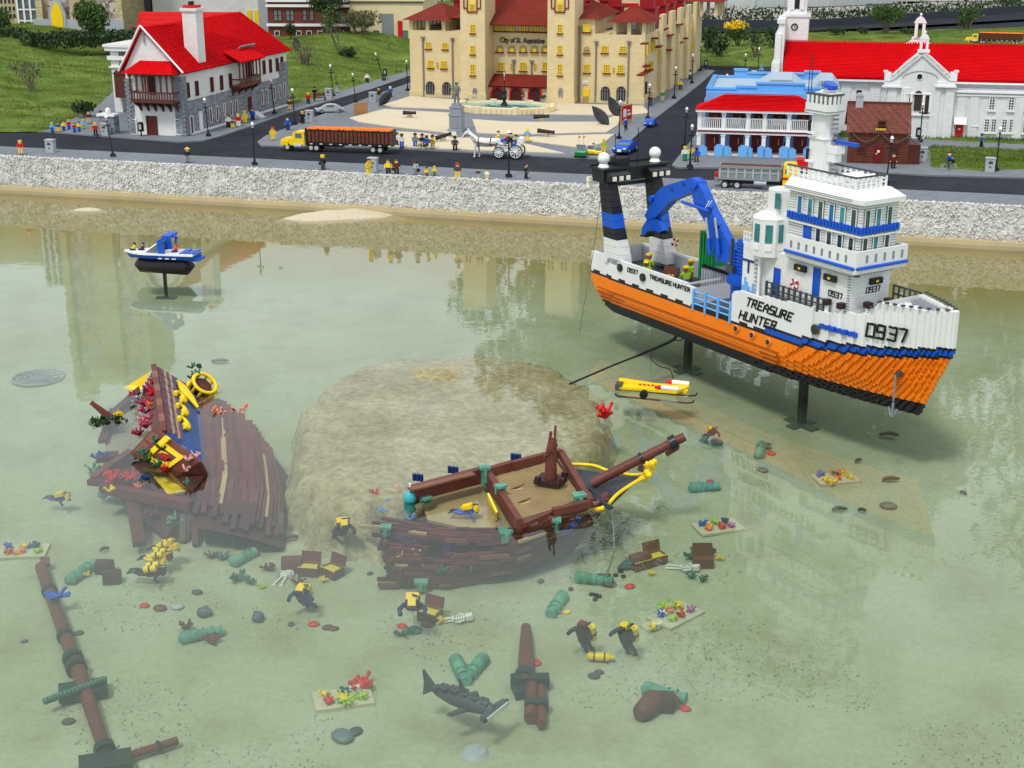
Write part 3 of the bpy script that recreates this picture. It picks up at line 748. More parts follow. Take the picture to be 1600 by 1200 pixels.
for i in range(n):x=rl+(cx1-rl)*i/n;mb.box(x,x+(cx1-rl)/n*.55,ry_-.012,ry_+.012,zR-.004,zR+.012)
tag(mb.build('ridge_tile',redroof,roof),kind='stuff')
mb=MB();mb.box(cx0,gx0,.10,.15,zE-.028,zE-.016);mb.box(gx1,cx1,.10,.15,zE-.028,zE-.016)
zs_=C.F(1550,146,.0)[1];mb.box(gx1-.005,cx1,-.0,.14,zs_,zs_+.012,0);mb.box(gx1-.005,cx1,.008,.02,zs_-.022,zs_-.012)
mb.build('cornice',whitep,ch)
MB().box(gx1+.0,cx1,.06,.139,C.F(1550,146,.0)[1]+.013,C.F(1550,146,.0)[1]+.02).build('lean_to_roof',lgrey,ch)
for px in(1239,1262,1321,1367):
 x=C.F(px,150,.14)[0];MB().box(x-.035,x+.035,.128,.14,0,eL-.06).build('pilaster',white,ch)
for px in(1392,1412,1460,1482):
 x=C.F(px,170,-.02)[0];MB().box(x-.03,x+.03,-.032,-.02,0,C.F(px,137,-.02)[1]).build('pilaster',white,ch)
for px in(1502,1522,1592):
 x=C.F(px,170,.02)[0];MB().box(x-.03,x+.03,.010,.02,0,C.F(px,152,.02)[1]).build('pilaster',white,ch)
for a,b in((1378,1409),(1461,1494)):
 xa,za=C.F(a,136,-.03);xb,_=C.F(b,137,-.03);mb=MB().box(xa,xb,-.05,-.02,za,za+.012);mb.box(xa+.012,xb-.008,-.042,-.02,za+.012,za+.038);mb.build('gable_cornice',whitep,ch)
mb=MB();n=18;za=C.F(1387,124)[1];zp=C.F(1441,80)[1]
for s_,xa in((1,gx0-.0),(-1,gx1+.0)):
 for i in range(n):
  t=i/n;x=xa+(gxm-xa)*t;z=za+(zp-za)*t;mb.box(min(x,x+s_*.035),max(x,x+s_*.035),-.035,-.01,z,z+.022)
tag(mb.build('gable_step',whitep,ch),kind='stuff')
for px in(1387,1490):
 x,z=C.F(px,122,-.03);s_=1 if px<1400 else-1;mb=MB().box(x-.022,x+.022,-.045,.0,z-.02,z+.04);mb.box(x-s_*.03,x+s_*.0,-.047,-.0,z+.04,z+.052);mb.build('scroll',whitep,ch)
def belfry(x,y,z,s):
 mb=MB().box(x-.04*s,x+.04*s,y-.02,y+.02,z,z+.02);mb.box(x-.028*s,x-.012*s,y-.018,y+.018,z+.02,z+.09*s);mb.box(x+.012*s,x+.028*s,y-.018,y+.018,z+.02,z+.09*s)
 mb.prism([(x-.034*s,z+.09*s),(x+.034*s,z+.09*s),(x+.02*s,z+.115*s),(x,z+.13*s),(x-.02*s,z+.115*s)],1,y-.02,y+.02)
 mb.ball((x,y,z+.137*s),.010);mb.build('bellcote',whitep,ch)
x,z=C.F(1443,82,-.02);belfry(x,-.02,z,1.0)
x,z=C.F(1436,62,1.0);belfry(x,1.0,z,1.35)
mb=MB();mb.prism([(x-.28,z-.16),(x-.02,z+.02),(x+.02,z+.02),(x+.28,z-.16)],1,.98,1.03);mb.build('rear_gable',whitep,ch)
x,z=C.F(1437,119.5,-.02);mb=MB();mb.cyl((x,-.018,z),(x,-.026,z),.024,n=20,m=1,smooth=False);mb.cyl((x,-.026,z),(x,-.028,z),.018,n=20,m=0,smooth=False);mb.build('round_window',[black,whitep],ch)
mb=MB();x0_,z0_=C.F(1410,122,-.02);x1_,_=C.F(1466,122,-.02)
pts=[(x0_+(x1_-x0_)*t,-.023,z0_+.05*math.sin(math.pi*t)**.5)for t in[i/16 for i in range(17)]]
mb.tube(pts,.003,4);mb.build('arch_moulding',lgrey,ch)
cwin=M('church_window',(.05,.035,.03),.3)
for px,w,h,py in((1420,.034,.07,160),(1434,.05,.11,160),(1447,.034,.125,164)):win(ch,C,px,py,w,h,-.02,glass=cwin,frame=brown,bars=(0,0),arch=(px==1434))
mb=MB();xa,za=C.F(1412,147,-.03);xb,_=C.F(1457,148,-.03);mb.box(xa,xb,-.036,-.02,za,za+.006);
for t in(.05,.28,.72,.95):mb.box(xa+(xb-xa)*t-.008,xa+(xb-xa)*t+.008,-.034,-.02,za-.12,za)
mb.build('window_surround',whitep,ch)
xa,za=C.F(1410,180,-.03);xb,_=C.F(1459,181,-.03);MB().box(xa,xb,-.034,-.02,za,za+.01).build('sill',whitep,ch)
win(ch,C,1342,148,.05,.08,.14,glass=cwin,frame=whitep,bars=(0,0))
for px,py,w,h in((1550,161.5,.042,.092),(1580,162,.042,.092),(1322.5+200.5,190,.038,.048),(1541.5,196,.036,.094),(1552.5,196,.036,.094),(1569,196.5,.036,.094),(1580.5,196.5,.036,.094),(1606,162,.042,.092),(1602,197,.036,.094)):
 win(ch,C,px,py,w,h,.02,glass=M('window_dark',(.03,.03,.035)),frame=whitep,sill=whitep,bars=(1,4))
x,z=C.F(1498,207,.02);mb=MB().box(x-.027,x+.027,.008,.021,0,z+.055);mb.box(x-.008,x+.008,.005,.008,z+.02,z+.03,1);mb.box(x-.018,x+.018,.004,.008,z-.02,z-.012,0);mb.build('door',[red,whitep],ch)
mb=MB().prism([(-.03,z+.062),(.02,z+.062),(.02,z+.105),(-.0,z+.10)],0,x-.04,x+.042);mb.build('door_hood',whitep,ch)
tx=C.F(1240,60,.35);xa=C.F(1223,60,.56)[0];xb=C.F(1262,60,.56)[0]
zc1=C.F(1240,61,.56)[1];zc2=C.F(1240,26,.56)[1]
TY=.56
mb=MB();mb.box(xa,xb,TY,TY+.30,0,zc2);mb.box(xa-.01,xb+.01,TY-.01,TY+.31,zc2,zc2+.02);mb.box(xa+.02,xb-.02,TY+.02,TY+.28,zc2+.02,zc2+.5)
mb.prism([(xa+.02,zc2+.02),(xb-.02,zc2+.02),((xa+xb)/2,zc2+.055)],1,TY+.005,TY+.02)
mb.box(xa+.04,xa+.07,TY+.005,TY+.019,zc2+.05,zc2+.4);mb.box(xb-.07,xb-.04,TY+.005,TY+.019,zc2+.05,zc2+.4)
ya=.30;za1=C.F(1220,30,ya)[1];za2=C.F(1213,52,ya)[1];za3=C.F(1210,98,ya)[1]
xl=C.F(1217,40,ya)[0];mb.box(xl,xa+.02,ya,TY+.2,0,za1-.03);mb.box(xl-.012,xa+.02,ya-.012,TY+.21,za1-.03,za1)
mb.box(xl-.02,xa+.0,ya-.02,TY+.21,0,za2);mb.box(xl-.035,xa-.0,ya-.035,TY+.22,0,za3)
tw=mb.build('tower',white,ch)
x,z=C.F(1241.5,42,TY);mb=MB();mb.torus((x,TY-.003,z),.022,.004,'Y',m=0);mb.box(x-.001,x+.002,TY-.006,TY-.002,z-.002,z+.014,0);mb.box(x,x+.012,TY-.006,TY-.002,z-.002,z+.001,0)
for a in range(0,360,30):mb.box(x+.017*math.cos(R(a))-.0012,x+.017*math.cos(R(a))+.0012,TY-.006,TY-.002,z+.017*math.sin(R(a))-.0012,z+.017*math.sin(R(a))+.0012)
mb.build('clock_face',black,tw)
x,z=C.F(1245,5,TY+.02);MB().box(x-.02,x+.02,TY+.014,TY+.021,z-.04,z+.2).build('belfry_opening',black,tw)
# light blue veranda house
V0=P(1092,243);V1=P(1270,252)
V=Fr(V0,-11.0);vr=thing('blue_veranda_house','light blue house with white two storey veranda under a flat red hip roof','building',V0,R(V.deg))
VW=V.F(1277,250)[0];Vd=.16
z1=V.F(1180,210)[1];z2=V.F(1180,204)[1];z3=V.F(1180,172,0)[1];zrf=V.F(1180,145,.16)[1];zpar=V.F(1130,142,.3)[1]
print('ver',VW,z1,z2,z3,zrf,V.F(1165,118,.7),V.F(1100,125,.9))
zp2=V.F(1250,137,.24)[1];BD=V.T(1116,121,zp2)[1]-V.T(1097,140,zp2)[1]+.24;print('BD',BD,VW)
mb=MB();mb.box(.02,VW,Vd,BD,0,zp2-.03)
for a,b,t in((.02,VW*.28,.0),(VW*.28,VW*.45,.015),(VW*.45,VW*.86,.04),(VW*.86,VW,.015)):
 mb.box(a,b,.22,.25,zp2-.03,zp2-.02+t);mb.box(a-.004,b+.004,.212,.258,zp2-.02+t,zp2-.008+t)
zbk=V.F(1200,121,.93)[1]
for a,b,t in((.02,VW*.22,.0),(VW*.22,VW*.34,.05),(VW*.34,VW*.86,.03),(VW*.86,VW,.045)):
 mb.box(a,b,BD-.03,BD,zp2-.03,zp2-.02+t);mb.box(a-.004,b+.004,BD-.038,BD+.008,zp2-.02+t,zp2-.008+t)
mb.box(.02,.05,.25,BD-.03,zp2-.03,zp2-.0);mb.box(.008,.035,.20,BD-.02,zp2-.10,zp2-.085)
vw=mb.build('wall',bluel,vr)
MB().box(.05,VW,.25,BD-.03,zp2-.03,zp2-.022).build('flat_roof',M('pale_roof',(.34,.42,.50),.6),vr)
mb=MB()
for x,w in((.34,.30),(.70,.18)):
 mb.prism([(x,zp2-.022),(x+w,zp2-.022),(x+w*.75,zp2+.03),(x+w*.3,zp2+.03)],1,.40,BD-.06)
 for k in range(7):mb.box(x+w*.3+k*w*.07,x+w*.33+k*w*.07,.37,.405,zp2-.015,zp2+.033,1)
mb.build('roof_light',[M('pale_roof',(.34,.42,.50)),lgrey],vr)
MB().hip(-.035,VW+.02,-.04,.22,z3,zrf,.17,VW-.17,.20).build('roof',redroof,vr)
MB().box(-.03,VW+.01,-.035,.02,z3-.016,z3-.001).build('fascia',whitep,vr)
mb=MB();mb.box(-.01,VW,-.02,Vd,z1,z2);mb.box(0,VW,0,Vd,-.0,.01)
mb.build('veranda_floor',whitep,vr)
MB().box(-.012,VW,-.024,-.0205,z1+.012,z1+.022).build('trim',darkred,vr)
cols=[V.F(px,190,0)[0]for px in(1093,1131,1169,1195,1233,1271)]
for x in cols:
 mb=MB();mb.box(x-.012,x+.012,-.012,.012,z2,z3-.016);mb.box(x-.016,x+.016,-.016,.016,z3-.03,z3-.017);mb.build('veranda_post',whitep,vr)
 mb=MB();mb.box(x-.012,x+.012,-.011,.012,0.07,z1);mb.box(x-.016,x+.016,-.015,.016,z1-.014,z1-.001);mb.build('veranda_post',whitep,vr)
zrl=V.F(1150,186,0)[1]
for a,b in zip(cols[:-1],cols[1:]):
 mb=MB();mb.box(a+.013,b-.013,-.009,-.001,zrl,zrl+.007);mb.box(a+.013,b-.013,-.009,-.001,z2+.001,z2+.01)
 n=max(3,int((b-a)/.013))
 for i in range(n):x=a+.014+(b-a-.03)*i/(n-1);mb.box(x,x+.005,-.008,-.003,z2+.01,zrl)
 mb.build('balustrade',whitep,vr)
 m=(a+b)/2;w=(b-a)*.30
 mb=MB().box(m-w*.6,m+w*1.1,Vd-.008,Vd-.001,z2+.001,z3-.04);mb.box(m-.001,m+.003,Vd-.012,Vd-.008,z2+.01,z3-.05,1);mb.ball((m+w*.35,Vd-.02,z2+.07),.005,2);mb.build('door',[darkred,brown,tan],vr)
 mb=MB().box(m-w*.9,m+w*1.0,Vd-.008,Vd-.001,.011,z1-.012);mb.box(m-w*.2,m-w*.15,Vd-.012,Vd-.008,.02,z1-.02,1);mb.box(m+w*.3,m+w*.4,Vd-.02,Vd-.012,.06,.10,2);mb.build('door',[darkred,brown,tan],vr)
 for(c,d,h)in((a+.002,a+(b-a)*.36,.068),(b-(b-a)*.34,b+.012,.078)):
  mb=MB().box(c,d,-.02,-.004,0,h*.86);mb.box(c+.012,d-.012,-.0195,-.0045,h*.86,h);mb.build('parapet',bluelp,vr)
for px in(1141,1205,1222):
 x=V.F(px,184,.05)[0];mb=MB();mb.box(x,x+.07,.04,.07,z2+.03,z2+.035);mb.box(x,x+.07,.07,.074,z2+.035,z2+.07);mb.box(x,x+.006,.04,.07,z2+.001,z2+.05);mb.box(x+.064,x+.07,.04,.07,z2+.001,z2+.05)
 tag(mb.build('bench',whitep,loc=V0,rz=R(V.deg)),{1141:'white bench on the veranda, leftmost of the three',1205:'white bench in the middle bay of the veranda',1222:'white bench on the veranda, nearest the ship mast'}[px],'bench','veranda benches')
# brown log shed with a shingled roof
S0=P(1324,255);S=Fr(S0,-10.6);sx=thing('brown_log_cabin','dark brown log cabin with a shingled roof and small grey chimney','cabin',S0,R(S.deg))
SW=S.F(1422,200)[0];SD=.30;sz=S.F(1360,205)[1];szr=S.F(1380,162,SD/2)[1]
mb=MB().prism([(0,0),(SD,0),(SD,sz),(SD/2,szr-.01),(0,sz)],0,0.01,SW-.01);mb.box(SW-.0,SW+.075,.01,SD*.8,0,sz*.62);mb.build('wall',brown,sx)
nl=13
for k in range(nl):
 z=(k+.5)*sz/nl;mb=MB().box(-.006,SW+.004,-.007-.002*(k%2),.0,z-sz/nl*.43,z+sz/nl*.43);mb.build('log',M('log_brown',(.13,.033,.018),.5,var=.25,vs=25),sx)
for k in range(8):mb=MB().box(SW+.002+k*.0092,SW+.0095+k*.0092,.003,.0099,0,sz*.62);mb.build('plank',brown,sx)
rows=13
for k in range(rows):
 t0=k/rows;y=-.02+(SD/2+.02)*t0;z=sz-.008+(szr-sz+.008)*t0;mb=MB();nn=30
 for i in range(nn):
  x=-.02+(SW+.03)*i/nn;w=(SW+.03)/nn*.92;dz=.003*((i*7+k*3)%4)
  dy=(SD/2+.02)/rows;dzz=(szr-sz+.008)/rows
  mb.add([(x,y-.001*((i+k)%3),z+.006-dz*.5),(x+w,y-.001*((i+k)%3),z+.006-dz*.5),(x+w,y+dy,z+dzz+.003),(x,y+dy,z+dzz+.003),(x,y,z-.004),(x+w,y,z-.004)],[(0,1,2,3),(4,5,1,0),(4,0,3),(5,2,1)])
 mb.build('shingle_row',M('shingle_brown',(.15,.035,.022),.45,var=.3,vs=30),sx)['kind']='stuff'
mb=MB();mb.slab([(-.02,SD/2,szr+.006),(SW+.01,SD/2,szr+.006),(SW+.01,SD+.02,sz),(-.02,SD+.02,sz)],.008);mb.box(-.02,SW+.012,SD/2-.006,SD/2+.006,szr,szr+.012);mb.build('roof',brown,sx)
x,z=S.F(1343,158,SD/2);mb=MB().box(x-.022,x+.022,SD/2-.03,SD/2+.02,szr-.04,szr+.045);mb.prism([(x-.026,szr+.045),(x+.026,szr+.045),(x+.012,szr+.062),(x-.012,szr+.062)],1,SD/2-.034,SD/2+.024);mb.build('chimney',lgrey,sx)
for px in(1346,1398):win(sx,S,px,234,.05,.045,-.008,glass=winglass,frame=brown,bars=(2,2))
x,z=S.F(1372,240,-.01);mb=MB().box(x-.024,x+.024,-.013,-.009,.004,.115);mb.box(x-.006,x+.008,-.015,-.013,.075,.09,1);mb.box(x-.016,x-.004,-.015,-.013,.064,.072,2);mb.build('door',[darkred,whitep,dyellow],sx)
x,z=S.F(1376,202,-.02);mb=MB();
for k in range(5):mb.box(x-.03+k*.013,x-.021+k*.013,-.024,-.019,z-.006,z+.006)
mb.build('sign',dyellow,sx)
win(sx,S,1378,192,.05,.035,.02,glass=winglass,frame=brown,bars=(2,0),depth=.03,name='dormer_window')
mb=MB()
for k in range(3):
 xa=SW*(.05+.48*k)if k<2 else SW;xb=SW*.5+SW*.5*k if k<2 else SW+.08
 mb.tube([(xa+(xb-xa)*t/10,-.022,sz*.93-.05*math.sin(math.pi*t/10))for t in range(11)],.004,5)
o=mb.build('garland',M('grey_net',(.10,.08,.075),.8,bump=.003));o.location=S0;o.rotation_euler=(0,0,R(S.deg));tag(o,'grey rope net hanging in swags along the log cabin front','net')
def courses(par,a,b,c,d,n,m,h=.0035):
 """raised tile courses across a roof slope: eave a-b, ridge d-c"""
 mb=MB();a,b,c,d=(Vector(v)for v in(a,b,c,d))
 for k in range(n):
  t=(k+.5)/n;p=a+(d-a)*t;q=b+(c-b)*t;up=(b-a).cross(d-a).normalized();up=up if up.z>0 else-up;s=(d-a).normalized()*(.35/n)*(d-a).length
  mb.add([p-s+up*h,q-s+up*h,q+s+up*h*.2,p+s+up*h*.2,p-s,q-s],[(0,1,2,3),(4,5,1,0)])
 tag(mb.build('roof_course',m,par),kind='stuff')
courses(ch,(rl,ey,zE),(gx0+.02,ey,zE),(gxm,ry_,zR),(rl,ry_,zR),26,redroof);courses(ch,(gx1-.02,ey,zE),(cx1,ey,zE),(cx1,ry_,zR),(gxm,ry_,zR),26,redroof)
courses(hs,(.035,-.02,ze-.012),(.035,WL+.03,ze-.012),(rx,yr1,zr2),(mx_-.0,.0,pk[1]+.012),30,mred,.003)
courses(vr,(-.03,-.04,z3),(VW+.01,-.04,z3),(VW-.17,.19,zrf),(.17,.19,zrf),14,redroof,.003)
# far background: buildings, road, hoops
def gz(px,py):return P(px,py,STREET)
def simple_building(name,label,px0,px1,py,deg,depth,height,m,cat='building'):
 a=P(px0,py,STREET+.08);fr=Fr(a,deg);t=thing(name,label,cat,a,R(deg));w=fr.F(px1,py,0)[0]
 MB().box(0,w,0,depth,-.3,height).build('wall',m,t);return t,fr,w
rubble=bpy.data.materials.new('patchwork_stone');rubble.use_nodes=True
n_=rubble.node_tree.nodes;l_=rubble.node_tree.links
tc_=n_.new('ShaderNodeTexCoord');vo=n_.new('ShaderNodeTexVoronoi');vo.inputs['Scale'].default_value=22;l_.new(tc_.outputs['Object'],vo.inputs['Vector'])
cr_=n_.new('ShaderNodeValToRGB');sp_=n_.new('ShaderNodeSeparateColor');l_.new(vo.outputs['Color'],sp_.inputs[0]);l_.new(sp_.outputs[0],cr_.inputs[0]);cr_.color_ramp.interpolation='CONSTANT'
for i,(p_,c_)in enumerate(((0,(.35,.30,.26)),(.25,(.50,.33,.22)),(.45,(.16,.13,.14)),(.6,(.55,.48,.40)),(.8,(.28,.24,.24)))):
 e=cr_.color_ramp.elements[i]if i<2 else cr_.color_ramp.elements.new(p_)
 e.position=p_;e.color=c_+(1,)
l_.new(cr_.outputs[0],n_['Principled BSDF'].inputs['Base Color'])
tanstone=M('tan_stone_block',(.50,.42,.24),.6,brick=(.06,.022,.5,.2))
t,fr,w=simple_building('stone_cathedral','tall tan stone cathedral tower with patchwork panels and a yellow pointed door',62,196,52,-3,1.0,4.0,tanstone)
for a,b in((72,115),(148,185)):
 xa=fr.F(a,30)[0];xb=fr.F(b,30)[0];mb=MB().box(xa,xb,-.02,.0,.12,3.9);mb.build('stone_panel',rubble,t)
for a,b in((62,72),(115,148),(185,196)):
 xa=fr.F(a,30)[0];xb=fr.F(b,30)[0];MB().box(xa,xb,-.10,.0,-.2,3.95).build('buttress',tanstone,t)
MB().box(fr.F(62,45)[0]-.02,w+.03,-.13,-.10,-.2,.18).build('plinth',lgrey,t)
x=fr.F(97,40)[0];mb=MB()
for s_,m_ in((1.5,0),(1.0,1)):
 y_=-.14 if m_==0 else-.15
 mb.prism([(x+.07*s_,0),(x+.07*s_,.24),(x+.04*s_,.24+.10*s_),(x,.24+.15*s_),(x-.04*s_,.24+.10*s_),(x-.07*s_,.24),(x-.07*s_,0)],1,y_,-.09,m_)
mb.build('door',[lgrey,yellow],t)
for k in range(4):xx=fr.F(163+k*5,15)[0];MB().box(xx,xx+.02,-.03,-.02,.4,1.2).build('slit_window',coral,t)
mb=MB().box(w-.3,w,.0,.2,4.0,4.25);mb.box(.0,.25,0,.2,4.0,4.2);mb.build('pinnacle',tanstone,t)
t,fr,w=simple_building('pierced_wall_block','tan block with rows of small dark openings at the far left',-60,30,42,-3,.6,2.6,tanstone)
for r_ in range(7):
 mb=MB()
 for c_ in range(14):mb.box(w*(.04+c_*.068),w*(.075+c_*.068),-.004,0,.12+r_*.09,.17+r_*.09)
 mb.build('window_row',winglass,t)['kind']='stuff'
t,fr,w=simple_building('glazed_tower','tall narrow glazed front with a white window grid at the upper left',31,61,46,-3,.5,2.8,M('blue_grey_glass',(.10,.13,.16),.15,var=.4))
for k in range(4):MB().box(w*k/3-.012,w*k/3+.012,-.012,0,0,2.8).build('mullion',whitep,t)
for k in range(20):MB().box(.013,w-.013,-.010,0,.1+k*.14,.118+k*.14).build('glazing_bar',whitep,t)
t,fr,w=simple_building('black_tower_block','narrow black tower block between the cathedral and the white hall',192,238,44,-3,.5,2.0,dgrey)
MB().box(.12,.15,-.01,0,.3,.5).build('window_frame',whitep,t);MB().box(.25,.28,-.01,0,.3,.5).build('window_frame',whitep,t)
t,fr,w=simple_building('white_hall','big plain white hall with yellow panels behind the red roofed house',241,421,44,-3,2.0,2.2,white)
for a,b in((387,394),(398,408)):
 xa=fr.F(a,30)[0];xb=fr.F(b,30)[0];z0=fr.F(a,40)[1];z1_=fr.F(a,16)[1];MB().box(xa,xb,-.012,-.001,z0,z1_).build('yellow_panel',yellow,t)
MB().box(w-.12,w+.0,-.06,-.001,-.2,2.1).build('grey_pier',lgrey,t)
t,fr,w=simple_building('red_brick_hall','red brick hall with white bands and paired windows behind the lawn',421,548,61,-3,4.5,1.9,M('red_brick_wall',(.16,.035,.022),.5,brick=(.032,.0096,.7,.1)))
rb=t
for py in(41,11,3):z=fr.F(480,py,-.01)[1];mb=MB().box(-.02,w+.02,-.03,-.0,z,z+.03);mb.box(w,w+.03,0,4.5,z,z+.03);mb.build('white_band',whitep,t)
for px in(434,453,476,487,531):
 for d_ in((-3.2,3.2)if px in(434,453,531)else(0,)):win(t,fr,px+d_,24,.05,.13,0,glass=greywin,frame=M('window_dark',(.03,.03,.035)),bars=(0,1))
for px in(433,467,483,500,534):win(t,fr,px,52,.06,.06,0,glass=winglass,frame=whitep,bars=(0,0))
for k in range(14):
 y=.25+k*.3;z=fr.F(480,30)[1];MB().box(w,w+.01,y,y+.09,z-.02,z+.12).build('side_window',winglass,t)
t,fr,w=simple_building('cream_depot','low cream depot with a grey shutter and a red door beyond the lawn',548,662,62,-3,1.6,.44,creamp)
zr_=.44;MB().box(-.02,w+.02,-.02,1.62,.44,.56).build('parapet',creamp,t);MB().box(-.01,w+.01,-.018,.0,.425,.438).build('shadow_strip',dgrey,t)  # solid dark strip stands in for the shade below the parapet
MB().box(.03,w-.03,.03,1.57,.56,.566).build('flat_roof',M('tan_roof',(.45,.40,.30),.8),t)
x0_=fr.F(597,50)[0];x1_=fr.F(615,50)[0];MB().box(x0_,x1_,-.012,0,0,.30).build('shutter',grey,t)
x0_=fr.F(622,55)[0];x1_=fr.F(629,55)[0];MB().box(x0_,x1_,-.012,0,0,.22).build('door',red,t)
for px in(570,588,633):win(t,fr,px,53,.07,.08,0,glass=greywin,bars=(1,1))
MB().box(.5,2.0,1.55,1.6,.56,.8).build('stepped_gable',creamp,t)
mb=MB();mb.cyl((1.2,.5,.59),(1.35,.5,.59),.03);mb.box(.3,.4,.4,.5,.566,.585);mb.build('roof_vent',lgrey,t)
def leaves(mb,c,rx,ry,rz,n,s,m=0,hollow=.35):
 for _ in range(n):
  while True:
   v=Vector((rnd.uniform(-1,1),rnd.uniform(-1,1),rnd.uniform(-1,1)))
   if hollow<v.length<1:break
  if noise.noise(Vector((v.x*2.1+c[0]*3,v.y*2.1+c[1]*3,v.z*2.1)))<-.14:continue
  p=Vector((c[0]+v.x*rx,c[1]+v.y*ry,c[2]+v.z*rz));a=rnd.uniform(.6,1.3)*s
  q=mathutils.Euler((rnd.random()*6,rnd.random()*6,rnd.random()*6)).to_matrix()
  mb.add([p+q@Vector((a,0,0)),p+q@Vector((0,a*.5,0)),p+q@Vector((-a,0,.2*a)),p+q@Vector((0,-a*.5,0))],[(0,1,2,3)],m)
leafd=M('dark_leaf',(.025,.055,.015),.6,var=.5,vs=14)
leafm=M('mid_leaf',(.055,.11,.02),.6,var=.45,vs=10)
leaff=M('far_leaf',(.05,.085,.025),.6,var=.5,vs=1.2)
leafg=M('olive_leaf',(.12,.13,.06),.7,var=.4,vs=12)
leafr=M('red_brown_leaf',(.13,.05,.025),.7,var=.4,vs=12)
bark=M('bark',(.16,.13,.09),.9,var=.3,vs=30,bump=.003)
def bush(px,py,w,h,label,m=leafd,n=700,s=.016,name='shrub',trunk=.25,group=None,cat='shrub',z=STREET+.02,lean=0,hollow=.35,stems=5):
 b=P(px,py,z);t=thing(name,label,cat,b,0,group)
 mb=MB()
 for k in range(stems):
  a=6.28*k/stems+rnd.random();r_=w*.36*rnd.uniform(.4,1)
  top=Vector((math.cos(a)*r_+lean*h,math.sin(a)*r_*.6,h*rnd.uniform(.6,.95)))
  mb.tube([(0,0,-.03),top*.45+Vector((rnd.uniform(-1,1),rnd.uniform(-1,1),0))*w*.06,top],[max(.004,w*.03),max(.003,w*.02),.002],5)
 mb.build('trunk' if name=='tree' else 'stem',bark,t)
 mb=MB()
 for k in range(6):
  a=6.28*k/6+rnd.random();r_=w*.22
  leaves(mb,(math.cos(a)*r_+lean*h*.8,math.sin(a)*r_,h*(trunk+(1-trunk)*rnd.uniform(.35,.7))),w*.32,w*.3,h*(1-trunk)*.36,n//6,s,hollow=hollow)
 mb.build('crown' if name=='tree' else 'foliage',m,t)
 return t
mb=MB()
for k in range(46):
 px=-60+k*6.2;p=P(px,62+rnd.uniform(-2,2)+(8 if px>40 else 2)-px*.02,STREET+.12);leaves(mb,(p.x,p.y,p.z+.05),.13,.12,.10,130,.022)
tag(tag(mb.build('hedge',leafd),'low dark green hedge along the top of the left lawn','hedge'))
bush(146,62,.40,.44,'round bright green clipped shrub in front of the cathedral',leafm,3000,.022,trunk=.08,hollow=.6,z=STREET+.12)
bush(4,55,.30,.36,'green shrub cut off by the left edge before the tan block',leafm,1200,.02,trunk=.1,z=STREET+.12)
bush(55,145,.34,.30,'sparse leaning grey shrub alone on the left lawn',leafg,420,.014,trunk=.35,lean=-.25)
bush(132,180,.18,.11,'small dark rounded shrub beside the pavement of the white house',leafd,900,.012,trunk=.05)
bush(208,24,.4,.4,'rust brown shrub behind the ridge of the red roof',leafr,900,.02,z=STREET+.2)
bush(258,20,.3,.3,'orange tinged shrub before the white hall',leafr,700,.018,z=STREET+.2)
bush(477,112,.34,.34,'bare twiggy shrub on the lawn behind the white house',leafg,300,.012,trunk=.15,hollow=.1,stems=12)
bush(545,97,.22,.16,'dark low shrub at the foot of the thin leaning tree',leafd,800,.014,trunk=.1)
bush(455,62,.16,.2,'small round dark shrub in front of the red brick hall',leafd,600,.014,trunk=.2,z=STREET+.12)
bush(534,92,.26,.60,'thin young tree leaning left on the middle lawn',leafm,420,.016,name='tree',cat='tree',trunk=.4,lean=-.22,hollow=.1)
bush(515,62,.50,.72,'tall dense green tree in front of the red brick hall',leafd,2600,.022,name='tree',cat='tree',trunk=.35,z=STREET+.1,hollow=.2)
bush(563,63,.50,.38,'spreading olive green tree before the cream depot',leafg,2000,.018,name='tree',cat='tree',trunk=.3,z=STREET+.1,hollow=.2)
bush(1106,80,.30,.30,'dark leafy shrub nearest the hotel on the far lawn',leafd,900,.02,trunk=.1)
bush(1123,88,.30,.22,'spiky fan shaped shrub on the far lawn',leafd,500,.022,trunk=.05,stems=12)
t=bush(1153,72,.36,.26,'shrub with clustered yellow flowers on the far lawn',leafm,900,.018,trunk=.1)
mb=MB();leaves(mb,(-.05,-.12,.25),.16,.08,.05,300,.018);mb.build('flower',yellow,t)
bush(1180,92,.3,.36,'open twiggy shrub beside the yellow flowering one',leafd,500,.016,trunk=.2,hollow=.1)
bush(1207,80,.22,.28,'dark shrub hard by the church tower',leafd,500,.018,trunk=.1)
bush(1385,52,.46,.40,'airy green tree by the dark netting above the church roof',leafm,1500,.02,name='tree',cat='tree',trunk=.2)
bush(1308,54,.26,.10,'low dark plant with white blooms above the red roof',leafd,500,.016,trunk=.1)
bush(1348,57,.16,.12,'small dark plant with one white bloom above the red roof',leafd,400,.014,trunk=.1)
bush(1417,58,.2,.12,'low shrub just left of the bellcote',leafd,400,.016,trunk=.1)
bush(1512,50,.35,.36,'leafy shrub behind the cab of the far orange truck',leafm,900,.02,trunk=.1)
bush(1570,18,.5,.3,'shrub on the kerb at the far right corner',leafm,900,.02,trunk=.1)
def ribbon(name,pts,z0,z1,m,label,cat):
 mb=MB();v=[]
 for px,py in pts:p=P(px,py,STREET);v+=[(p.x,p.y,p.z+z0),(p.x,p.y,p.z+z1),(p.x,p.y+.03,p.z+z0),(p.x,p.y+.03,p.z+z1)]
 f=[]
 for i in range(len(pts)-1):a=i*4;f+=[(a,a+4,a+5,a+1),(a+2,a+3,a+7,a+6),(a+1,a+5,a+7,a+3)]
 mb.add(v,f);return tag(mb.build(name,m),label,cat)
sheet('service_path',[(1082,50),(1082,38),(1220,36),(1400,25),(1600,12),(1900,-4),(1900,10),(1600,30),(1400,42),(1220,50)],STREET+.03,asphalt)
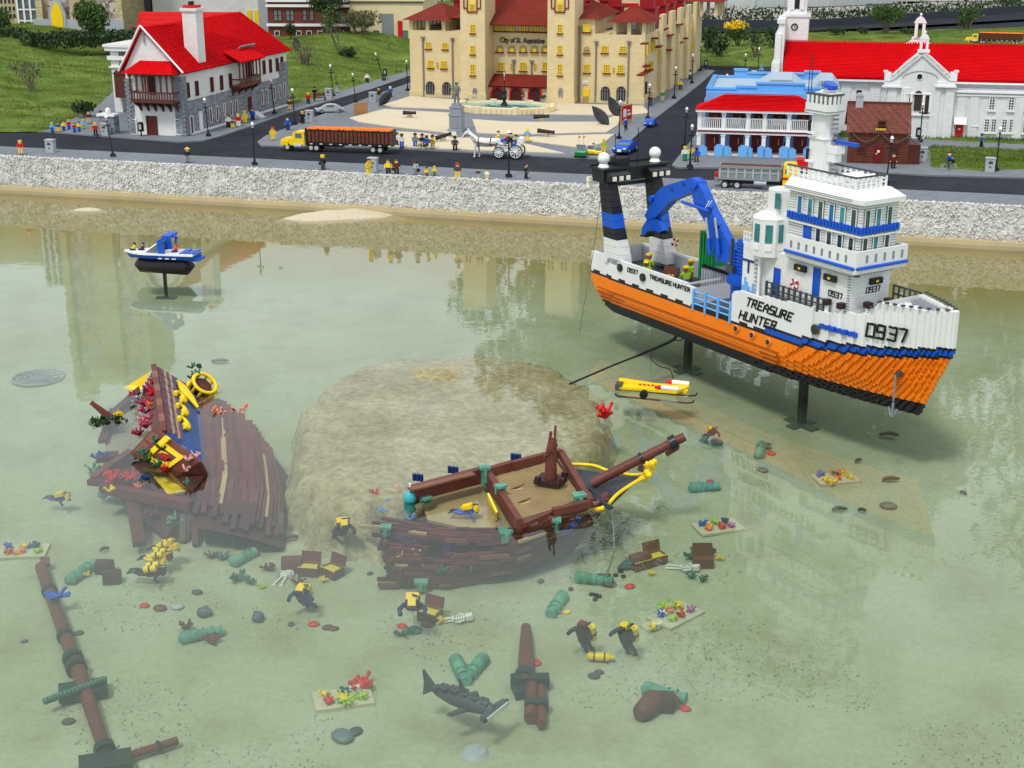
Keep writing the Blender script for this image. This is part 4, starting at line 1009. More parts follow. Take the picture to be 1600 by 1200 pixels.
ribbon('netting_fence',[(1075,46),(1220,47),(1290,45),(1400,37),(1500,30),(1600,22),(1900,4)],.0,.13,M('dark_netting',(.03,.036,.05),.6),'low dark blue netting fence running up behind the far lawn','fence')
sheet('gravel_path',[(1040,42),(1040,6),(1230,14),(1420,6),(1600,-12),(2100,-30),(2100,-6),(1600,16),(1400,28),(1220,39)],STREET+.02,M('pale_gravel',(.36,.34,.30),.9,var=.2,vs=3,bump=.004))
sheet('gravel_path',[(-1500,2),(2200,2),(2200,-25),(-1500,-25)],STREET+.03,M('pale_gravel',(.36,.34,.30)))
ribbon('curved_wall',[(1020,8),(1100,11),(1180,12),(1300,10),(1400,5),(1480,-3),(1600,-16),(1900,-30)],.0,.50,M('pale_tent_fabric',(.50,.53,.50),.6,var=.06),'pale curved fabric wall behind the hoop fence at the top right','wall')
hoop=None
for i,px in enumerate((1108,1157,1203,1280,1318,1355,1393,1430,1466,1502,1538,1574)):
 p=P(px,32-max(0,px-1220)*.055,STREET);wd=.22;hh=.62
 pts=[(-wd*math.cos(R(a)),0,hh*math.sin(R(a))**.6)for a in range(0,181,12)]
 if not hoop:
  hm=MB().tube(pts,.012,5);hoop=tag(hm.build('hoop',steel),'steel hoop','hoop','bent steel hoops along the pale path');o=hoop
 else:o=hoop.copy();COL.objects.link(o)
 o.location=p;o.rotation_euler=(0,0,R(-4));o['label']=['steel hoop nearest the hotel roof at the top','second steel hoop right of the hotel','steel hoop just left of the church tower','steel hoop just right of the church tower','second hoop right of the church tower','third hoop right of the church tower','hoop above the airy tree by the netting','hoop above and left of the bellcote','hoop above and right of the bellcote','hoop behind the cab of the far orange truck','hoop over the trailer of the far orange truck','rightmost steel hoop at the top edge'][i]
mb=MB()
for k in range(75):
 px=1088+k*7;
 if 1214<px<1262:continue
 p=P(px,37-max(0,px-1220)*.055+rnd.uniform(-2,2),STREET);leaves(mb,(p.x,p.y,p.z+.09),.16,.12,.14*rnd.uniform(.4,1.2),90,.024)
tag(mb.build('hedge',leafd),'ragged green planting between the netting and the pale path','hedge')
def park_tree(px,Y,H_,Wd,label):
 x=(px-800)/FPX*Y/1.0;b=Vector((x,Y,.1));t=thing('park_tree',label,'tree',b,0,'park trees beyond the model town')
 mb=MB();mb.tube([(0,0,0),(.2,0,H_*.3),(-.1,.1,H_*.62)],[.28,.2,.08],8)
 for k in range(7):a=k*.9;mb.tube([(0,0,H_*(.28+.05*k)),(math.cos(a)*Wd*.32,math.sin(a)*Wd*.3,H_*(.5+.05*k))],[.10,.03],5)
 mb.build('trunk',bark,t);mb=MB()
 for k in range(22):
  a=rnd.uniform(0,6.28);r_=rnd.uniform(.1,1)*Wd*.42;z=H_*rnd.uniform(.30,.92);r_*=1.1-abs(z/H_-.55)
  leaves(mb,(math.cos(a)*r_,math.sin(a)*r_*.8,z),Wd*.17,Wd*.17,H_*.085,420,.13,hollow=.1)
 mb.build('crown',leaff,t)
for i,(px,Y,h_,w_)in enumerate(((880,28,8.4,4.6),(985,27,10.5,5.0),(1110,29,14.2,6.2),(1240,28,14.8,6.4),(1370,29,13.2,5.6),(1475,31,12.0,5.6),(1620,33,13.5,8))):
 park_tree(px,Y,h_,w_,['smallest','slender','tall full crowned','tallest','broad topped','lower round','far right'][i]+' park tree beyond the netting, mirrored in the pool')
# street lamps
def make_lamp():
 t=thing('street_lamp','x','street lamp',(0,0,-50),0,'black street lamps of the model town')
 mb=MB();mb.cyl((0,0,0),(0,0,.012),.018,.012,8);mb.cyl((0,0,.012),(0,0,.05),.010,.005,8);mb.cyl((0,0,.05),(0,0,.225),.0042,.0038,6)
 for a in range(4):mb.obox((math.cos(a*1.57)*.014,math.sin(a*1.57)*.014,.008),(.010,.005,.022),a*1.57)
 mb.ball((0,0,.165),.007,0,6,4);mb.build('pole',black,t)
 mb=MB();mb.box(-.022,.022,-.003,.003,.196,.203);mb.build('cross_arm',black,t)
 mb=MB();mb.cyl((0,0,.225),(0,0,.232),.006,.011,8);mb.cyl((0,0,.232),(0,0,.254),.007,.008,8,2);mb.cyl((0,0,.254),(0,0,.259),.011,.008,8,1);mb.ball((0,0,.260),.008,1,8,5);mb.build('lantern',[black,lampglow,lgrey],t)
 return t
lamp0=make_lamp();first=True
LAMPS=[(177,245,1,6,'street lamp on the quay leaning left, farthest left'),(398,258,1,0,'lamp on the quay between the house corner and the orange truck'),(326,213,1,3,'lamp beside the street wall of the white house, nearest the door'),(429,178,1,4,'lamp by the far end of the white house'),(461,195,1,2,'lamp rising behind the yellow cab of the orange truck'),(521,150,1,4,'lamp beside the litter bin on the lawn side of the street'),(556,160,.9,5,'shorter lamp at the street edge behind the grey car'),(600,126,1,17,'strongly tilted lamp leaning left at the edge of the lawn'),(637,142,1,1,'lamp at the left front corner of the cream hotel'),(795,277,1.05,0,'lamp on the quay in front of the horse carriage'),(1012,186,1,-2,'lamp at the right front corner of the cream hotel'),(1053,154,1,-2,'lamp by the side wall of the hotel, second along'),(1081,130,1,0,'lamp by the side wall of the hotel behind the white car'),(1094,111,1,0,'lamp farthest up the pavement past the hotel'),(967,217,1,-1,'lamp behind the blue sports car'),(1069,230,1,-2,'lamp left of the blue veranda house'),(1078,262,1,-1,'lamp among the people before the dump truck'),(1163,127,.95,0,'lamp behind the blue house roof by the asphalt turn'),(1184,118,1,0,'lamp beside the figure behind the blue house'),(1134,168,1,0,'lamp of which only the globe shows over the blue roof'),(1437,222,1,0,'lamp behind the log cabin against the church gable'),(1384,288,1.05,-3,'lamp on the quay behind the ship railing before the cabin'),(1556,267,1,0,'lamp beside the litter bin on the small green')]
for px,py,sc,lean,lab in LAMPS:
 loc=P(px,py,STREET+.004);rot=(0,R(-lean),R(-14))
 if first:lamp0.location=loc;lamp0.rotation_euler=rot;lamp0['label']=lab;lamp0.scale=(sc,)*3;first=False
 else:clone(lamp0,loc,0,lab,sc=sc,rot=rot)
# litter bins
mb=MB().box(-.028,.028,-.020,.020,0,.078);bin0=thing('litter_bin','x','litter bin',(0,0,-50),0,'grey litter bins');mb.build('bin_body',lgrey,bin0)
MB().box(-.031,.031,-.023,.023,.078,.086).build('lid',lgrey,bin0)
mb=MB().prism([(-.014,.05),(.014,.05),(.012,.062),(0,.068),(-.012,.062)],1,-.0215,-.0201);mb.box(-.005,.005,-.0215,-.0201,.025,.035);mb.build('opening',dgrey,bin0)
first=True
for px,py,lab in((80,238,'grey litter bin on the quay pavement at far left'),(165,211,'grey litter bin beside the gate pillar of the white house'),(514,154,'grey litter bin next to the bench by the lawn'),(732,0,''),(583,268,'grey litter bin behind the man in yellow on the quay'),(562,158,'grey litter bin at the kerb by the tilted board'),(484,190,'grey litter bin just behind the yellow truck cab'),(1199,294,'grey litter bin on the quay behind the blue crane'),(1440,251,'pale grey block bin at the corner of the log cabin'),(1546,268,'grey litter bin beside the lamp on the small green')):
 if not lab:continue
 loc=P(px,py,STREET+.004)
 if px==562:loc=P(583+150,160)if False else P(732-1,160)if False else P(583,160)
 if first:bin0.location=loc;bin0['label']=lab;bin0.rotation_euler=(0,0,R(-14));first=False
 else:clone(bin0,loc,R(-14),lab)
def post_box(px,py,lab):
 t=thing('black_call_box',lab,'post box',P(px,py,STREET+.004),R(-10));MB().box(-.004,.004,-.004,.004,0,.05).build('post',black,t)
 mb=MB();mb.prism([(-.018,.035),(.018,.035),(.018,.09),(.012,.10),(-.012,.10),(-.018,.09)],1,-.012,.012);mb.box(-.009,.009,-.014,-.012,.05,.085,1);mb.build('box',[black,lgrey],t)
post_box(221,213,'black post box on the pavement before the white house');post_box(602,124,'black post box at the foot of the tilted lamp')
post_box(1103,109,'black post box at the far end of the hotel pavement');post_box(1228,246,'black post box in front of the blue veranda');post_box(1434,222,'black post box behind the log cabin')
# toy brick townspeople
def figure(px,py,lab,top=yellow,legs=dblue,head=skin,hair=None,hat=None,hatc=black,rz=0,s=1.0,z=STREET+.004,loc=None,pose='stand',cat='toy figure',bag=None,group=None):
 """a blocky brick built person: one body mesh (legs, torso, arms, head); hair, hat and bag are its children"""
 t=thing('person',lab,cat,loc if loc is not None else P(px,py,z),R(rz),group);t.scale=(s,s,s)
 mb=MB();hz=.086
 if pose=='sit':
  for sx_ in(-1,1):mb.box(sx_*.008-.0058,sx_*.008+.0058,-.028,.006,-.002,.010,1);mb.box(sx_*.008-.0055,sx_*.008+.0055,-.036,-.026,-.018,.010,1)
  dz=-.040
 else:
  for sx_ in(-1,1):
   st=.006*sx_ if pose=='walk' else 0
   mb.add([(sx_*.0085+a*.0058,b*.0065+(st if zz<.02 else 0),zz)for zz in(.005,.042)for a,b in((-1,-1),(1,-1),(1,1),(-1,1))],[(0,3,2,1),(4,5,6,7),(0,1,5,4),(1,2,6,5),(2,3,7,6),(3,0,4,7)],1)
   mb.box(sx_*.0085-.006,sx_*.0085+.006,-.010+st,.007+st,0,.0052,3)
  dz=0
 mb.box(-.0145,.0145,-.0075,.0075,.040+dz,.046+dz,1)
 mb.prism([(-.0125,.046+dz),(.0125,.046+dz),(.0165,.068+dz),(.013,.073+dz),(-.013,.073+dz),(-.0165,.068+dz)],1,-.008,.008,0)
 up=pose in('reach','wave')
 for sx_ in(-1,1):
  if up and sx_==1:a0,a1,a2=(sx_*.018,0,.069+dz),(sx_*.024,-.012,.072+dz),(sx_*.022,-.022,.086+dz)
  elif pose=='sit' or pose=='hold':a0,a1,a2=(sx_*.018,0,.069+dz),(sx_*.020,-.006,.055+dz),(sx_*.012,-.022,.056+dz)
  else:a0,a1,a2=(sx_*.018,0,.069+dz),(sx_*.0215,0,.056+dz),(sx_*.020,-.006,.045+dz)
  mb.tube([a0,a1,a2],[.0052,.0046,.0042],6,0);mb.ball(a2,.0046,2,6,4)
 mb.cyl((0,0,.072+dz),(0,0,.077+dz),.005,n=8,m=2);mb.box(-.0088,.0088,-.0085,.0085,.0765+dz,.0925+dz,2)
 for sx_ in(-1,1):mb.box(sx_*.004-.001,sx_*.004+.001,-.0092,-.0085,.085+dz,.0875+dz,3)
 mb.box(-.003,.003,-.0092,-.0085,.0795+dz,.0808+dz,3);mb.box(-.001,.001,-.0100,-.0085,.0822+dz,.0845+dz,2)
 mb.build('body',[top,legs,head,black],t)
 if hat=='brim':
  MB().cyl((0,0,.0905+dz),(0,0,.093+dz),.019,n=12).build('hat_brim',hatc,t);MB().cyl((0,0,.093+dz),(0,0,.102+dz),.010,.009,n=10).build('hat',hatc,t)
 elif hat=='cap' or hat=='helmet':
  mb=MB().box(-.0098,.0098,-.0098,.0098,.0915+dz,.098+dz);mb.box(-.009,.009,-.017,-.0098,.0915+dz,.0935+dz);mb.box(-.007,.007,-.007,.007,.098+dz,.1005+dz);mb.build('cap',hatc,t)
 elif hair:
  mb=MB().box(-.0100,.0100,-.0095,.0105,.0905+dz,.0965+dz);mb.box(-.0102,.0102,.003,.0108,.080+dz,.0905+dz);mb.box(-.0102,-.0089,-.004,.003,.083+dz,.0905+dz);mb.box(.0089,.0102,-.004,.003,.083+dz,.0905+dz);mb.build('hair',hair,t)
 if bag:MB().box(.022,.036,-.010,.006,.028+dz,.046+dz).build('bag',bag,t)
 return t
hairb=M('toy_brown_hair',(.05,.02,.01),.5);hairy=yellow
FIG=[(33,241,'red_yellow',red,skin,skin,yellow,None,0,'figure in red with yellow hair walking on the quay at far left'),(294,254,'a',black,grey,skin,None,'brim',0,'figure in black top and grey trousers alone on the quay below the white house'),(505,265,'b',black,dgrey,skin,hairy,None,150,'dark clothed figure with bright yellow hair facing the road'),(576,272,'c',yellow,yellow,skin,hairb,None,60,'figure all in yellow holding a dark camera beside the bin'),(607,273,'d',yellow,black,skin,hairb,None,0,'figure in yellow jacket and black shorts with a dark bag behind'),(620,273,'e',darkred,black,skin,hairb,None,0,'figure in dark shirt with folded arms beside the yellow jacket'),(650,274,'f',lgrey,grey,skind,hairb,None,-40,'grey haired figure in grey shirt carrying a black bag'),(667,277,'g',yellow,dgrey,skin,None,'cap',0,'figure in yellow jacket holding out both arms beside a child'),(679,275,'h',yellow,green,skin,yellow,None,0,'small child figure with yellow hair on the quay'),(715,279,'i',dgrey,dyellow,skin,None,'cap',0,'figure in red cap with yellow trousers on the quay'),(747,279,'j',dgrey,lgrey,skin,hairb,None,20,'figure in open dark jacket and grey trousers beside the second child'),(761,280,'k',whitep,dyellow,skin,hairb,None,0,'small child figure in white shirt and yellow shorts on the quay'),(822,279,'l',black,black,skin,hairb,None,90,'slim black clothed figure seen sideways with white stripe'),(150,212,'m',red,black,skin,yellow,None,20,'figure in red jacket and black trousers near the grey litter bin'),(158,192,'n',whitep,red,skind,hairb,None,0,'figure in white blouse and red trousers beside the lawn'),(140,193,'o',brown,M('tan_cloth',(.5,.4,.25)),skin,hairb,None,0,'small figure in brown coat at the edge of the lawn'),(108,202,'p',red,blue,skin,yellow,None,0,'figure in red vest with yellow cap amid the seated group'),(82,206,'p1',bluelp,blue,skin,yellow,None,0,'leftmost seated figure in light blue'),(92,206,'p2',blue,yellow,skin,hairb,None,0,'seated figure in blue beside the leftmost one'),(117,207,'p3',red,blue,skin,hairb,None,0,'seated figure in bright red at the front of the group'),(124,205,'p4',dyellow,blue,skin,hairb,None,0,'seated figure in tan at the right of the group'),(131,201,'p5',bluelp,lime,skin,yellow,None,0,'seated figure in pale blue at the back right of the group'),(100,204,'p6',yellow,blue,skin,hairb,None,0,'seated figure in yellow between the two blue ones'),(395,188,'q',blue,dblue,skin,hairb,None,0,'figure in blue climbing the steps of the white house'),(357,199,'r',whitep,black,skin,hairb,None,0,'figure in white and yellow before the stone wall, leftmost of four'),(364,200,'s',dgrey,yellow,skin,hairb,None,0,'seated figure in yellow skirt before the stone wall'),(373,198,'t',red,whitep,skin,yellow,None,0,'figure in red shirt with yellow hair before the stone wall'),(383,192,'u',dyellow,yellow,skin,yellow,None,0,'figure in pale yellow, rightmost of the four before the wall'),(427,219,'v',yellow,yellow,skin,None,'cap',30,'figure in yellow with a red cap on the kerb left of the truck'),(450,203,'w',blue,dblue,skin,hairb,None,0,'figure in blue half hidden behind the yellow cab'),(473,193,'x',black,black,skin,yellow,None,0,'figure in black with yellow hair behind the yellow cab'),(453,172,'y',brown,M('tan_cloth',(.5,.4,.25)),skin,hairb,None,0,'figure in brown beside the corner of the white house'),(482,162,'z',red,dblue,skin,yellow,None,0,'figure in red shirt left of the brown bench'),(492,153,'aa',black,brown,skin,None,'brim',0,'figure in black behind the brown bench'),(527,145,'ab',grey,lgrey,skind,hairb,None,10,'figure in grey on the lawn side pavement beside a lamp'),(574,129,'ac',whitep,black,skin,hairb,None,0,'figure in white shirt on the lawn side pavement before the tilted lamp'),(592,156,'ad',black,grey,skind,yellow,None,20,'dark figure leaning on the bin by the grey leaf'),(610,152,'ae',blue,dblue,skin,whitep,None,0,'blue uniformed figure with a white cap near the hotel corner'),(621,228,'af',whitep,brown,skin,hairb,None,90,'figure in white shirt and brown trousers behind the truck'),(628,231,'ag',whitep,blue,skin,None,'brim',0,'figure in brown hat and blue trousers, first from the truck'),(649,230,'ah',grey,blue,skin,None,'brim',0,'figure in brown hat playing a guitar'),(660,231,'ai',black,green,skin,None,'brim',0,'figure in brown hat and green trousers with a dark guitar'),(667,233,'aj',blue,whitep,skin,hairb,None,180,'figure in blue shirt and white trousers seen from behind'),(676,233,'ak',dyellow,M('tan_cloth',(.5,.4,.25)),skin,None,'brim',150,'figure in gold shirt and wide dark hat beside the dark trunk'),(824,222,'al',bluelp,yellow,skin,yellow,None,180,'figure in blue top and yellow trousers behind the carriage'),(977,203,'am',blue,black,skin,hairb,None,60,'figure in blue cycling past the red poster'),(1016,165,'an',darkred,dblue,skin,hairb,None,0,'dark figure sitting at the lamp by the hotel corner'),(1035,158,'ao',green,M('tan_cloth',(.5,.4,.25)),skin,yellow,None,0,'figure in green dress with yellow hair beside the hotel'),(1063,140,'ap',yellow,black,skin,hairb,None,0,'figure in yellow shirt and black trousers beside the hotel'),(1078,124,'aq',whitep,black,skind,hairb,None,0,'figure in white shirt farthest along the hotel wall'),(1189,117,'ar',bluelp,dgrey,skin,None,'cap',0,'figure in light blue walking a dog behind the blue house'),(927,240,'as',whitep,black,skin,hairb,None,0,'seated figure in white shirt between yellow carts'),(943,239,'at',lime,yellow,skin,yellow,None,0,'figure in lime green beside the yellow cart'),(1070,251,'au',whitep,green,skin,yellow,None,20,'figure in white with green trousers left of the quay lamp'),(1080,250,'av',dyellow,green,skin,hairb,None,0,'figure bending behind the one in green trousers'),(1088,253,'aw',blue,brown,skind,hairb,None,180,'figure in blue shirt seen from behind near the blue veranda'),(1333,223,'ax',blue,black,skin,hairb,None,90,''),(1533,230,'ay',blue,black,skin,hairb,None,90,'figure in blue shirt walking on the church path'),(1395,263,'az',darkred,black,skin,hairb,None,0,'dark red clothed figure before the log cabin window'),(1221,296,'ba',dyellow,M('tan_cloth',(.5,.4,.25)),skin,red,None,0,''),(939,292,'bb',black,whitep,skin,yellow,None,0,'figure mostly hidden behind the black crane frame'),]
for f_ in FIG:
 px,py,k,top,legs,head,hair,hat,rz,lab=f_
 if not lab:continue
 sc=.62 if 'child' in lab else(.72 if 'seated' in lab else .95)
 hc={'v':red,'i':red,'g':black,'ah':brown,'ag':brown,'ai':brown,'ak':black,'aa':black,'a':dyellow,'ar':bluelp}.get(k,black)
 figure(px,py,lab,top,legs,head,hair,hat,hc,rz-10,sc,pose='sit' if False else('reach' if k in('c','g')else 'walk' if rz in(90,60)else 'stand'),bag=black if k in('f','b','d','l')else None)
mb=MB()
for k in(0,1):mb.ball((0,-.016+.0*k,.052-k*.016),.012-k*.0,0,8,5,(1,.5,1))
mb.box(-.003,.003,-.021,-.016,.055,.10);
for(px,py,lab)in((647,230,'tan acoustic guitar held by the first brown hat player'),(657,231,'dark guitar held by the second brown hat player')):
 o=bpy.data.objects.new('guitar',mb.mesh('guitar',tan if px==647 else brown));COL.objects.link(o);o.location=P(px,py+.5,STREET+.01);o.rotation_euler=(0,R(55),0);tag(o,lab,'guitar')
# vehicles
tyre=M('tyre_rubber',(.018,.018,.02),.8)
rim=M('white_rim',(.6,.6,.6),.4)
def wheel(par,x,y,z,r,w,rm=rim,side=-1):
 """wheel with its axle along local y; side=-1 shows the hub towards -y"""
 mb=MB().cyl((x,y-w/2,z),(x,y+w/2,z),r,n=16,smooth=False);o=mb.build('wheel',tyre,par)
 mb=MB().cyl((x,y+side*(w/2+.0005),z),(x,y+side*(w/2+.003),z),r*.55,n=12,smooth=False)
 for k in range(5):a=k*1.257;mb.cyl((x+math.cos(a)*r*.3,y+side*(w/2+.004),z+math.sin(a)*r*.3),(x+math.cos(a)*r*.3,y+side*(w/2+.005),z+math.sin(a)*r*.3),r*.08,n=6,m=1)
 mb.build('rim',[rm,dgrey],o)
def orange_truck(px0,py0,px1,py1,label,deg=None,z=STREET):
 a=P(px0,py0,z);b=P(px1,py1,z);L=(b-a).length;dg=math.degrees(math.atan2(b.y-a.y,b.x-a.x))if deg is None else deg
 t=thing('orange_truck',label,'truck',a,R(dg),'orange loaded trucks');k=L/.72;t.scale=(k,k,k)
 mb=MB()
 mb.prism([(.0,.032),(.0,.062),(.012,.072),(.075,.078),(.082,.112),(.10,.118),(.155,.118),(.158,.035)],1,-.045,.045)
 mb.box(-.006,.02,-.05,.05,.026,.04,1);mb.box(.005,.05,-.052,.052,.034,.062);mb.build('cab',[yellow,lgrey],t)
 mb=MB();mb.box(.098,.14,-.0465,-.0452,.080,.108);mb.add([(.0745,-.038,.080),(.0745,.038,.080),(.0815,.038,.108),(.0815,-.038,.108)],[(0,3,2,1)]);mb.build('window',M('cab_glass',(.12,.15,.17),.1),t)
 MB().cyl((.162,-.04,.03),(.162,-.04,.14),.004,n=8).build('exhaust',steel,t)
 MB().box(.15,.40,-.03,.03,.03,.045).build('chassis',black,t)
 mb=MB();mb.cyl((.09,-.048,.032),(.14,-.048,.032),.013,n=10);mb.build('fuel_tank',lgrey,t)
 mb=MB();x0,x1,z0,z1=.165,.72,.055,.130
 mb.box(x0,x1,-.05,.05,z0-.012,z0);mb.box(x0,x0+.006,-.052,.052,z0,z1+.012,0);mb.box(x1-.006,x1,-.052,.052,z0,z1+.010,0)
 mb.box(x0+.006,x1-.006,-.05,-.046,z0,z1,0);mb.box(x0+.006,x1-.006,.046,.05,z0,z1,0);mb.box(x0,x1,-.054,-.05,z1,z1+.006);mb.box(x0,x1,.05,.054,z1,z1+.006)
 tr=mb.build('trailer',M('trailer_black',(.02,.015,.013),.4),t)
 for k in range(22):
  xx=x0+.012+k*.0248;MB().box(xx,xx+.0045,-.056,-.0502,z0,z1).build('rib',black,tr)
  MB().box(xx+.006,xx+.0235,-.0525,-.0502,z0+.004,z1-.004).build('slatted_side',M('crate_slats',(.17,.045,.02),.6,brick=(.0175,.006,.12,.2)),tr)
 mb=MB()
 for i in range(9):xx=x0+.03+i*.063;mb.box(xx,xx+.018,-.0535,-.052,z0-.009,z0-.004)
 mb.build('reflector_strip',whitep,tr)['kind']='stuff'
 mb=MB();rr=random.Random(3)
 for _ in range(1500):mb.ball((rr.uniform(x0+.01,x1-.01),rr.uniform(-.042,.042),z1+.002+rr.uniform(0,.010)),.0055,0,5,3)
 tag(mb.build('orange',oran,tr),kind='stuff')
 for x in(.045,.20,.235,.60,.645):
  for s_ in(-1,1):wheel(t,x,s_*.042,.022,.022,.016,side=s_)
 return t
orange_truck(443,233,616,239,'yellow truck with a long black trailer heaped with oranges on the road by the plaza')
orange_truck(1508,67,1598,69.5,z=STREET+.09,label='distant yellow truck with oranges parked beyond the church roof')
a=P(1124,292);b=P(1262,297);t=thing('dump_truck','grey tipper truck loaded with brown soil, its yellow cab behind the ship mast','truck',a,R(-14));L=(b-a).length
print('dump',L)
mb=MB();zb=.055;zt_=.135;x0,x1=.0,.345
mb.prism([(x0,zb),(x1,zb),(x1+.01,zt_),(x0-.004,zt_)],1,-.055,-.050);mb.prism([(x0,zb),(x1,zb),(x1+.01,zt_),(x0-.004,zt_)],1,.050,.055)
mb.box(x0,x1,-.05,.05,zb,zb+.02);mb.box(x0-.004,x0+.004,-.05,.05,zb+.02,zt_);mb.box(x1-.0,x1+.01,-.05,.05,zb+.02,zt_+.012)
mb.box(x0-.004,x1+.012,-.062,-.0551,zt_-.014,zt_);mb.box(x0,x1,-.060,-.0551,zb,zb+.01)
tb=mb.build('tipper_body',grey,t)
for k in range(8):xx=.0+k*.047;MB().box(xx,xx+.010,-.060,-.0552,zb+.01,zt_-.014).build('rib',lgrey,tb)
MB().box(.0,x1,-.0585,-.0553,(zb+zt_)/2,(zb+zt_)/2+.005).build('side_rail',lgrey,tb)
mb=MB();n=24
for j in range(9):
 for i in range(n+1):mb.v.append((x0+.006+(x1-.01)*i/n,-.048+.012*j,zt_-.008+.016*math.sin(math.pi*j/8)*(.6+.5*noise.noise(Vector((i*.6,j*.6,2))))))
for j in range(8):
 for i in range(n):q=j*(n+1)+i;mb.f.append((q,q+1,q+n+2,q+n+1));mb.m.append(0);mb.sm.append(True)
tag(mb.build('soil',M('brown_soil',(.10,.03,.02),.9,bump=.004),tb),kind='stuff')
MB().box(.02,.42,-.03,.03,.03,.05).build('chassis',black,t)
mb=MB();mb.cyl((.20,-.052,.04),(.27,-.052,.04),.014,n=10);mb.build('air_tank',lgrey,t)
mb=MB();mb.box(.36,.45,-.055,.055,.03,.15);mb.box(.37,.44,-.05,.05,.15,.156,0);mb.build('cab',yellow,t)
mb=MB();mb.box(.372,.392,-.0565,-.0552,.10,.125,0);mb.box(.36,.45,-.0565,-.0552,.066,.080,1);mb.box(.39,.41,-.058,-.0566,.070,.077,2);mb.build('cab_marking',[darkred,red,whitep],t)
MB().prism([(.44,.13),(.50,.13),(.53,.145),(.52,.175),(.43,.185)],1,-.05,.05).build('red_roof_unit',red,t)
for x in(.035,.105,.40):
 for s_ in(-1,1):wheel(t,x,s_*.046,.024,.024,.018,side=s_)
mb=MB().box(-.03,-.004,-.02,.02,.03,.06);mb.box(-.028,-.006,-.018,.018,.06,.085,1);mb.build('rear_hopper',[grey,red],t)
def car(px,py,rz,m,label,kind='saloon',s=1.0,name='car'):
 t=thing(name,label,'car',P(px,py,STREET),R(rz));t.scale=(s,s,s)
 mb=MB()
 if kind=='sport':pr=[(-.105,.012),(-.11,.03),(-.09,.04),(-.045,.046),(-.015,.058),(.03,.062),(.075,.052),(.105,.045),(.108,.014)]
 elif kind=='round':pr=[(-.10,.012),(-.105,.03),(-.07,.042),(-.04,.062),(.0,.070),(.05,.064),(.085,.045),(.10,.03),(.10,.012)]
 else:pr=[(-.11,.012),(-.115,.030),(-.105,.042),(-.055,.046),(-.035,.068),(.03,.070),(.055,.048),(.11,.044),(.115,.014)]
 low=[p for p in pr];mb.prism(low,1,-.042,.042);mb.box(-.112,.112,-.045,.045,.018,.034);mb.build('body',m,t)
 mb=MB()
 top=max(p[1]for p in pr)
 mb.box(-.03,.028,-.0432,-.0421,top-.022,top-.006);mb.box(-.03,.028,.0421,.0432,top-.022,top-.006)
 mb.add([(-.055,-.036,.047),(-.055,.036,.047),(-.036,.034,top-.004),(-.036,-.034,top-.004)],[(0,3,2,1)]);mb.add([(.056,-.034,.049),(.056,.034,.049),(.034,.034,top-.003),(.034,-.034,top-.003)],[(0,1,2,3)])
 mb.build('window',M('car_glass',(.10,.13,.16),.08,spec=.8),t)
 for s_ in(-1,1):
  MB().box(-.117,-.110,s_*.03-.008,s_*.03+.008,.030,.038).build('headlight',whitep,t);MB().box(.111,.117,s_*.032-.006,s_*.032+.006,.030,.038).build('tail_light',red,t)
  for x in(-.07,.068):wheel(t,x,s_*.040,.016,.016,.012,side=s_,rm=lgrey)
 MB().box(-.119,-.112,-.012,.012,.016,.030).build('grille',whitep if kind=='sport' else dgrey,t)
 return t
car(516,176,12,lgrey,'rounded light grey car on the street in front of the tilted board','round',1.0)
car(977,237,68,blue,'blue sports car seen from the front at the plaza corner','sport',1.15)
car(1017,196,68,blue,'small open blue car farther up the street from the sports car','round',.75)
car(1161,142,252,whitep,'white saloon car parked beside the blue house','saloon',1.0)
car(1087,50,250,whitep,'tiny white car on the far road past the hotel','saloon',.8)
def cart(px,py,m,rz,label,s=1.0):
 t=thing('toy_cart',label,'cart',P(px,py,STREET+.004),R(rz));t.scale=(s,)*3
 mb=MB();mb.prism([(-.04,.012),(-.042,.032),(-.015,.040),(.0,.036),(.045,.036),(.045,.012)],1,-.032,.032);mb.build('body',m,t)
 mb=MB();mb.tube([(-.012,-.028,.038),(-.006,-.028,.072),(-.006,.028,.072),(-.012,.028,.038)],.003,5);mb.build('windscreen_frame',lgrey,t)
 mb=MB();mb.add([(-.011,-.027,.040),(-.011,.027,.040),(-.006,.026,.070),(-.006,-.026,.070)],[(0,1,2,3)]);mb.build('windscreen',M('car_glass',(.10,.13,.16)),t)
 for s_ in(-1,1):
  for x in(-.026,.028):wheel(t,x,s_*.030,.011,.011,.009,side=s_,rm=lgrey)
cart(908,245,green,78,'green golf cart with an open windscreen at the plaza edge',1.1)
cart(924,241,yellow,78,'low yellow cart next to the green golf cart',.8)
cart(935,242,yellow,78,'second yellow cart, nearest the crane globe',.7)
for px,py,lab in((905,236,'small red pennant flag on a pole above the green cart'),(912,236,'taller red pennant flag leaning left beside the green cart')):
 t=thing('pennant',lab,'flag',P(px,py,STREET));mb=MB().cyl((0,0,0),(-.006,0,.11),.0015,n=5);mb.build('pole',lgrey,t)
 MB().prism([(-.006,.10),(.012,.094),(-.004,.085)],1,-.001,.001).build('flag',red,t)
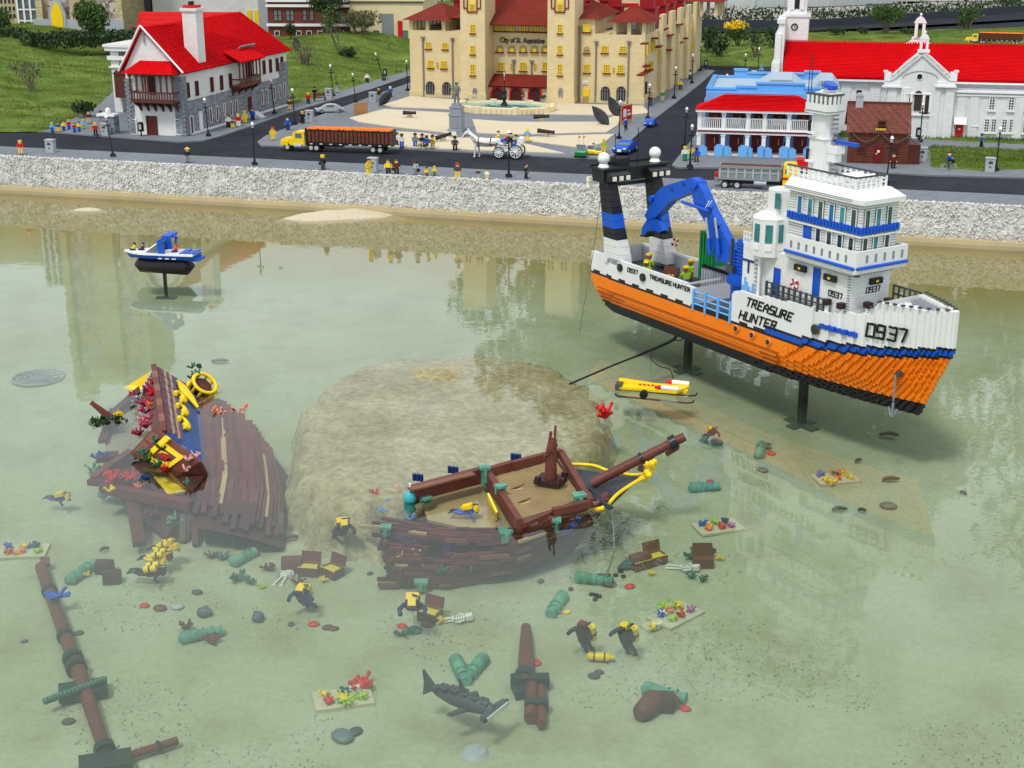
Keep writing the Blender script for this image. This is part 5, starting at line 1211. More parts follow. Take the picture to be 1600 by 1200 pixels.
def bicycle(px,py,rz,lab,s=1.0):
 t=thing('bicycle',lab,'bicycle',P(px,py,STREET+.004),R(rz));t.scale=(s,)*3
 for x in(-.028,.028):
  mb=MB().torus((x,0,.020),.019,.0018,'Y',14,4);w_=mb.build('wheel',lgrey,t);mb=MB()
  for k in range(6):a=k*.524;mb.cyl((x-math.cos(a)*.018,0,.02-math.sin(a)*.018),(x+math.cos(a)*.018,0,.02+math.sin(a)*.018),.0006,n=4)
  mb.build('spokes',lgrey,w_)
 mb=MB();
 for a,b in(((-.028,0,.02),(-.008,0,.04)),((-.008,0,.04),(.020,0,.042)),((.028,0,.02),(.018,0,.052)),((-.004,0,.02),(.020,0,.042)),((-.004,0,.02),(-.010,0,.048)),((-.028,0,.02),(-.004,0,.02))):mb.cyl(a,b,.0018,n=5)
 mb.build('frame',black,t);MB().obox((-.011,0,.05),(.016,.008,.004)).build('saddle',black,t);MB().cyl((.016,-.012,.054),(.016,.012,.054),.0016,n=5).build('handlebar',black,t)
 return t
bicycle(1482,266,-8,'bicycle ridden by the figure in blue on the small green')
bicycle(978,207,60,'bicycle under the blue cyclist by the red poster',.9);bicycle(533,180,20,'dark bicycle in front of the grey car',.9)
figure(1481,262,'cyclist in blue jacket with a red and black cap on the green',blue,black,skin,None,'cap',darkred,90,.95,loc=P(1481,266)+Vector((0,0,.058)),pose='sit')
hw=M('white_horse_coat',(.66,.65,.62),.6,var=.1)
t=thing('white_horse','white horse in brown harness drawing the open carriage along the plaza','horse',P(750,245,STREET),R(-12))
sk=[((-.015,0,.105),.030),((.03,0,.100),.030),((.085,0,.100),.028),((.125,0,.104),.030)]
bm=MB();bm.tube([(-.045,0,.105),(-.03,0,.103),(0,0,.098),(.04,0,.094),(.09,0,.098),(.125,0,.102),(.140,0,.098)],[.010,.025,.029,.028,.028,.026,.010],10)
bm.tube([(-.025,0,.108),(-.055,0,.135),(-.075,0,.155),(-.085,0,.160)],[.024,.017,.012,.011],8)
bm.tube([(-.072,0,.163),(-.090,0,.150),(-.108,0,.128),(-.113,0,.120)],[.010,.012,.008,.006],8)
for s_ in(-1,1):bm.tube([(-.072,s_*.006,.168),(-.070,s_*.008,.182)],[.003,.001],4)
for x,s_,fwd in((-.022,-1,-.006),(-.018,1,.008),(.118,-1,.004),(.124,1,-.008)):
 if x<0:bm.tube([(x,s_*.014,.095),(x+fwd,s_*.015,.05),(x+fwd*1.5,s_*.015,.012),(x+fwd*1.5-.004,s_*.015,.001)],[.012,.0065,.0052,.007],6)
 else:bm.tube([(x,s_*.015,.098),(x-.008,s_*.016,.07),(x+.008+fwd,s_*.016,.042),(x+.002+fwd,s_*.016,.010),(x-.002+fwd,s_*.016,.001)],[.016,.011,.006,.005,.0065],6)
bm.build('body',hw,t)
MB().tube([(.135,0,.110),(.155,0,.095),(.160,0,.055)],[.005,.008,.003],6).build('tail',whitep,t)
mb=MB()
for k in range(5):mb.obox((-.045-k*.008,0,.137+k*.009),(.010,.005,.014),0)
mb.build('mane',whitep,t)
mb=MB()
for x in(-.005,.075):mb.torus((x,0,.098),.0300,.003,'X',14,4)
mb.tube([(-.04,-.03,.105),(.03,-.034,.092),(.16,-.036,.085),(.21,-.036,.082)],.003,5);mb.tube([(-.04,.03,.105),(.03,.034,.092),(.16,.036,.085),(.21,.036,.082)],.003,5)
mb.tube([(-.10,-.009,.135),(-.06,-.014,.14),(-.02,-.026,.11)],.0022,5);mb.torus((-.100,0,.137),.0115,.002,'X',10,4)
mb.build('harness',darkred,t)
cg=P(795,246,STREET);t=thing('horse_carriage','white open carriage with spoked wheels and blue seats behind the white horse','carriage',cg,R(-12))
mb=MB();mb.prism([(-.07,.060),(-.055,.045),(.055,.045),(.085,.065),(.085,.105),(.065,.108),(.050,.072),(-.02,.070),(-.035,.100),(-.055,.105),(-.072,.075)],1,-.040,.040);mb.build('body',whitep,t)
mb=MB();mb.prism([(.060,.110),(.072,.135),(.098,.128),(.105,.105),(.088,.095)],1,-.040,.040);mb.build('folded_hood',whitep,t)
mb=MB();mb.box(.020,.058,-.034,.034,.073,.088);mb.box(.046,.060,-.034,.034,.088,.112);mb.box(-.048,-.022,-.034,.034,.106,.116);mb.build('seat',blue,t)
for x,r_ in((-.055,.037),(.055,.045)):
 for s_ in(-1,1):
  y=s_*.050;mb=MB().torus((x,y,r_),r_-.003,.0038,'Y',22,5);w_=mb.build('wheel',black,t)
  mb=MB();mb.torus((x,y,r_),r_-.007,.0022,'Y',22,4)
  for k in range(5):a=k*math.pi/5;mb.cyl((x-math.cos(a)*(r_-.006),y,r_-math.sin(a)*(r_-.006)),(x+math.cos(a)*(r_-.006),y,r_+math.sin(a)*(r_-.006)),.0026,n=5)
  mb.cyl((x,y-.006,r_),(x,y+.006,r_),.007,n=8);mb.build('spokes',whitep,w_)
mb=MB().cyl((-.055,-.05,.037),(-.055,.05,.037),.003,n=6);mb.cyl((.055,-.05,.045),(.055,.05,.045),.003,n=6);mb.build('axle',black,t)
for dx,dy,dz,top,hat,hc,hair,lab in((-.068,.0,.118,yellow,'cap',dgrey,None,'driver in yellow on the front seat of the carriage'),(-.012,.01,.108,red,None,None,yellow,'passenger in red with yellow hair in the carriage'),(.018,-.01,.108,black,'cap',black,None,'passenger in black hat in the carriage'),(.044,.012,.10,M('tan_cloth',(.5,.4,.25)),None,None,hairb,'passenger with brown hair at the back of the carriage')):
 c_,s__=math.cos(R(-12)),math.sin(R(-12));figure(0,0,lab,top,dblue,skin,hair,hat,hc or black,-100,.85,loc=Vector((cg.x+dx*c_-dy*s__,cg.y+dx*s__+dy*c_,STREET+dz)),pose='sit')
figure(0,0,'coachman in wide black hat standing beyond the horse head',dgrey,black,skin,None,'brim',black,10,1.0,loc=P(711,236))
t=thing('park_bench','dark red brown bench beside the lawn with a figure next to it','bench',P(500,158,STREET+.004),R(18))
for k in range(3):MB().box(-.05,.05,-.014+k*.010,-.007+k*.010,.028,.032).build('seat_slat',brown,t)
for k in range(3):MB().box(-.05,.05,.018,.021,.038+k*.010,.045+k*.010).build('back_slat',brown,t)
for x in(-.045,.045):
 MB().box(x-.003,x+.003,-.012,-.008,0,.028).build('leg',black,t);MB().box(x-.003,x+.003,.0215,.0245,0,.066).build('leg',black,t)
t=thing('tan_board','blank tan board standing on edge at the kerb by the grey car','board',P(564,179,STREET+.003),R(52));MB().box(-.075,.075,-.004,.004,.0,.088).build('panel',M('tan_board',(.42,.22,.09),.5),t);MB().box(-.078,.078,-.0055,.0055,.088,.091).build('edge_strip',M('tan_board',(.42,.22,.09)),t)
t=thing('red_poster_board','red and tan poster board on the plaza beside the blue cyclist','board',P(978,193,STREET+.005),R(52));MB().box(-.075,.075,-.003,.003,.0,.14).build('panel',M('poster_tan',(.55,.28,.14),.5),t)
mb=MB();mb.box(-.06,.07,-.0048,-.0032,.03,.132,0);mb.box(-.045,-.005,-.006,-.0049,.05,.11,1);mb.box(.01,.055,-.006,-.0049,.06,.075,1);mb.box(.01,.045,-.006,-.0049,.09,.10,1);mb.build('print',[red,whitep],t)
pst=M('weathered_wood',(.36,.30,.22),.9,var=.3,bump=.004)
trunkm=M('dark_bark',(.030,.022,.018),.8,var=.4,vs=60,bump=.004)
for px,py,L,rz,tilt,lab in((640,184,.10,-5,0,'dark cannon on a pale block on the left sand'),(693,221,.11,10,16,'dark cannon pointing up right on a pale block in front of the crowd'),(846,190,.12,0,3,'dark cannon on a pale block on the middle sand'),(853,214,.12,-14,-4,'dark cannon on the sand behind the carriage')):
 t=thing('cannon',lab,'cannon',P(px,py,STREET+.008),R(rz),'cannons on the sandy plaza')
 mb=MB();mb.tube([(-L/2,0,.038-math.tan(R(tilt))*L/2),(-L*.3,0,.038-math.tan(R(tilt))*L*.3),(L*.35,0,.038+math.tan(R(tilt))*L*.35),(L/2,0,.038+math.tan(R(tilt))*L/2)],[.017,.015,.011,.014],9);mb.build('barrel',trunkm,t)
 MB().prism([(-.022,0),(.022,0),(.014,.028),(-.014,.028)],1,-.014,.014).build('cradle',pst,t)
def dead_leaf(px,py,w,h,rot,lab,m=leafbrown,z=STREET+.008,curl=.02,pts=None,name='dead_leaf'):
 t=P(px,py,z)if not isinstance(z,Vector)else z
 o_=MB();n=12
 for i in range(n+1):
  u=i/n;ww=math.sin(math.pi*min(1,u*1.02))**.7*w/2*(1-.35*u)
  for j in range(5):
   v=(j-2)/2;o_.v.append((ww*v,curl*(v*v)+curl*.8*math.sin(u*3),u*h))
 for i in range(n):
  for j in range(4):a=i*5+j;o_.f.append((a,a+1,a+6,a+5));o_.m.append(0);o_.sm.append(True)
 b=len(o_.v);o_.v+=[(x,y+.002,z_)for x,y,z_ in o_.v[:b]];o_.f+=[tuple(reversed([i+b for i in f]))for f in o_.f[:n*4]];o_.m+=[0]*n*4;o_.sm+=[True]*n*4
 o_.tube([(0,curl*.8*math.sin(u*.3)-.001,u*h*.1)for u in range(0,10)],.0018,4)
 o=o_.build(name,m,loc=t,rot=rot);return tag(o,lab,'leaf')
dead_leaf(768,168,.0,.0,(0,0,0),'x')if False else None
dead_leaf(592,166,.09,.17,(R(20),R(40),0),'big curled dark grey leaf leaning on the kerb beside the bin')
dead_leaf(951,196,.10,.19,(R(-8),R(-42),0),'big dark grey leaf standing on its stem near the middle of the plaza')
dead_leaf(966,182,.10,.17,(R(-5),R(-25),R(0)),'rounded dark grey leaf standing before the hotel window')
o=dead_leaf(465,80,.10,.14,(R(0),R(-10),0),'dark pointed leaf caught on the shrub behind the white house',z=STREET+.15)
FC=P(788,172,STREET+.004);t=thing('plaza_fountain','cream scalloped fountain basin with a black figure and turquoise water','fountain',FC,R(-15))
mb=MB();ring=[]
for i in range(64):
 a=2*math.pi*i/64;r_=1+.07*abs(math.sin(a*4));ring.append((math.cos(a)*.36*r_,math.sin(a)*.22*r_))
n=len(ring)
for k,(s_,z)in enumerate(((1.12,0),(1.10,.045),(.98,.048),(.95,.02))):
 for x,y in ring:mb.v.append((x*s_,y*s_,z))
for k in range(3):
 for i in range(n):mb.f.append((k*n+i,k*n+(i+1)%n,(k+1)*n+(i+1)%n,(k+1)*n+i));mb.m.append(0);mb.sm.append(False)
for i in range(0,64,1):
 x,y=ring[i];mb.obox((x*1.12,y*1.12,.022),(.010,.010,.040),2*math.pi*i/64)
mb.build('basin',creamp,t)
for k in range(8):
 a=k*math.pi/4+.39;
 if k%2==0 or True:MB().cyl((math.cos(a)*.40,math.sin(a)*.245,0),(math.cos(a)*.40,math.sin(a)*.245,.055),.035,.03,n=8).build('basin_pier',creamp,t)
mb=MB();mb.add([(x*.97,y*.97,.032)for x,y in ring],[tuple(range(n))]);mb.build('fountain_water',M('turquoise_water',(.08,.34,.38),.05,var=.5,vs=22,spec=.8),t)
mb=MB();mb.cyl((0,0,.02),(0,0,.06),.035,.022,10);mb.cyl((0,0,.06),(0,0,.17),.014,.010,8);mb.ball((0,0,.10),.022,0,8,5);mb.ball((0,0,.15),.018,0,8,5)
mb.tube([(0,0,.13),(-.03,0,.145)],.005,5);mb.cyl((0,0,.17),(0,0,.235),.008,.004,6);mb.build('bronze_figure',black,t)
MB().tube([(0,0,.235),(.001,0,.27),(-.002,0,.30)],.004,5).build('water_jet',whitep,t)
for i,(px,py)in enumerate(((724,160),(729,157),(750,167),(777,168),(791,151),(818,152),(847,158),(851,156))):
 q=thing('flower_urn',['grey flower urn at the left rim of the fountain','grey urn just behind the leftmost urn','grey urn standing in the left fountain water','grey urn left of the black fountain figure','urn with a dark plant before the first red arch','urn with a dark plant before the middle red arch','grey urn at the right rim of the fountain','farther grey urn at the right rim of the fountain'][i],'urn',P(px,py+4,STREET+.02),0,'urns round the fountain')
 mb=MB();mb.cyl((0,0,0),(0,0,.02),.008,.005,8);mb.cyl((0,0,.02),(0,0,.038),.008,.022,10);mb.build('bowl',lgrey,q)
 if i>3:mb=MB();leaves(mb,(0,0,.05),.016,.016,.014,60,.007);mb.build('plant',leafd,q)
sp=P(714,205,STREET+.004);t=thing('statue','grey statue of a caped standing figure on a tall stepped pedestal','statue',sp,R(-15))
mb=MB();mb.box(-.055,.055,-.055,.055,0,.02);mb.box(-.045,.045,-.045,.045,.02,.115);mb.box(-.05,.05,-.05,.05,.115,.128);mb.box(-.04,.04,-.04,.04,.128,.17);mb.box(-.045,.045,-.045,.045,.17,.18);mb.box(-.03,.03,-.03,.03,.18,.20)
mb.build('pedestal',M('grey_stone_smooth',(.24,.27,.31),.5),t);MB().prism([(-.025,.03),(.025,.03),(.025,.095),(.015,.105),(-.015,.105),(-.025,.095)],1,-.048,-.0451).build('inscription_panel',grey,t)
mb=MB()
for s_ in(-1,1):mb.tube([(s_*.014,0,.20),(s_*.012,0,.235),(s_*.008,0,.27)],[.007,.008,.010],6)
mb.tube([(0,0,.265),(0,0,.29),(0,0,.315),(0,0,.325)],[.014,.016,.020,.008],8);mb.tube([(-.018,0,.312),(-.035,-.005,.305),(-.052,-.01,.312)],.005,6);mb.tube([(.018,0,.312),(.032,0,.295),(.020,-.008,.285)],.005,6)
mb.ball((0,0,.338),.012,0,8,6);mb.cyl((0,0,.345),(0,0,.348),.020,n=10);mb.box(-.012,.014,.01,.02,.25,.32);mb.build('bronze_figure',M('verdigris_grey',(.15,.17,.17),.5),t)
dog=MB();dog.tube([(-.02,0,.018),(.015,0,.018)],.006,6);dog.ball((-.026,0,.024),.007,0,6,4)
for x in(-.016,.013):
 for y in(-.004,.004):dog.cyl((x,y,0),(x,y,.016),.0022,n=4)
dog.tube([(.015,0,.02),(.026,0,.03)],.002,4)
tag(dog.build('dog',whitep,loc=P(1179,114,STREET)),'small white dog beside the figure behind the blue house','dog')
# the salvage ship on its two posts
SH=Fr(P(965,472,.09),-57.86);SHZ=.09
ship=thing('salvage_ship','large white and orange toy brick salvage ship named TREASURE HUNTER with a blue crane','ship',SH.o,R(SH.deg))
U,HC=.008,.0096
def ss(t):return max(0,min(1,t))
def hb(s,z):
 Wd=.155*(.70+.30*ss(z/.10)**.7)*(.92+.08*sm(0,.3,s))
 Le=1.755+.115*ss(z/.26)**1.1;sb=.92+.40*ss(z/.30)
 if s<.09*(1-ss(z/.13)):return 0
 if s>sb:Wd*=1-ss((s-sb)/(Le-sb))**(2.0+.5*ss(z/.3))
 return Wd
def ztop(s):
 if s<.70:return .250-.008*s
 if s<.925:return .168
 if s<.96:return .27+.012*math.sin((s-.925)/.035*1.57)
 if s<1.36:return .283+.03*(s-.96)/.4
 if s<1.58:return .300+.035*(s-1.36)/.22
 return min(.385,.335+(s-1.58)*1.3)+.006*ss((s-1.7)/.16)
def zor(s):return .152+.085*ss((s-1.15)/.72)**1.7
def zdeck(s):return .168 if s<.93 else(.235 if s<1.43 else .315)
def hcol(s,z,zn):
 zo=zor(s)/HC;k=zn
 ko=round(zo)
 if k<5:return 1
 if k<ko:return 0
 if s>1.05:return[1,2,2,1][k-ko]if k-ko<4 and s>1.12 else(1 if k-ko<2 else 3)
 if .70<s<.925:return 1
 return 1 if k-ko<1 or(k-ko<2 and int(s/.016)%6 in(1,2,3))else 3
NX=236;NZ=42;s00=-.002
n_={}
for i in range(-1,NX+1):
 s=s00+(i+.5)*U;kt=round(ztop(s)/HC)
 for k in range(NZ):n_[i,k]=int(round(hb(s,min((k+.5)*HC,zor(s)+.035))/U))if(k<kt and 0<=i<NX)else 0
mb=MB()
def q4(a,b,c,d,m):mb.add([a,b,c,d],[(0,1,2,3)],m)
for i in range(NX):
 xa=s00+i*U;xb=xa+U;s=xa+U/2;kt=round(ztop(s)/HC);kd=round(zdeck(s)/HC)
 for k in range(NZ):
  n=n_[i,k]
  if not n:continue
  za=k*HC;zb=za+HC;m=hcol(s,za,k);y=n*U
  q4((xa,-y,za),(xb,-y,za),(xb,-y,zb),(xa,-y,zb),m);q4((xb,y,za),(xa,y,za),(xa,y,zb),(xb,y,zb),m)
  for(j,xx,flip)in((i-1,xa,1),(i+1,xb,0)):
   nn=n_[j,k]
   if nn<n:
    lo=nn*U
    for sg in((1,-1)if nn else(0,)):
     if sg:a_,b_=sorted((sg*lo,sg*y))
     else:a_,b_=-y,y
     if flip:q4((xx,b_,za),(xx,a_,za),(xx,a_,zb),(xx,b_,zb),m)
     else:q4((xx,a_,za),(xx,b_,za),(xx,b_,zb),(xx,a_,zb),m)
  up=n_[i,k+1]if k+1<NZ else 0
  if k>=kd and k<kt:
   yi=max(0,n-2)*U
   if yi:q4((xb,-yi,za),(xa,-yi,za),(xa,-yi,zb),(xb,-yi,zb),4 if k<kt-1 else 3);q4((xa,yi,za),(xb,yi,za),(xb,yi,zb),(xa,yi,zb),4 if k<kt-1 else 3)
  if up>n:
   for sg in(1,-1):a_,b_=sorted((sg*n*U,sg*up*U));q4((xa,b_,zb),(xb,b_,zb),(xb,a_,zb),(xa,a_,zb),hcol(s,zb,k+1))
  elif up<n:
   if k+1==kt and kt>kd:
    yi=max(0,n-2)*U
    for sg in(1,-1):a_,b_=sorted((sg*yi,sg*y));q4((xa,a_,zb),(xb,a_,zb),(xb,b_,zb),(xa,b_,zb),3)
   elif up:
    for sg in(1,-1):a_,b_=sorted((sg*up*U,sg*y));q4((xa,a_,zb),(xb,a_,zb),(xb,b_,zb),(xa,b_,zb),m)
  if k==kd-1:
   yd=y-(0 if kt<=kd else 2*U);q4((xa,-yd,zb+.0004),(xb,-yd,zb+.0004),(xb,yd,zb+.0004),(xa,yd,zb+.0004),5 if s<.93 else(6 if s<1.43 else 4))
  if k==0:q4((xa,y,0),(xb,y,0),(xb,-y,0),(xa,-y,0),1)
hwhite=M('hull_white',(.72,.72,.70),.35,var=.06,vs=6)
mb.build('hull',[orange,M('keel_black',(.014,.012,.014),.4,var=.3),blue,hwhite,lgrey,dgrey,white],ship)
mb=MB()
for k in range(9,24):
 z=(k+.3)*HC
 i=0
 s=1.22+.02*(k%2)
 while s<1.84:
  b=n_.get((int((s-s00)/U),k),0)*U
  if b>.01 and k*HC<zor(s)-HC:mb.box(s,s+.005,-b-.0028,-b,z,z+.005);mb.box(s,s+.005,b,b+.0028,z,z+.005)
  s+=.0135 if s>1.5 else .024
tag(mb.build('hull_stud',orange,ship),kind='stuff')
for z in(.062,.082,.104):MB().box(.06,1.2,-hb(.6,z)-.0035,-hb(.6,z)+.002,z,z+.0025).build('hull_shade_line',M('orange_shadow_line',(.30,.05,.004),.5),ship)  # thin raised strips, darker orange painted in as shadow lines
for s in[1.60+.026*j for j in range(10)]:
 b=hb(s,.38);
 if b>.004:
  for sg in(-1,1):MB().obox((s,sg*(b-.006),ztop(s)+.006),(.010,.012,.006)).build('rim_cap',dgrey,ship)
def porthole(s,z,r,ringm,dark=black):
 y=-hb(s,z)-.004;o=MB().cyl((s,y+.006,z),(s,y-.002,z),r,n=16).build('porthole',ringm,ship)
 MB().cyl((s,y-.0021,z),(s,y-.0035,z),r*.72,n=14).build('pane',M('window_dark',(.03,.03,.035)),o)
for px,py in((1152,513),(1177,523),(1202,534)):s,z=SH.F(px,py,-.152);porthole(s,z,.0135,M('pale_orange',(.8,.30,.10),.4))
for px,py in((970,418),(1006,433)):s,z=SH.F(px,py,-.15);porthole(s,z,.0165,black)
s,z=SH.F(1273,515,-.155);porthole(s,z,.019,dgrey)
SEG={'T':[(0,6,4,6),(2,0,2,6)],'R':[(0,0,0,6),(0,6,3.4,6),(3.4,6,3.4,3),(3.4,3,0,3),(1.6,3,4,0)],'E':[(0,0,0,6),(0,6,4,6),(0,3,3,3),(0,0,4,0)],'A':[(0,0,0,4),(0,4,2,6),(2,6,4,4),(4,4,4,0),(0,2.6,4,2.6)],'S':[(4,6,0,6),(0,6,0,3),(0,3,4,3),(4,3,4,0),(4,0,0,0)],'U':[(0,6,0,0),(0,0,4,0),(4,0,4,6)],'H':[(0,0,0,6),(4,0,4,6),(0,3,4,3)],'N':[(0,0,0,6),(0,6,4,0),(4,0,4,6)],'0':[(0,0,0,6),(0,6,4,6),(4,6,4,0),(4,0,0,0)],'9':[(4,0,4,6),(4,6,0,6),(0,6,0,3),(0,3,4,3),(0,0,4,0)],'3':[(0,6,4,6),(4,6,4,0),(4,0,0,0),(1,3,4,3)],'7':[(0,6,4,6),(4,6,2,0)]}
def lettering(text,s0,z0,s1,z1,h,slant,ys,th,parent=ship,name='lettering',m=black,axis='F',xv=0):
 """bars from (s0,z0) to (s1,z1) along the surface ys(s,z)"""
 mb=MB();n=len(text);
 for i,c in enumerate(text):
  if c==' ':continue
  t0=i/n;cw=(s1-s0)/n*.70;bs=s0+(s1-s0)*t0;bz=z0+(z1-z0)*t0
  for a,b,c_,d in SEG[c]:
   pa=(bs+a/4*cw+slant*b/6*h,bz+b/6*h);pb=(bs+c_/4*cw+slant*d/6*h,bz+d/6*h)
   steps=3 if axis=='F' else 1
   for k in range(steps):
    u0=[pa[j]+(pb[j]-pa[j])*k/steps for j in(0,1)];u1=[pa[j]+(pb[j]-pa[j])*(k+1)/steps for j in(0,1)]
    cx,cz=(u0[0]+u1[0])/2,(u0[1]+u1[1])/2;L=math.hypot(u1[0]-u0[0],u1[1]-u0[1])+th*.8;an=math.atan2(u1[1]-u0[1],u1[0]-u0[0])
    if axis=='F':mb.obox((cx,ys(cx,cz)-.0012,cz),(L,.003,th),ry=-an)
    else:mt=Matrix.Translation((xv+.0012,cx,cz))@Matrix.Rotation(an,4,'X');t=MB().box(-.0015,.0015,-L/2,L/2,-th/2,th/2);mb.add([mt@Vector(v)for v in t.v],t.f)
 return mb.build(name,m,parent)
def hy(s,z):
 n=n_.get((int((s-s00)/U),int(z/HC)),0);return-n*U
def hyr(s,z):return min(hy(s+d,z)for d in(-.024,-.016,-.008,0,.008))
a=SH.F(1164,477,-.158);b=SH.F(1237,504,-.158);lettering('TREASURE',a[0],a[1],b[0],b[1]+.002,.030,.35,hy,.0062)
a=SH.F(1153,497,-.158);b=SH.F(1212,517,-.158);lettering('HUNTER',a[0],a[1],b[0],b[1]+.001,.031,.35,hy,.0062)
a=SH.F(980,424,-.155);b=SH.F(997,429,-.155);lettering('0937',a[0],a[1],b[0],b[1],.016,0,hy,.0030)
a=SH.F(1014,435,-.157);b=SH.F(1078,457,-.157);lettering('TREASURE',a[0],a[1],a[0]+(b[0]-a[0])*.56,a[1]+(b[1]-a[1])*.56,.016,0,hy,.0032)
lettering('HUNTER',a[0]+(b[0]-a[0])*.58,a[1]+(b[1]-a[1])*.58,b[0],b[1],.016,0,hy,.0032)
a=SH.F(1347,538,-.12);b=SH.F(1406,547,-.10);lettering('0937',1.585,.262,1.735,.268,.045,.1,hyr,.0076)
a=SH.F(958,409,-.15);mb=MB()
for k in range(5):mb.box(a[0]-.04+k*.014,a[0]-.029+k*.014,-.152,-.145,a[1]-.008,a[1]+.008)
mb.build('blue_emblem',blue,ship)
mb=MB()
for k in range(13):s=1.385+k*.0125;mb.box(s,s+.0115,hyr(s,.25)-.004,hyr(s,.25)+.01,.246+.002*(k%2),.262+.003*(k%2))
mb.build('blue_emblem',blue,ship)
for k in range(3):
 for sg in(-1,1):MB().cyl((.70,sg*.150,.178+k*.024),(.925,sg*.150,.178+k*.024),.0038,n=6).build('rail',bluelp,ship)
for s in(.702,.775,.85,.922):
 for sg in(-1,1):MB().box(s-.005,s+.005,sg*.152-.004,sg*.152+.004,.150,.236).build('rail_post',bluelp,ship)
# stern gantry: two legs of stacked blocks, beam, lamps, globes
for sg in(-1,1):
 cols_=[white]*3+[black]*2+[blue]*2+[black]*6;zb=.225 if sg<0 else .20
 hgt=[.045,.03,.03,.0225,.0225,.03,.03]+[.025]*6
 z=zb
 for k,m in enumerate(cols_):
  f=k/12;sc_=.160-.085*f;w=.052-.020*f if k>2 else .058-.004*k;d=.030-.006*f
  z2=z+hgt[k];w2=w-.002
  mb=MB();y0,y1=sg*.122-d,sg*.122+d
  mb.prism([(sc_-w,z+.0006),(sc_+w,z+.0006),(sc_-.0065+w2,z2-.0006),(sc_-.0065-w2,z2-.0006)],1,y0,y1)
  mb.build('gantry_block',m,ship);z=z2
ztg=z
mb=MB();mb.box(.02,.105,-.165,.165,ztg,ztg+.052);mb.box(.012,.112,-.175,.175,ztg+.052,ztg+.060);mb.build('gantry_beam',black,ship)
mb=MB();mb.box(.03,.04,-.10,.10,ztg-.03,ztg-.022)
for k in range(14):mb.box(.028,.042,-.095+k*.0145,-.088+k*.0145,ztg-.034,ztg-.018)
mb.build('lattice_bar',dgrey,ship)
mb=MB();mb.box(.010,.016,-.17,.17,ztg+.060,ztg+.063);
for k in range(40):mb.box(.010,.018,-.17+k*.0087,-.166+k*.0087,ztg+.063,ztg+.068)
mb.build('toothed_rail',black,ship)
for sg in(-1,1):
 o=MB().prism([(.105,ztg+.05),(.145,ztg+.035),(.145,ztg+.010),(.105,ztg+.004)],1,sg*.105-.052,sg*.105+.052).build('lamp_bank',black,ship)
 for k in range(3):MB().obox((.1475,sg*.105-.035+k*.035,ztg+.022),(.006,.018,.018)).build('floodlight',M('floodlight_glass',(.85,.80,.62),.2),o)
 mb=MB();mb.cyl((.06,sg*.135,ztg+.060),(.06,sg*.135,ztg+.074),.024,.016,12);mb.ball((.06,sg*.135,ztg+.096),.0255,0,14,9);mb.build('radar_globe',whitep,ship)
for k in range(2):MB().obox((.014,-.172,ztg+.005-k*.025),(.02,.02,.02)).build('floodlight',M('floodlight_glass',(.85,.80,.62)),ship)
for s,y,h in((.05,-.07,.13),(.05,.05,.15)):MB().cyl((s,y,ztg+.06),(s,y,ztg+.06+h),.0018,n=5).build('aerial',black,ship)
MB().obox((.05,-.04,ztg+.075),(.05,.06,.03)).build('winch_box',black,ship)
def lifebuoy(c,axis,parent=ship):
 mb=MB();q={'Y':Matrix.Rotation(R(90),3,'X'),'X':Matrix.Rotation(R(90),3,'Y')}[axis]
 n=16;v=[]
 for i in range(n):
  for r_,t_ in((.019,-.003),(.019,.003),(.010,.003),(.010,-.003)):
   a=2*math.pi*i/n;v.append(Vector(c)+q@Vector((r_*math.cos(a),r_*math.sin(a),t_)))
 for i in range(n):
  for j in range(4):mb.f.append((i*4+j,((i+1)%n)*4+j,((i+1)%n)*4+(j+1)%4,i*4+(j+1)%4));mb.m.append((i//2)%2);mb.sm.append(False)
 mb.v=[tuple(p)for p in v];mb.build('lifebuoy',[red,whitep],parent)
lifebuoy((.255,.105,.305),'X')
# deck cargo
zd=.169
MB().box(.10,.90,-.13,.13,zd,zd+.002).build('deck_plate',dgrey,ship)
o=MB().box(.52,.70,.035,.135,zd,.262).build('grey_container',grey,ship)
for k in range(7):MB().box(.518,.521,.040+k*.0135,.047+k*.0135,zd+.008,.255).build('corrugation',lgrey,o)
for k in range(11):MB().box(.525+k*.016,.533+k*.016,.030,.035,zd+.008,.255).build('corrugation',lgrey,o)
for k in range(9):MB().box(.524+k*.02,.536+k*.02,.033,.045,.262,.275).build('stacked_tube',black,o)
gc0,gcz=SH.F(1094,360,.08);print('gc',gc0,gcz);o=MB().box(gc0,gc0+.10,.08,.15,.20,gcz).build('green_container',green,ship)
for k in range(5):MB().box(gc0+.006+k*.019,gc0+.016+k*.019,.074,.08,.20,gcz-.006).build('corrugation',green,o)
cr=SH.F(1136,455,0)[0];cr=.835
mb=MB();mb.cyl((cr,0,zd),(cr,0,.270),.062,n=28);mb.cyl((cr,0,.270),(cr,0,.292),.078,.080,28);mb.cyl((cr,0,.292),(cr,0,.305),.070,n=28);mb.build('crane_base',blue,ship)
mb=MB();mb.box(cr-.030,cr+.035,-.032,.032,.305,.44)
for k in range(9):mb.box(cr-.034,cr+.038,-.036,.036,.310+k*.014,.316+k*.014)
mb.build('crane_column',blue,ship)
for y in(-.028,.005):MB().box(cr-.062,cr-.036,y-.010,y+.012,.305,.40).build('crane_pillar',blue,ship)
def XZ(px,py,y=0):return SH.F(px,py,y)
sho=XZ(1137,392);elb=XZ(1088,288);wri=XZ(1022,338);
def arm(name,pts,y0,y1,m=blue):return MB().prism(pts,1,y0,y1).build(name,m,ship)
arm('crane_boom',[XZ(1125,408),XZ(1107,345),XZ(1090,318),XZ(1083,290),XZ(1093,281),XZ(1104,298),XZ(1118,330),XZ(1146,382),XZ(1150,410)],-.019,.019)
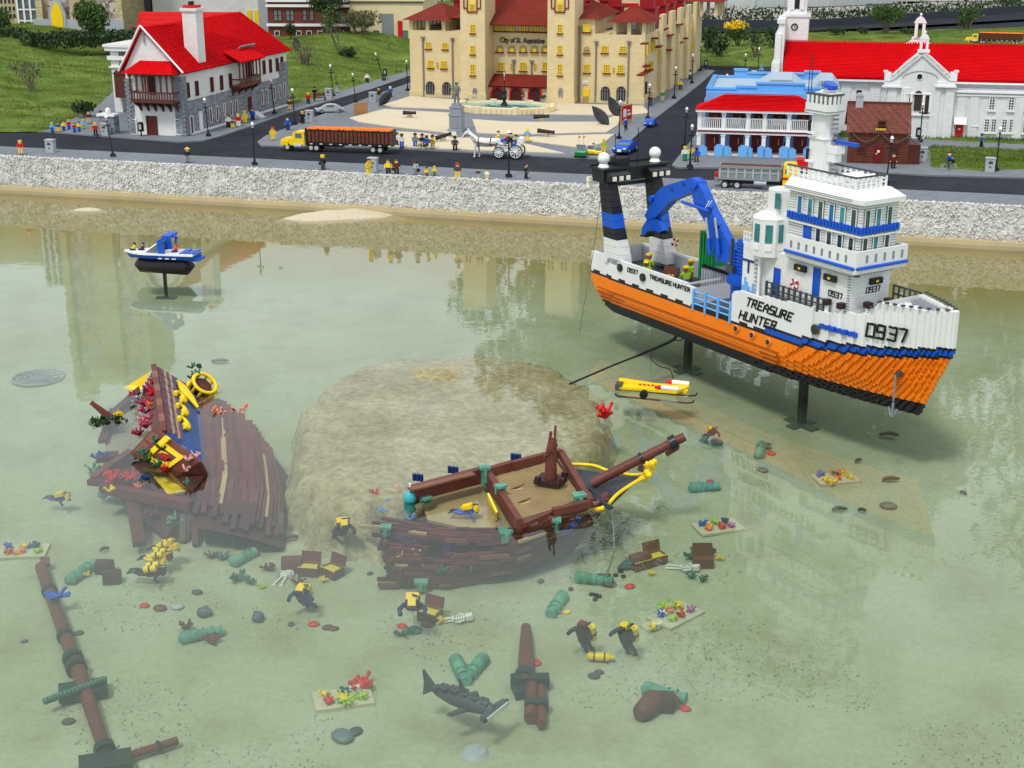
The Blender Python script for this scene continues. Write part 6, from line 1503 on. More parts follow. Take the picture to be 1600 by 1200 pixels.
arm('crane_jib',[XZ(1096,283),XZ(1086,277),XZ(1040,291),XZ(1028,305),XZ(1013,336),XZ(1017,343),XZ(1030,339),XZ(1052,315),XZ(1084,300),XZ(1098,296)],-.0205,.0205)
MB().cyl((XZ(1092,288)[0],-.030,XZ(1092,288)[1]),(XZ(1092,288)[0],.030,XZ(1092,288)[1]),.016,n=12).build('pivot',blue,ship)
MB().cyl((XZ(1025,309)[0],-.032,XZ(1025,309)[1]),(XZ(1025,309)[0],.032,XZ(1025,309)[1]),.013,n=10).build('pivot',blue,ship)
arm('grapple',[XZ(1016,342),XZ(1008,355),XZ(1007,367),XZ(1014,369),XZ(1018,362),XZ(1026,360),XZ(1034,364),XZ(1040,360),XZ(1034,346),XZ(1028,341)],-.017,.017)
arm('grapple_shoe',[XZ(1006,368),XZ(1015,370),XZ(1019,363),XZ(1026,362),XZ(1038,366),XZ(1038,364),XZ(1027,359.5),XZ(1017,361),XZ(1013,368),XZ(1007,366)],-.022,.022,black)
a,b=XZ(1066,315,-.03),XZ(1108,330,-.03);MB().cyl((a[0],-.032,a[1]),(b[0],-.032,b[1]),.007,n=8).build('hydraulic_ram',blue,ship)
for px,y in((1103,-.034),(1117,-.028)):
 a,b=XZ(px,340,y),XZ(px+4,372,y);c=XZ(px+6,398,y);MB().cyl((a[0],y,a[1]),(b[0],y,b[1]),.0045,n=8).build('ram_rod',lgrey,ship);MB().cyl((b[0],y,b[1]),(c[0],y,c[1]),.009,n=8).build('ram_cylinder',blue,ship)
mb=MB();
for k in range(2):a=XZ(1102+k*4.5,326-k*3,-.025);b=XZ(1108+k*4.5,314-k*0,-.025);mb.cyl((a[0],-.0255,a[1]),(b[0],-.0255,b[1]),.0022,n=5)
mb.build('white_stripe',whitep,ship)
for a_,b_ in(((1078,290),(1071,283)),((1060,300),(1052,290)),((1112,330),(1122,322)),((1122,356),(1134,350))):a=XZ(*a_);b=XZ(*b_);mb=MB();mb.cyl((a[0],-.0212,a[1]),(b[0],-.0212,b[1]),.0022,n=5);mb.cyl(((a[0]+b[0])/2,-.019,(a[1]+b[1])/2),((a[0]+b[0])/2,-.025,(a[1]+b[1])/2),.006,n=8);mb.build('joint_plate',M('navy_joint',(.008,.05,.26),.4),ship)
mb=MB();mb.box(cr-.07,cr-.03,-.05,.02,.305,.335);mb.box(cr+.04,cr+.10,.0,.05,.30,.40);mb.box(cr-.055,cr-.045,-.045,-.035,.335,.44);mb.build('crane_machinery',dgrey,ship)
mb=MB();mb.box(cr+.036,cr+.085,-.045,-.002,.30,.375);mb.box(cr+.036,cr+.085,-.045,-.041,.375,.42);mb.box(cr+.036,cr+.040,-.045,-.002,.375,.42);mb.box(cr+.081,cr+.085,-.045,-.002,.375,.42);mb.box(cr+.04,cr+.081,-.006,-.002,.375,.42)
for k in range(3):mb.box(cr+.045+k*.013,cr+.052+k*.013,-.0465,-.0451,.31,.36,1)
mb.build('operator_cage',[dgrey,black],ship)
def crew(s,y,z,rz,lab,pose='stand',legs=brown,cat='toy figure'):
 return figure(0,0,lab,lime,legs,skind,None,'helmet',yellow,rz+SH.deg,1.0,loc=SH.w(s,y,z),pose=pose,group=None)
crew(cr+.06,-.022,.395,90,'crew figure in yellow helmet standing in the grey crane cage')
crew(.24,-.02,.171,200,'crew figure in green holding the red and white lifebuoy')
crew(.42,.06,.171,160,'crew figure in green with one hand raised behind the treasure','reach')
crew(.335,-.105,.171,40,'crew figure in green nearest the ship side, seen over the bulwark')
crew(.50,-.03,.171,250,'crew figure in green with blue trousers kneeling at the gold heap','stand',blue)
mb=MB();mb.box(-.035,.035,-.022,.022,0,.028);o=thing('treasure_chest','open brown chest of gold bars on the ship deck','chest',SH.w(.37,-.02,.171),R(SH.deg+20));mb.build('chest_box',brown,o)
MB().obox((0,.030,.045),(.07,.008,.036),rx=R(-20)).build('lid',brown,o)
mb=MB();
for _ in range(14):mb.obox((rnd.uniform(-.028,.028),rnd.uniform(-.016,.016),.031),(.012,.006,.005),rnd.uniform(0,3))
tag(mb.build('gold',M('gold_plastic',(.80,.55,.18),.35),o),kind='stuff')
mb=MB()
for _ in range(40):a=rnd.uniform(0,6.28);r_=rnd.uniform(0,.03);mb.obox((math.cos(a)*r_,math.sin(a)*r_*.7,.006+.022*(1-r_/.03)*rnd.random()),(.016,.008,.006),rnd.uniform(0,3))
tag(mb.build('gold_heap',M('bright_gold',(.85,.55,.02),.35),loc=SH.w(.44,-.05,.171)),'heap of yellow gold bars on the ship deck beside the chest','treasure')
# superstructure
hx0,hx1,hy0,hy1=.93,1.48,-.11,.085
mb=MB();mb.box(hx0,hx1,hy0,hy1,.17,.458);mb.build('deckhouse',white,ship)
for k in range(16):
 z=.30+k*.0096
 MB().box(hx1-.008,hx1+.0012,hy0-.0012,hy0+.004,z,z+.0022).build('corner_joint',dgrey,ship)
W2=lambda px,py,w,h,plane,face='F',g=teal,f=hwhite,bars=(0,0),nm='window':win(ship,SH,px,py,w,h,plane,face,glass=g,frame=f,bars=bars,depth=.004,name=nm)
for px in(1214,1276):W2(px,441,.034,.105,hy0,g=blue,f=blue,nm='door')
lifebuoy((SH.F(1243,443,hy0)[0],hy0-.006,SH.F(1243,443,hy0)[1]),'Y')
for px,py in((1252.5,418.5),(1299,434)):
 s,z=SH.F(px,py,hy0);mb=MB().box(s-.028,s+.028,hy0-.012,hy0,z-.011,z+.011);mb.box(s-.006,s+.006,hy0-.0135,hy0-.012,z-.004,z+.004,1);mb.build('lamp_fitting',[black,dyellow],ship)
y,z=SH.Sd(1367,438,hx1);mb=MB().box(hx1,hx1+.012,y-.028,y+.028,z-.011,z+.011);mb.box(hx1+.012,hx1+.0135,y-.006,y+.006,z-.004,z+.004,1);mb.build('lamp_fitting',[black,dyellow],ship)
a=SH.F(1295,461,hy0);b=SH.F(1318,465,hy0);lettering('0937',a[0],a[1],b[0],a[1],.019,0,lambda s,z:hy0-.0005,.0026)
a=SH.Sd(1353,458,hx1);b=SH.Sd(1376,453,hx1);lettering('0937',a[0],a[1],b[0],a[1],.019,0,None,.0026,axis='S',xv=hx1)
a=SH.F(1163,405,hy0);b=SH.F(1175,423,hy0);mb=MB().box(a[0]-.005,b[0]+.012,hy0-.003,hy0,a[1]-.004,a[1]+.004);mb.box((a[0]+b[0])/2,(a[0]+b[0])/2+.008,hy0-.003,hy0,b[1]-.012,a[1]);mb.build('emblem_t',dblue,ship)
mb=MB()
for k in range(6):s=hx0+.004+k*.011;mb.box(s,s+.010,hy0-.003,hy0,.24,.30+.012*((k*3)%4)-.004*k)
mb.build('blue_wave_emblem',bluelp,ship)
for px,py in((1292,476),(1314,482)):
 s,z=SH.F(px,py,hy0-.02);mb=MB().cyl((s,hy0-.02,.235),(s,hy0-.02,z),.008,n=8,m=1);mb.box(s-.010,s+.010,hy0-.034,hy0-.008,z,z+.02,0);mb.build('air_vent',[M('vent_dark',(.03,.01,.012),.4),whitep],ship)
for y in(-.05,.05):mb=MB().cyl((1.515,y,.316),(1.515,y,.335),.008,n=8,m=1);mb.box(1.503,1.530,y-.011,y+.011,.335,.355,0);mb.build('air_vent',[M('vent_dark',(.03,.01,.012)),whitep],ship)
rs0,rs1=SH.F(1192,470,-.15)[0],SH.F(1283,470,-.15)[0]
for k in range(5):MB().box(rs0,rs1,-.139,-.134,.262+k*.021,.2665+k*.021).build('gallery_rail',dgrey,ship)
for k in range(11):s=rs0+(rs1-rs0)*k/10;MB().box(s-.003,s+.003,-.141,-.132,.236,.352).build('rail_post',dgrey,ship)
for k in range(3):MB().box(rs1-.003,rs1+.003,-.138,-.112,.26+k*.025,.264+k*.025).build('gallery_rail',dgrey,ship)
MB().box(rs0-.01,rs1+.01,-.141,-.111,.236,.239).build('gallery_floor',grey,ship)
bx0,bx1,by0,by1=1.19,1.535,-.145,.10
mb=MB().box(bx0,bx1,by0,by1,.468,.490);mb.box(bx0,bx1-.02,by0+.01,by1-.01,.4585,.468);mb.box(bx0,bx1+.001,by0-.001,by0+.010,.490,.545);mb.box(bx1-.010,bx1+.001,by0+.010,by1+.001,.490,.545);mb.box(bx0,bx1-.01,by1-.010,by1+.001,.49,.545);mb.build('balcony',hwhite,ship)
mb=MB();mb.tube([(bx0,by0-.003,.487),(bx1-.01,by0-.003,.487),(bx1+.003,by0+.012,.487),(bx1+.003,by1,.487)],.0062,8);mb.build('blue_fender',blue,ship)
for k in range(8):
 s=bx0+.03+k*.0385;mb=MB().box(s-.005,s+.005,by0-.0022,by0-.0008,.503,.524);mb.cyl((s,by0-.0022,.524),(s,by0-.0008,.524),.005,n=10);mb.build('parapet_opening',grey,ship)
for k in range(5):
 y=by0+.05+k*.042;mb=MB().box(bx1+.0008,bx1+.0024,y-.005,y+.005,.503,.530);mb.build('parapet_opening',grey,ship)
mb=MB()
for k in range(26):s=bx0+.01+k*.0128;mb.box(s,s+.007,hy0-.02,hy0,.4585-.004,.4585)
for k in range(12):y=hy0+k*.016;mb.box(hx1,hx1+.03,y,y+.008,.4545,.4585)
mb.build('bracket_row',dgrey,ship)['kind']='stuff'
mx0,mx1,my0,my1=1.16,1.512,-.110,.062
mb=MB();mb.box(mx0,mx1,my0,my1,.49,.70);mb.build('wheelhouse_wall',hwhite,ship)
for k in range(22):
 z=.497+k*.0093
 if not .588<z<.63:MB().box(mx0+.002,mx1+.0009,my0-.0009,my1+.0009,z,z+.0016).build('brick_joint',grey,ship)
mb=MB().box(mx0,mx1+.012,my0-.012,my1+.012,.588,.594);mb.build('ledge',hwhite,ship)
mb=MB()
for k in range(44):s=mx0+.001+k*.0080;mb.box(s,s+.0072,my0-.011-.003*(k%2),my0-.001,.598+.003*(k%2),.620+.003*((k+1)%2))
for k in range(23):y=my0-.01+k*.0080;mb.box(mx1+.001,mx1+.012+.003*(k%2),y,y+.0072,.598+.003*(k%2),.620+.003*((k+1)%2))
mb.build('blue_brick_band',blue,ship)['kind']='stuff'
def row(pxs,pys,h,w,plane,face,glasses,nm='window'):
 for i,(px,py)in enumerate(zip(pxs,pys)):W2(px,py,w,h,plane,face,g=glasses[i%len(glasses)],f=hwhite,nm=nm)
def z6(x,y):return(1100+x/4.571,220+y/4.571)
up=[z6(688,455),z6(762,476),z6(836,495),z6(914,517),z6(991,538),z6(1073,556)]
tg=M('teal_green_glass',(.02,.09,.07),.08,var=.6,vs=25,spec=.8)
row([p[0]for p in up],[p[1]for p in up],.068,.029,my0-.001,'F',[M('blue_glass',(.02,.14,.30),.1),teal,tg])
rt=[z6(1165,560),z6(1243,547),z6(1323,533)]
row([p[0]for p in rt],[p[1]for p in rt],.068,.027,mx1+.001,'S',[tg,teal])
lo=[z6(818,685),z6(896,708),z6(972,730),z6(1052,752)]
row([p[0]for p in lo],[p[1]for p in lo],.064,.029,my0-.001,'F',[M('blue_dark_glass',(.012,.035,.06),.1),dglass])
lr=[z6(1145,757),z6(1220,743),z6(1300,730)]
row([p[0]for p in lr],[p[1]for p in lr],.064,.027,mx1+.001,'S',[dglass,teal])
p=z6(738,665);W2(p[0],p[1],.036,.07,my0-.001,g=blue,f=blue,nm='door')
mb=MB();mb.prism([(my0-.018,.700),(my1+.018,.700),(my1+.018,.716),(my1-.01,.742),(my0+.01,.742),(my0-.018,.716)],0,mx0-.01,mx1-.03)
mb.v+=[(mx1-.03,my0-.018,.700),(mx1+.02,my0-.012,.700),(mx1+.02,my1+.012,.700),(mx1-.03,my1+.018,.700),(mx1-.03,my0-.018,.716),(mx1+.02,my0-.012,.716),(mx1+.02,my1+.012,.716),(mx1-.03,my1+.018,.716),(mx1-.03,my0+.01,.742),(mx1-.01,my0+.03,.742),(mx1-.01,my1-.03,.742),(mx1-.03,my1-.01,.742)]
b0=len(mb.v)-12
for f in((0,1,5,4),(1,2,6,5),(2,3,7,6),(4,5,9,8),(5,6,10,9),(6,7,11,10),(8,9,10,11),(3,2,1,0)):mb.f.append(tuple(b0+i for i in f));mb.m.append(0);mb.sm.append(False)
mb.build('wheelhouse_roof',hwhite,ship)
for zz in(.7065,.7125):MB().box(mx0-.01,mx1-.031,my0-.0190,my0-.0178,zz,zz+.0018).build('roof_seam',grey,ship)
rx0,rx1,ry0,ry1=1.13,1.462,-.098,.045
for zz in(.755,.768):
 mb=MB();mb.box(rx0,rx1,ry0-.002,ry0+.002,zz,zz+.003);mb.box(rx1-.002,rx1+.002,ry0,ry1,zz,zz+.003);mb.box(rx0,rx1,ry1-.002,ry1+.002,zz,zz+.003);mb.build('roof_rail',whitep,ship)
mb=MB();mb.box(rx0-.002,rx1+.003,ry0-.004,ry0+.004,.779,.784);mb.box(rx1-.004,rx1+.004,ry0,ry1,.779,.784);mb.box(rx0,rx1,ry1-.004,ry1+.004,.779,.784);mb.build('top_rail',dgrey,ship)
for k in range(13):
 s=rx0+(rx1-rx0)*k/12
 for y in(ry0,ry1):MB().box(s-.0035,s+.0035,y-.003,y+.003,.742,.779).build('rail_post',whitep,ship)
for k in range(1,6):y=ry0+(ry1-ry0)*k/6;MB().box(rx1-.003,rx1+.003,y-.0035,y+.0035,.742,.779).build('rail_post',whitep,ship)
for s in(1.36,1.415):MB().cyl((s,-.06,.762),(s,.03,.762),.017,n=14).build('life_raft',whitep,ship)
bc=SH.F(1193,420,-.10)[0]
print('bay',bc,SH.F(1193,405,-.13),SH.F(1200,330,-.1),SH.F(1213,290,-.05))
oct_=lambda r_,k0=22.5:[(math.cos(R(k0+45*i))*r_,math.sin(R(k0+45*i))*r_)for i in range(8)]
bcx,bcy=SH.F(1200,400,-.10)[0],-.098
zb0,zb1=SH.F(1200,404,-.15)[1],SH.F(1200,345,-.15)[1]
mb=MB();mb.prism([(bcx+x,bcy+y)for x,y in oct_(.066)],2,zb0,zb1)
v=len(mb.v);
mb.v+=[(bcx+x,bcy+y,zb1+.0005)for x,y in oct_(.068)]+[(bcx+x*.55,bcy+y*.55,zb1+.022)for x,y in oct_(.068)]
for i in range(8):mb.f.append((v+i,v+(i+1)%8,v+8+(i+1)%8,v+8+i));mb.m.append(0);mb.sm.append(False)
mb.f.append(tuple(v+8+i for i in range(8)));mb.m.append(0);mb.sm.append(False)
bay=mb.build('lookout_bay',hwhite,ship)
for i in range(8):
 a=R(45*i);ca,sa=math.cos(a),math.sin(a)
 if sa>.5:continue
 rr_=.066*math.cos(R(22.5));zc=(zb0+zb1)/2+.018
 MB().obox((bcx+ca*(rr_+.0008),bcy+sa*(rr_+.0008),zc),(.004,.026,.066),a).build('window',teal,bay)
 MB().obox((bcx+ca*(rr_+.001),bcy+sa*(rr_+.001),zc-.052),(.005,.026,.022),a).build('window_ledge',whitep,bay)
MB().cyl((bcx-.01,hy0-.02,.235),(bcx-.01,hy0-.02,zb0),.006,n=8).build('ladder_post',whitep,ship)
for k in range(11):MB().box(bcx-.04,bcx-.012,hy0-.018,hy0-.012,.25+k*.016,.254+k*.016).build('ladder_rung',grey,ship)
ux,uy=SH.F(1223,315,-.06)[0],-.055
zu0,zu1=.45,SH.F(1212,297,-.10)[1];print('UB',ux,bcx,bcy,zb0,zb1,zu1)
mb=MB();mb.box(bcx-.02,mx0,hy0+.02,hy1-.02,.458,.60);mb.prism([(ux+x,uy+y)for x,y in oct_(.060)],2,zu0,zu1);mb.build('upper_bay',hwhite,ship)
s,z=SH.F(1216,314,-.11);MB().box(s-.014,s+.012,uy-.0585,uy-.055,z-.028,z+.028).build('window',teal,ship)
for k in range(3):MB().box(.925,.99,-.108,-.104,.46+k*.02,.463+k*.02).build('aft_rail',whitep,ship)
for k in range(5):MB().box(.925+k*.016,.929+k*.016,-.110,-.102,.458,.505).build('rail_post',whitep,ship)
mb=MB();mb.prism([(1.164,-.036),(1.234,-.036),(1.239,-.01),(1.234,.018),(1.164,.018)],2,.742,.875);mb.prism([(1.169,-.031),(1.229,-.031),(1.234,-.01),(1.229,.013),(1.169,.013)],2,.878,.965);mb.box(1.160,1.240,-.040,.022,.875,.879);mb.build('mast',hwhite,ship)
mb=MB();mb.prism([(1.142,-.048),(1.252,-.048),(1.260,-.01),(1.252,.032),(1.142,.032)],2,.965,.972);mb.build('mast_platform',hwhite,ship)
MB().prism([(1.140,-.050),(1.254,-.050),(1.262,-.01),(1.254,.034),(1.140,.034)],2,.972,.975).build('platform_edge',grey,ship)
pp_=[(1.144,-.046),(1.250,-.046),(1.258,-.01),(1.250,.030),(1.144,.030)]
mb=MB();nn=5
for i in range(nn):
 a=Vector(pp_[i]);b=Vector(pp_[(i+1)%nn]);L=(b-a).length;an=math.atan2((b-a).y,(b-a).x)
 mb.obox(((a.x+b.x)/2,(a.y+b.y)/2,.987),(L,.003,.024),an)
mb.build('platform_wall',hwhite,ship)
for i in range(nn):
 a=Vector(pp_[i]);b=Vector(pp_[(i+1)%nn]);L=(b-a).length;an=math.atan2((b-a).y,(b-a).x);m=max(2,int(L/.021))
 for k in range(m):c=a+(b-a)*(k+.5)/m;MB().obox((c.x,c.y,1.013),(.010,.0035,.028),an).build('platform_stanchion',hwhite,ship)
MB().prism([(1.142,-.048),(1.252,-.048),(1.260,-.01),(1.252,.032),(1.142,.032)],2,1.027,1.032).build('platform_roof',dgrey,ship)
for s,y in((1.148,-.042),(1.153,-.034)):MB().cyl((s,y,1.032),(s,y,1.15+(s-1.145)*2),.0015,n=5).build('aerial',black,ship)
mb=MB();mb.tube([(1.18,-.02,1.034),(1.21,-.01,1.05),(1.24,0,1.045)],.005,6);mb.box(1.17,1.25,-.03,.02,1.033,1.037);mb.build('radar_frame',whitep,ship)
mb=MB();mb.cyl((1.22,-.01,1.045),(1.22,-.01,1.056),.009,n=8);mb.cyl((1.22,-.01,1.056),(1.224,-.01,1.068),.028,.024,12,smooth=False);mb.build('radar_dish',blue,ship)
s,z=SH.F(1320,235,.05);mb=MB().box(1.239,1.35,.005,.02,.862,.874);
mb.build('radar_bar',blue,ship)
mb=MB().box(1.238,1.275,-.02,.014,.80,.83);mb.box(1.238,1.285,-.022,.018,.83,.855);mb.build('mast_box',hwhite,ship)
for s,z in((1.168,.90),(1.165,.80)):mb=MB().cyl((s,-.044,z),(s,-.044,z+.03),.005,n=8);mb.ball((s,-.044,z+.034),.007,0,8,5);mb.box(s-.004,s+.03,-.051,-.041,z-.008,z,1);mb.build('navigation_lamp',[black,whitep],ship)
mb=MB()
for k in range(14):mb.box(1.240,1.250,-.004,.014,.75+k*.016,.756+k*.016)
mb.build('mast_ladder',grey,ship)
for s,y in((1.60,.01),(1.655,-.005)):
 mb=MB().cyl((s,y-.035,.340),(s,y+.045,.340),.023,n=14);mb.build('white_drum',whitep,ship)
 mb=MB();
 for k in range(4):mb.torus((s,y-.025+k*.02,.340),.0232,.0015,'Y',14,4)
 mb.build('drum_hoop',lgrey,ship)
for sg in(1,):
 for k in range(2):MB().box(1.47,1.60,sg*.118-.003,sg*.118+.003,.35+k*.03,.356+k*.03).build('fore_rail',dgrey,ship)
 for k in range(6):MB().box(1.47+k*.025,1.475+k*.025,sg*.118-.003,sg*.118+.003,.316,.38).build('rail_post',dgrey,ship)
a=SH.F(1408,584,-.055);y0=hyr(a[0],a[1])
mb=MB();mb.cyl((a[0],y0+.01,a[1]),(a[0],y0-.012,a[1]),.010,n=8);mb.build('hawse_pipe',dgrey,ship)
mb=MB();z=a[1]-.006
for k in range(11):mb.obox((a[0]-.004,y0-.012,z-k*.0085),(.004 if k%2 else .006,.006 if k%2 else .003,.010))
mb.build('anchor_chain',grey,ship)
ze_=z-.095;mb=MB();mb.box(a[0]-.007,a[0]-.001,y0-.015,y0-.009,ze_-.045,ze_);mb.tube([(a[0]-.022,y0-.012,ze_-.02),(a[0]-.015,y0-.012,ze_-.045),(a[0]-.004,y0-.012,ze_-.052),(a[0]+.007,y0-.012,ze_-.045),(a[0]+.014,y0-.012,ze_-.02)],.004,5)
mb.build('anchor',grey,ship)
for px,py,lab in((1252,664,'front black steel post under the ship bow, standing on a flat foot'),(1074,579,'rear black steel post under the middle of the ship')):
 p=fl(px,py);t=thing('support_post',lab,'post',p,R(-57),'posts carrying the ship')
 MB().box(-.013,.013,-.013,.013,0,.094-p.z).build('post',black,t);MB().box(-.075,.075,-.022,.022,-.004,.006).build('base_plate',M('green_black_steel',(.03,.05,.04),.5),t)
 MB().box(-.022,.022,-.06,.06,-.004,.0055).build('cross_plate',M('green_black_steel',(.03,.05,.04)),t)
def cable(name,pts,r,m,lab,cat='cable'):
 return tag(MB().tube(pts,r,6).build(name,m),lab,cat)
def spl(pts,n=8):
 out=[];P_=[Vector(p)for p in pts]
 for i in range(len(P_)-1):
  p0=P_[max(0,i-1)];p1=P_[i];p2=P_[i+1];p3=P_[min(len(P_)-1,i+2)]
  for k in range(n):
   t=k/n;out.append(.5*((2*p1)+(p2-p0)*t+(2*p0-5*p1+4*p2-p3)*t*t+(3*p1-p0-3*p2+p3)*t**3))
 return out+[P_[-1]]
cable('cable',spl([PD(1062,508,5.55),PD(1055,528,5.5),PD(1020,546,5.45),PD(960,570,5.3),PD(925,585,5.2),PD(890,600,5.1)]),[.006]*20+[.004]*21,black,'thick black hose running from under the ship to the boulder')
cable('cable',spl([PD(1062,512,5.54),PD(1066,530,5.5),PD(1050,533,5.5),PD(1022,545,5.4),PD(1017,560,5.35),PD(1030,572,5.3),PD(1047,578,5.25),PD(1052,595,5.2)],6),.0022,black,'thin black looping cable down to the yellow underwater sled')
cable('line',[PD(943,284,6.0),PD(937,320,5.95),PD(926,400,5.8),PD(905,520,5.6)],.0012,dgrey,'thin dark line hanging from the gantry into the water')
cable('line',[PD(1017,420,5.75),PD(1019,500,5.7),PD(1017,590,5.5)],.0008,dgrey,'very thin line hanging down the ship side near the stern')
# the pool: boulder, wrecks, divers and debris
def beam(mb,p,q,w,h,m=0):
 p=Vector(p);q=Vector(q);d=q-p;L=d.length;x=d.normalized();y=Vector((0,0,1)).cross(x)
 y=y.normalized()if y.length>1e-4 else Vector((0,1,0));z=x.cross(y);v=[]
 for a in(0,L):
  for b,c in((-w/2,-h/2),(w/2,-h/2),(w/2,h/2),(-w/2,h/2)):v.append(p+x*a+y*b+z*c)
 return mb.add(v,[(0,1,2,3),(7,6,5,4),(0,4,5,1),(1,5,6,2),(2,6,7,3),(3,7,4,0)],m)
def lerp(a,b,t):return Vector(a)+(Vector(b)-Vector(a))*t
rockm=M('pale_coral_rock',(.46,.41,.26),.95,spec=.05,var=.34,vs=40,mott=((.24,.205,.085),2.6,.8),bump=.010,bs=80)
out=[P(a,b,0)for a,b in((452,720),(462,650),(492,603),(545,566),(620,549),(720,543),(810,548),(880,566),(925,595),(955,640),(950,690),(900,722),(760,745),(640,772),(575,790),(505,785),(465,765))]
bb=[min(p.x for p in out)-.2,max(p.x for p in out)+.2,min(p.y for p in out)-.25,max(p.y for p in out)+.2];mb=MB();c_=.016
nx=int((bb[1]-bb[0])/c_);ny=int((bb[3]-bb[2])/c_);keep={}
for j in range(ny+1):
 for i in range(nx+1):
  x,y=bb[0]+i*c_,bb[2]+j*c_;d=poly_dist((x,y),out)*(1 if poly_in((x,y),out)else-1)
  d+=.035*noise.noise(Vector((x*16,y*16,2)))+.04*noise.noise(Vector((x*5,y*5,2)));fz=floor_z(x,y)-.02
  top=-.009-.012*sm(.30,0,d)+.016*math.exp(-((x+.30)**2+(y-5.28)**2)*40)+.007*noise.noise(Vector((x*3,y*3,0)))+.005*noise.noise(Vector((x*13,y*13,7)))-.009*max(0,noise.noise(Vector((x*26,y*26,9))))+.003*noise.noise(Vector((x*60,y*60,2)))
  t=sm(-.055,.05,d);mb.v.append((x,y,fz+(top-fz)*t));keep[i,j]=d>-.08
for j in range(ny):
 for i in range(nx):
  if keep[i,j]:a=j*(nx+1)+i;mb.f.append((a,a+1,a+nx+2,a+nx+1));mb.m.append(0);mb.sm.append(True)
tag(mb.build('boulder',rockm),'huge flat topped pale rock lying in the pool between the two wrecks','boulder')
wb=[M('wreck_brown_%s'%'abcd'[k],c,.5,var=.25,vs=14)for k,c in enumerate(((.13,.035,.025),(.085,.024,.018),(.19,.075,.045),(.06,.022,.02)))]
wtan=M('wreck_tan',(.40,.30,.15),.5,var=.15)
pm=[MB().box(-.5,.5,-.5,.5,-.5,.5).mesh('plank',m)for m in wb+[wtan]]
def plank(par,p,q,w,h,k):
 p=Vector(p);q=Vector(q);d=q-p;o=shape('plank',pm[k],par,(p+q)/2,d.to_track_quat('X','Z').to_euler());o.scale=(d.length,w,h)
# bow wreck
bw=thing('bow_wreck','brown bow half of a sunken sailing ship with a tan studded deck and a bowsprit','shipwreck')
def W3(px,py,z):return P(px,py,z)
deck=[W3(766,733,.022),W3(872,716,.034),W3(908,778,.022),W3(862,795,.014),W3(806,812,.008)]
MB().slab(deck,.012).build('deck',wtan,bw)
low=[W3(655,772,-.028),W3(752,748,-.024),W3(806,806,-.03),W3(792,836,-.045),W3(730,826,-.045),W3(668,812,-.05)]
MB().slab(low,.01).build('lower_deck',wtan,bw)
mb=MB();a,b,c,d=deck[0],deck[1],deck[2],deck[4]
for i in range(46):
 for j in range(36):
  p=lerp(lerp(a,b,(i+.5)/46),lerp(d,c,(i+.5)/46),(j+.5)/36)
  if i in(8,9,10,11,12,13)and j in(17,27):continue
  mb.cyl(p,p+Vector((0,0,.0022)),.0026,n=5,smooth=False)
tag(mb.build('deck_stud',wtan,bw),kind='stuff')
mb=MB();
for i in(17,27):beam(mb,lerp(lerp(a,b,.14),lerp(d,c,.14),i/36)+Vector((0,0,.001)),lerp(lerp(a,b,.34),lerp(d,c,.34),(i-1)/36)+Vector((0,0,.001)),.006,.004)
mb.build('deck_groove',brown,bw)
for p,q,w,h,k in(((640,772,.022),(752,742,.028),.022,.05,0),((752,741,.034),(800,727,.042),.02,.03,0),((800,727,.046),(876,707,.052),.018,.026,0),((640,774,-.01),(752,746,-.005),.012,.05,3),((758,738,.026),(812,822,.012),.020,.045,0),((876,708,.048),(922,785,.034),.020,.024,0),((866,716,.03),(910,780,.02),.006,.02,3),((922,786,.032),(864,800,.024),.018,.022,0),((864,800,.018),(812,822,.010),.016,.014,0),((640,765,.046),(740,740,.05),.024,.006,2),((862,806,.012),(860,824,-.02),.026,.02,0)):
 plank(bw,W3(*p),W3(*q),w,h,k)
rp=random.Random(11);Tp=[(588,806,-.045),(700,826,-.03),(812,826,.002),(925,792,.008),(948,772,.01)]
Bt=[(608,922),(700,922),(800,906),(890,868),(946,800)]
def curve(L,u):x=u*(len(L)-1);i=min(int(x),len(L)-2);return lerp(L[i],L[i+1],x-i)
Tw=[W3(*p)for p in Tp];Bw=[fl(*p)+Vector((0,0,.012))for p in Bt];Bw[-1]=W3(946,785,-.01)
rows=17
for r_ in range(rows):
 v=(r_+.5)/rows;u=rp.uniform(-.05,.10)
 while u<1:
  L=rp.uniform(.04,.10);u1=min(1.0,u+L)
  if u1-u<.03:break
  hole=4<=r_<=8 and .10<u<.42 and rp.random()<.75
  if not hole:
   jy,jz=rp.uniform(-.004,.004),rp.uniform(-.003,.004);f=lambda uu:Vector((0,jy,jz))+lerp(curve(Tw,max(0,uu)),curve(Bw,max(0,uu)),v)+Vector((0,-.035*math.sin(math.pi*v),.012*math.sin(math.pi*v)))+Vector(((min(0,uu))*1.2,0,0))
   plank(bw,f(u),f(u1)+Vector((.003,0,0)),.011,rp.uniform(.008,.013),rp.choice((0,0,1,1,3,2))if rp.random()>(.22 if 8>r_>2 and u>.5 else .04)else 4)
  u=u1-.006
mb=MB();n=16
for i in range(n+1):
 for j in range(5):p=lerp(curve(Tw,i/n),curve(Bw,i/n),j/4)+Vector((0,.03,-.03));mb.v.append(tuple(p))
for i in range(n):
 for j in range(4):a_=i*5+j;mb.f.append((a_,a_+1,a_+6,a_+5));mb.m.append(0);mb.sm.append(False)
mb.build('hull_core',M('wreck_hollow_shade',(.025,.012,.012),.8),bw)  # near-black colour paints in the shade inside the broken hull
for px,py in((690,850),(715,845),(748,838)):plank(bw,W3(px-6,py-14,-.07),W3(px+8,py+16,-.11),.014,.012,2)
for k in range(14):plank(bw,W3(598+rp.uniform(-8,30),815+k*6,-.09-k*.006),W3(650+rp.uniform(0,40),812+k*6,-.085-k*.006),.011,.008,rp.choice((0,1,3)))
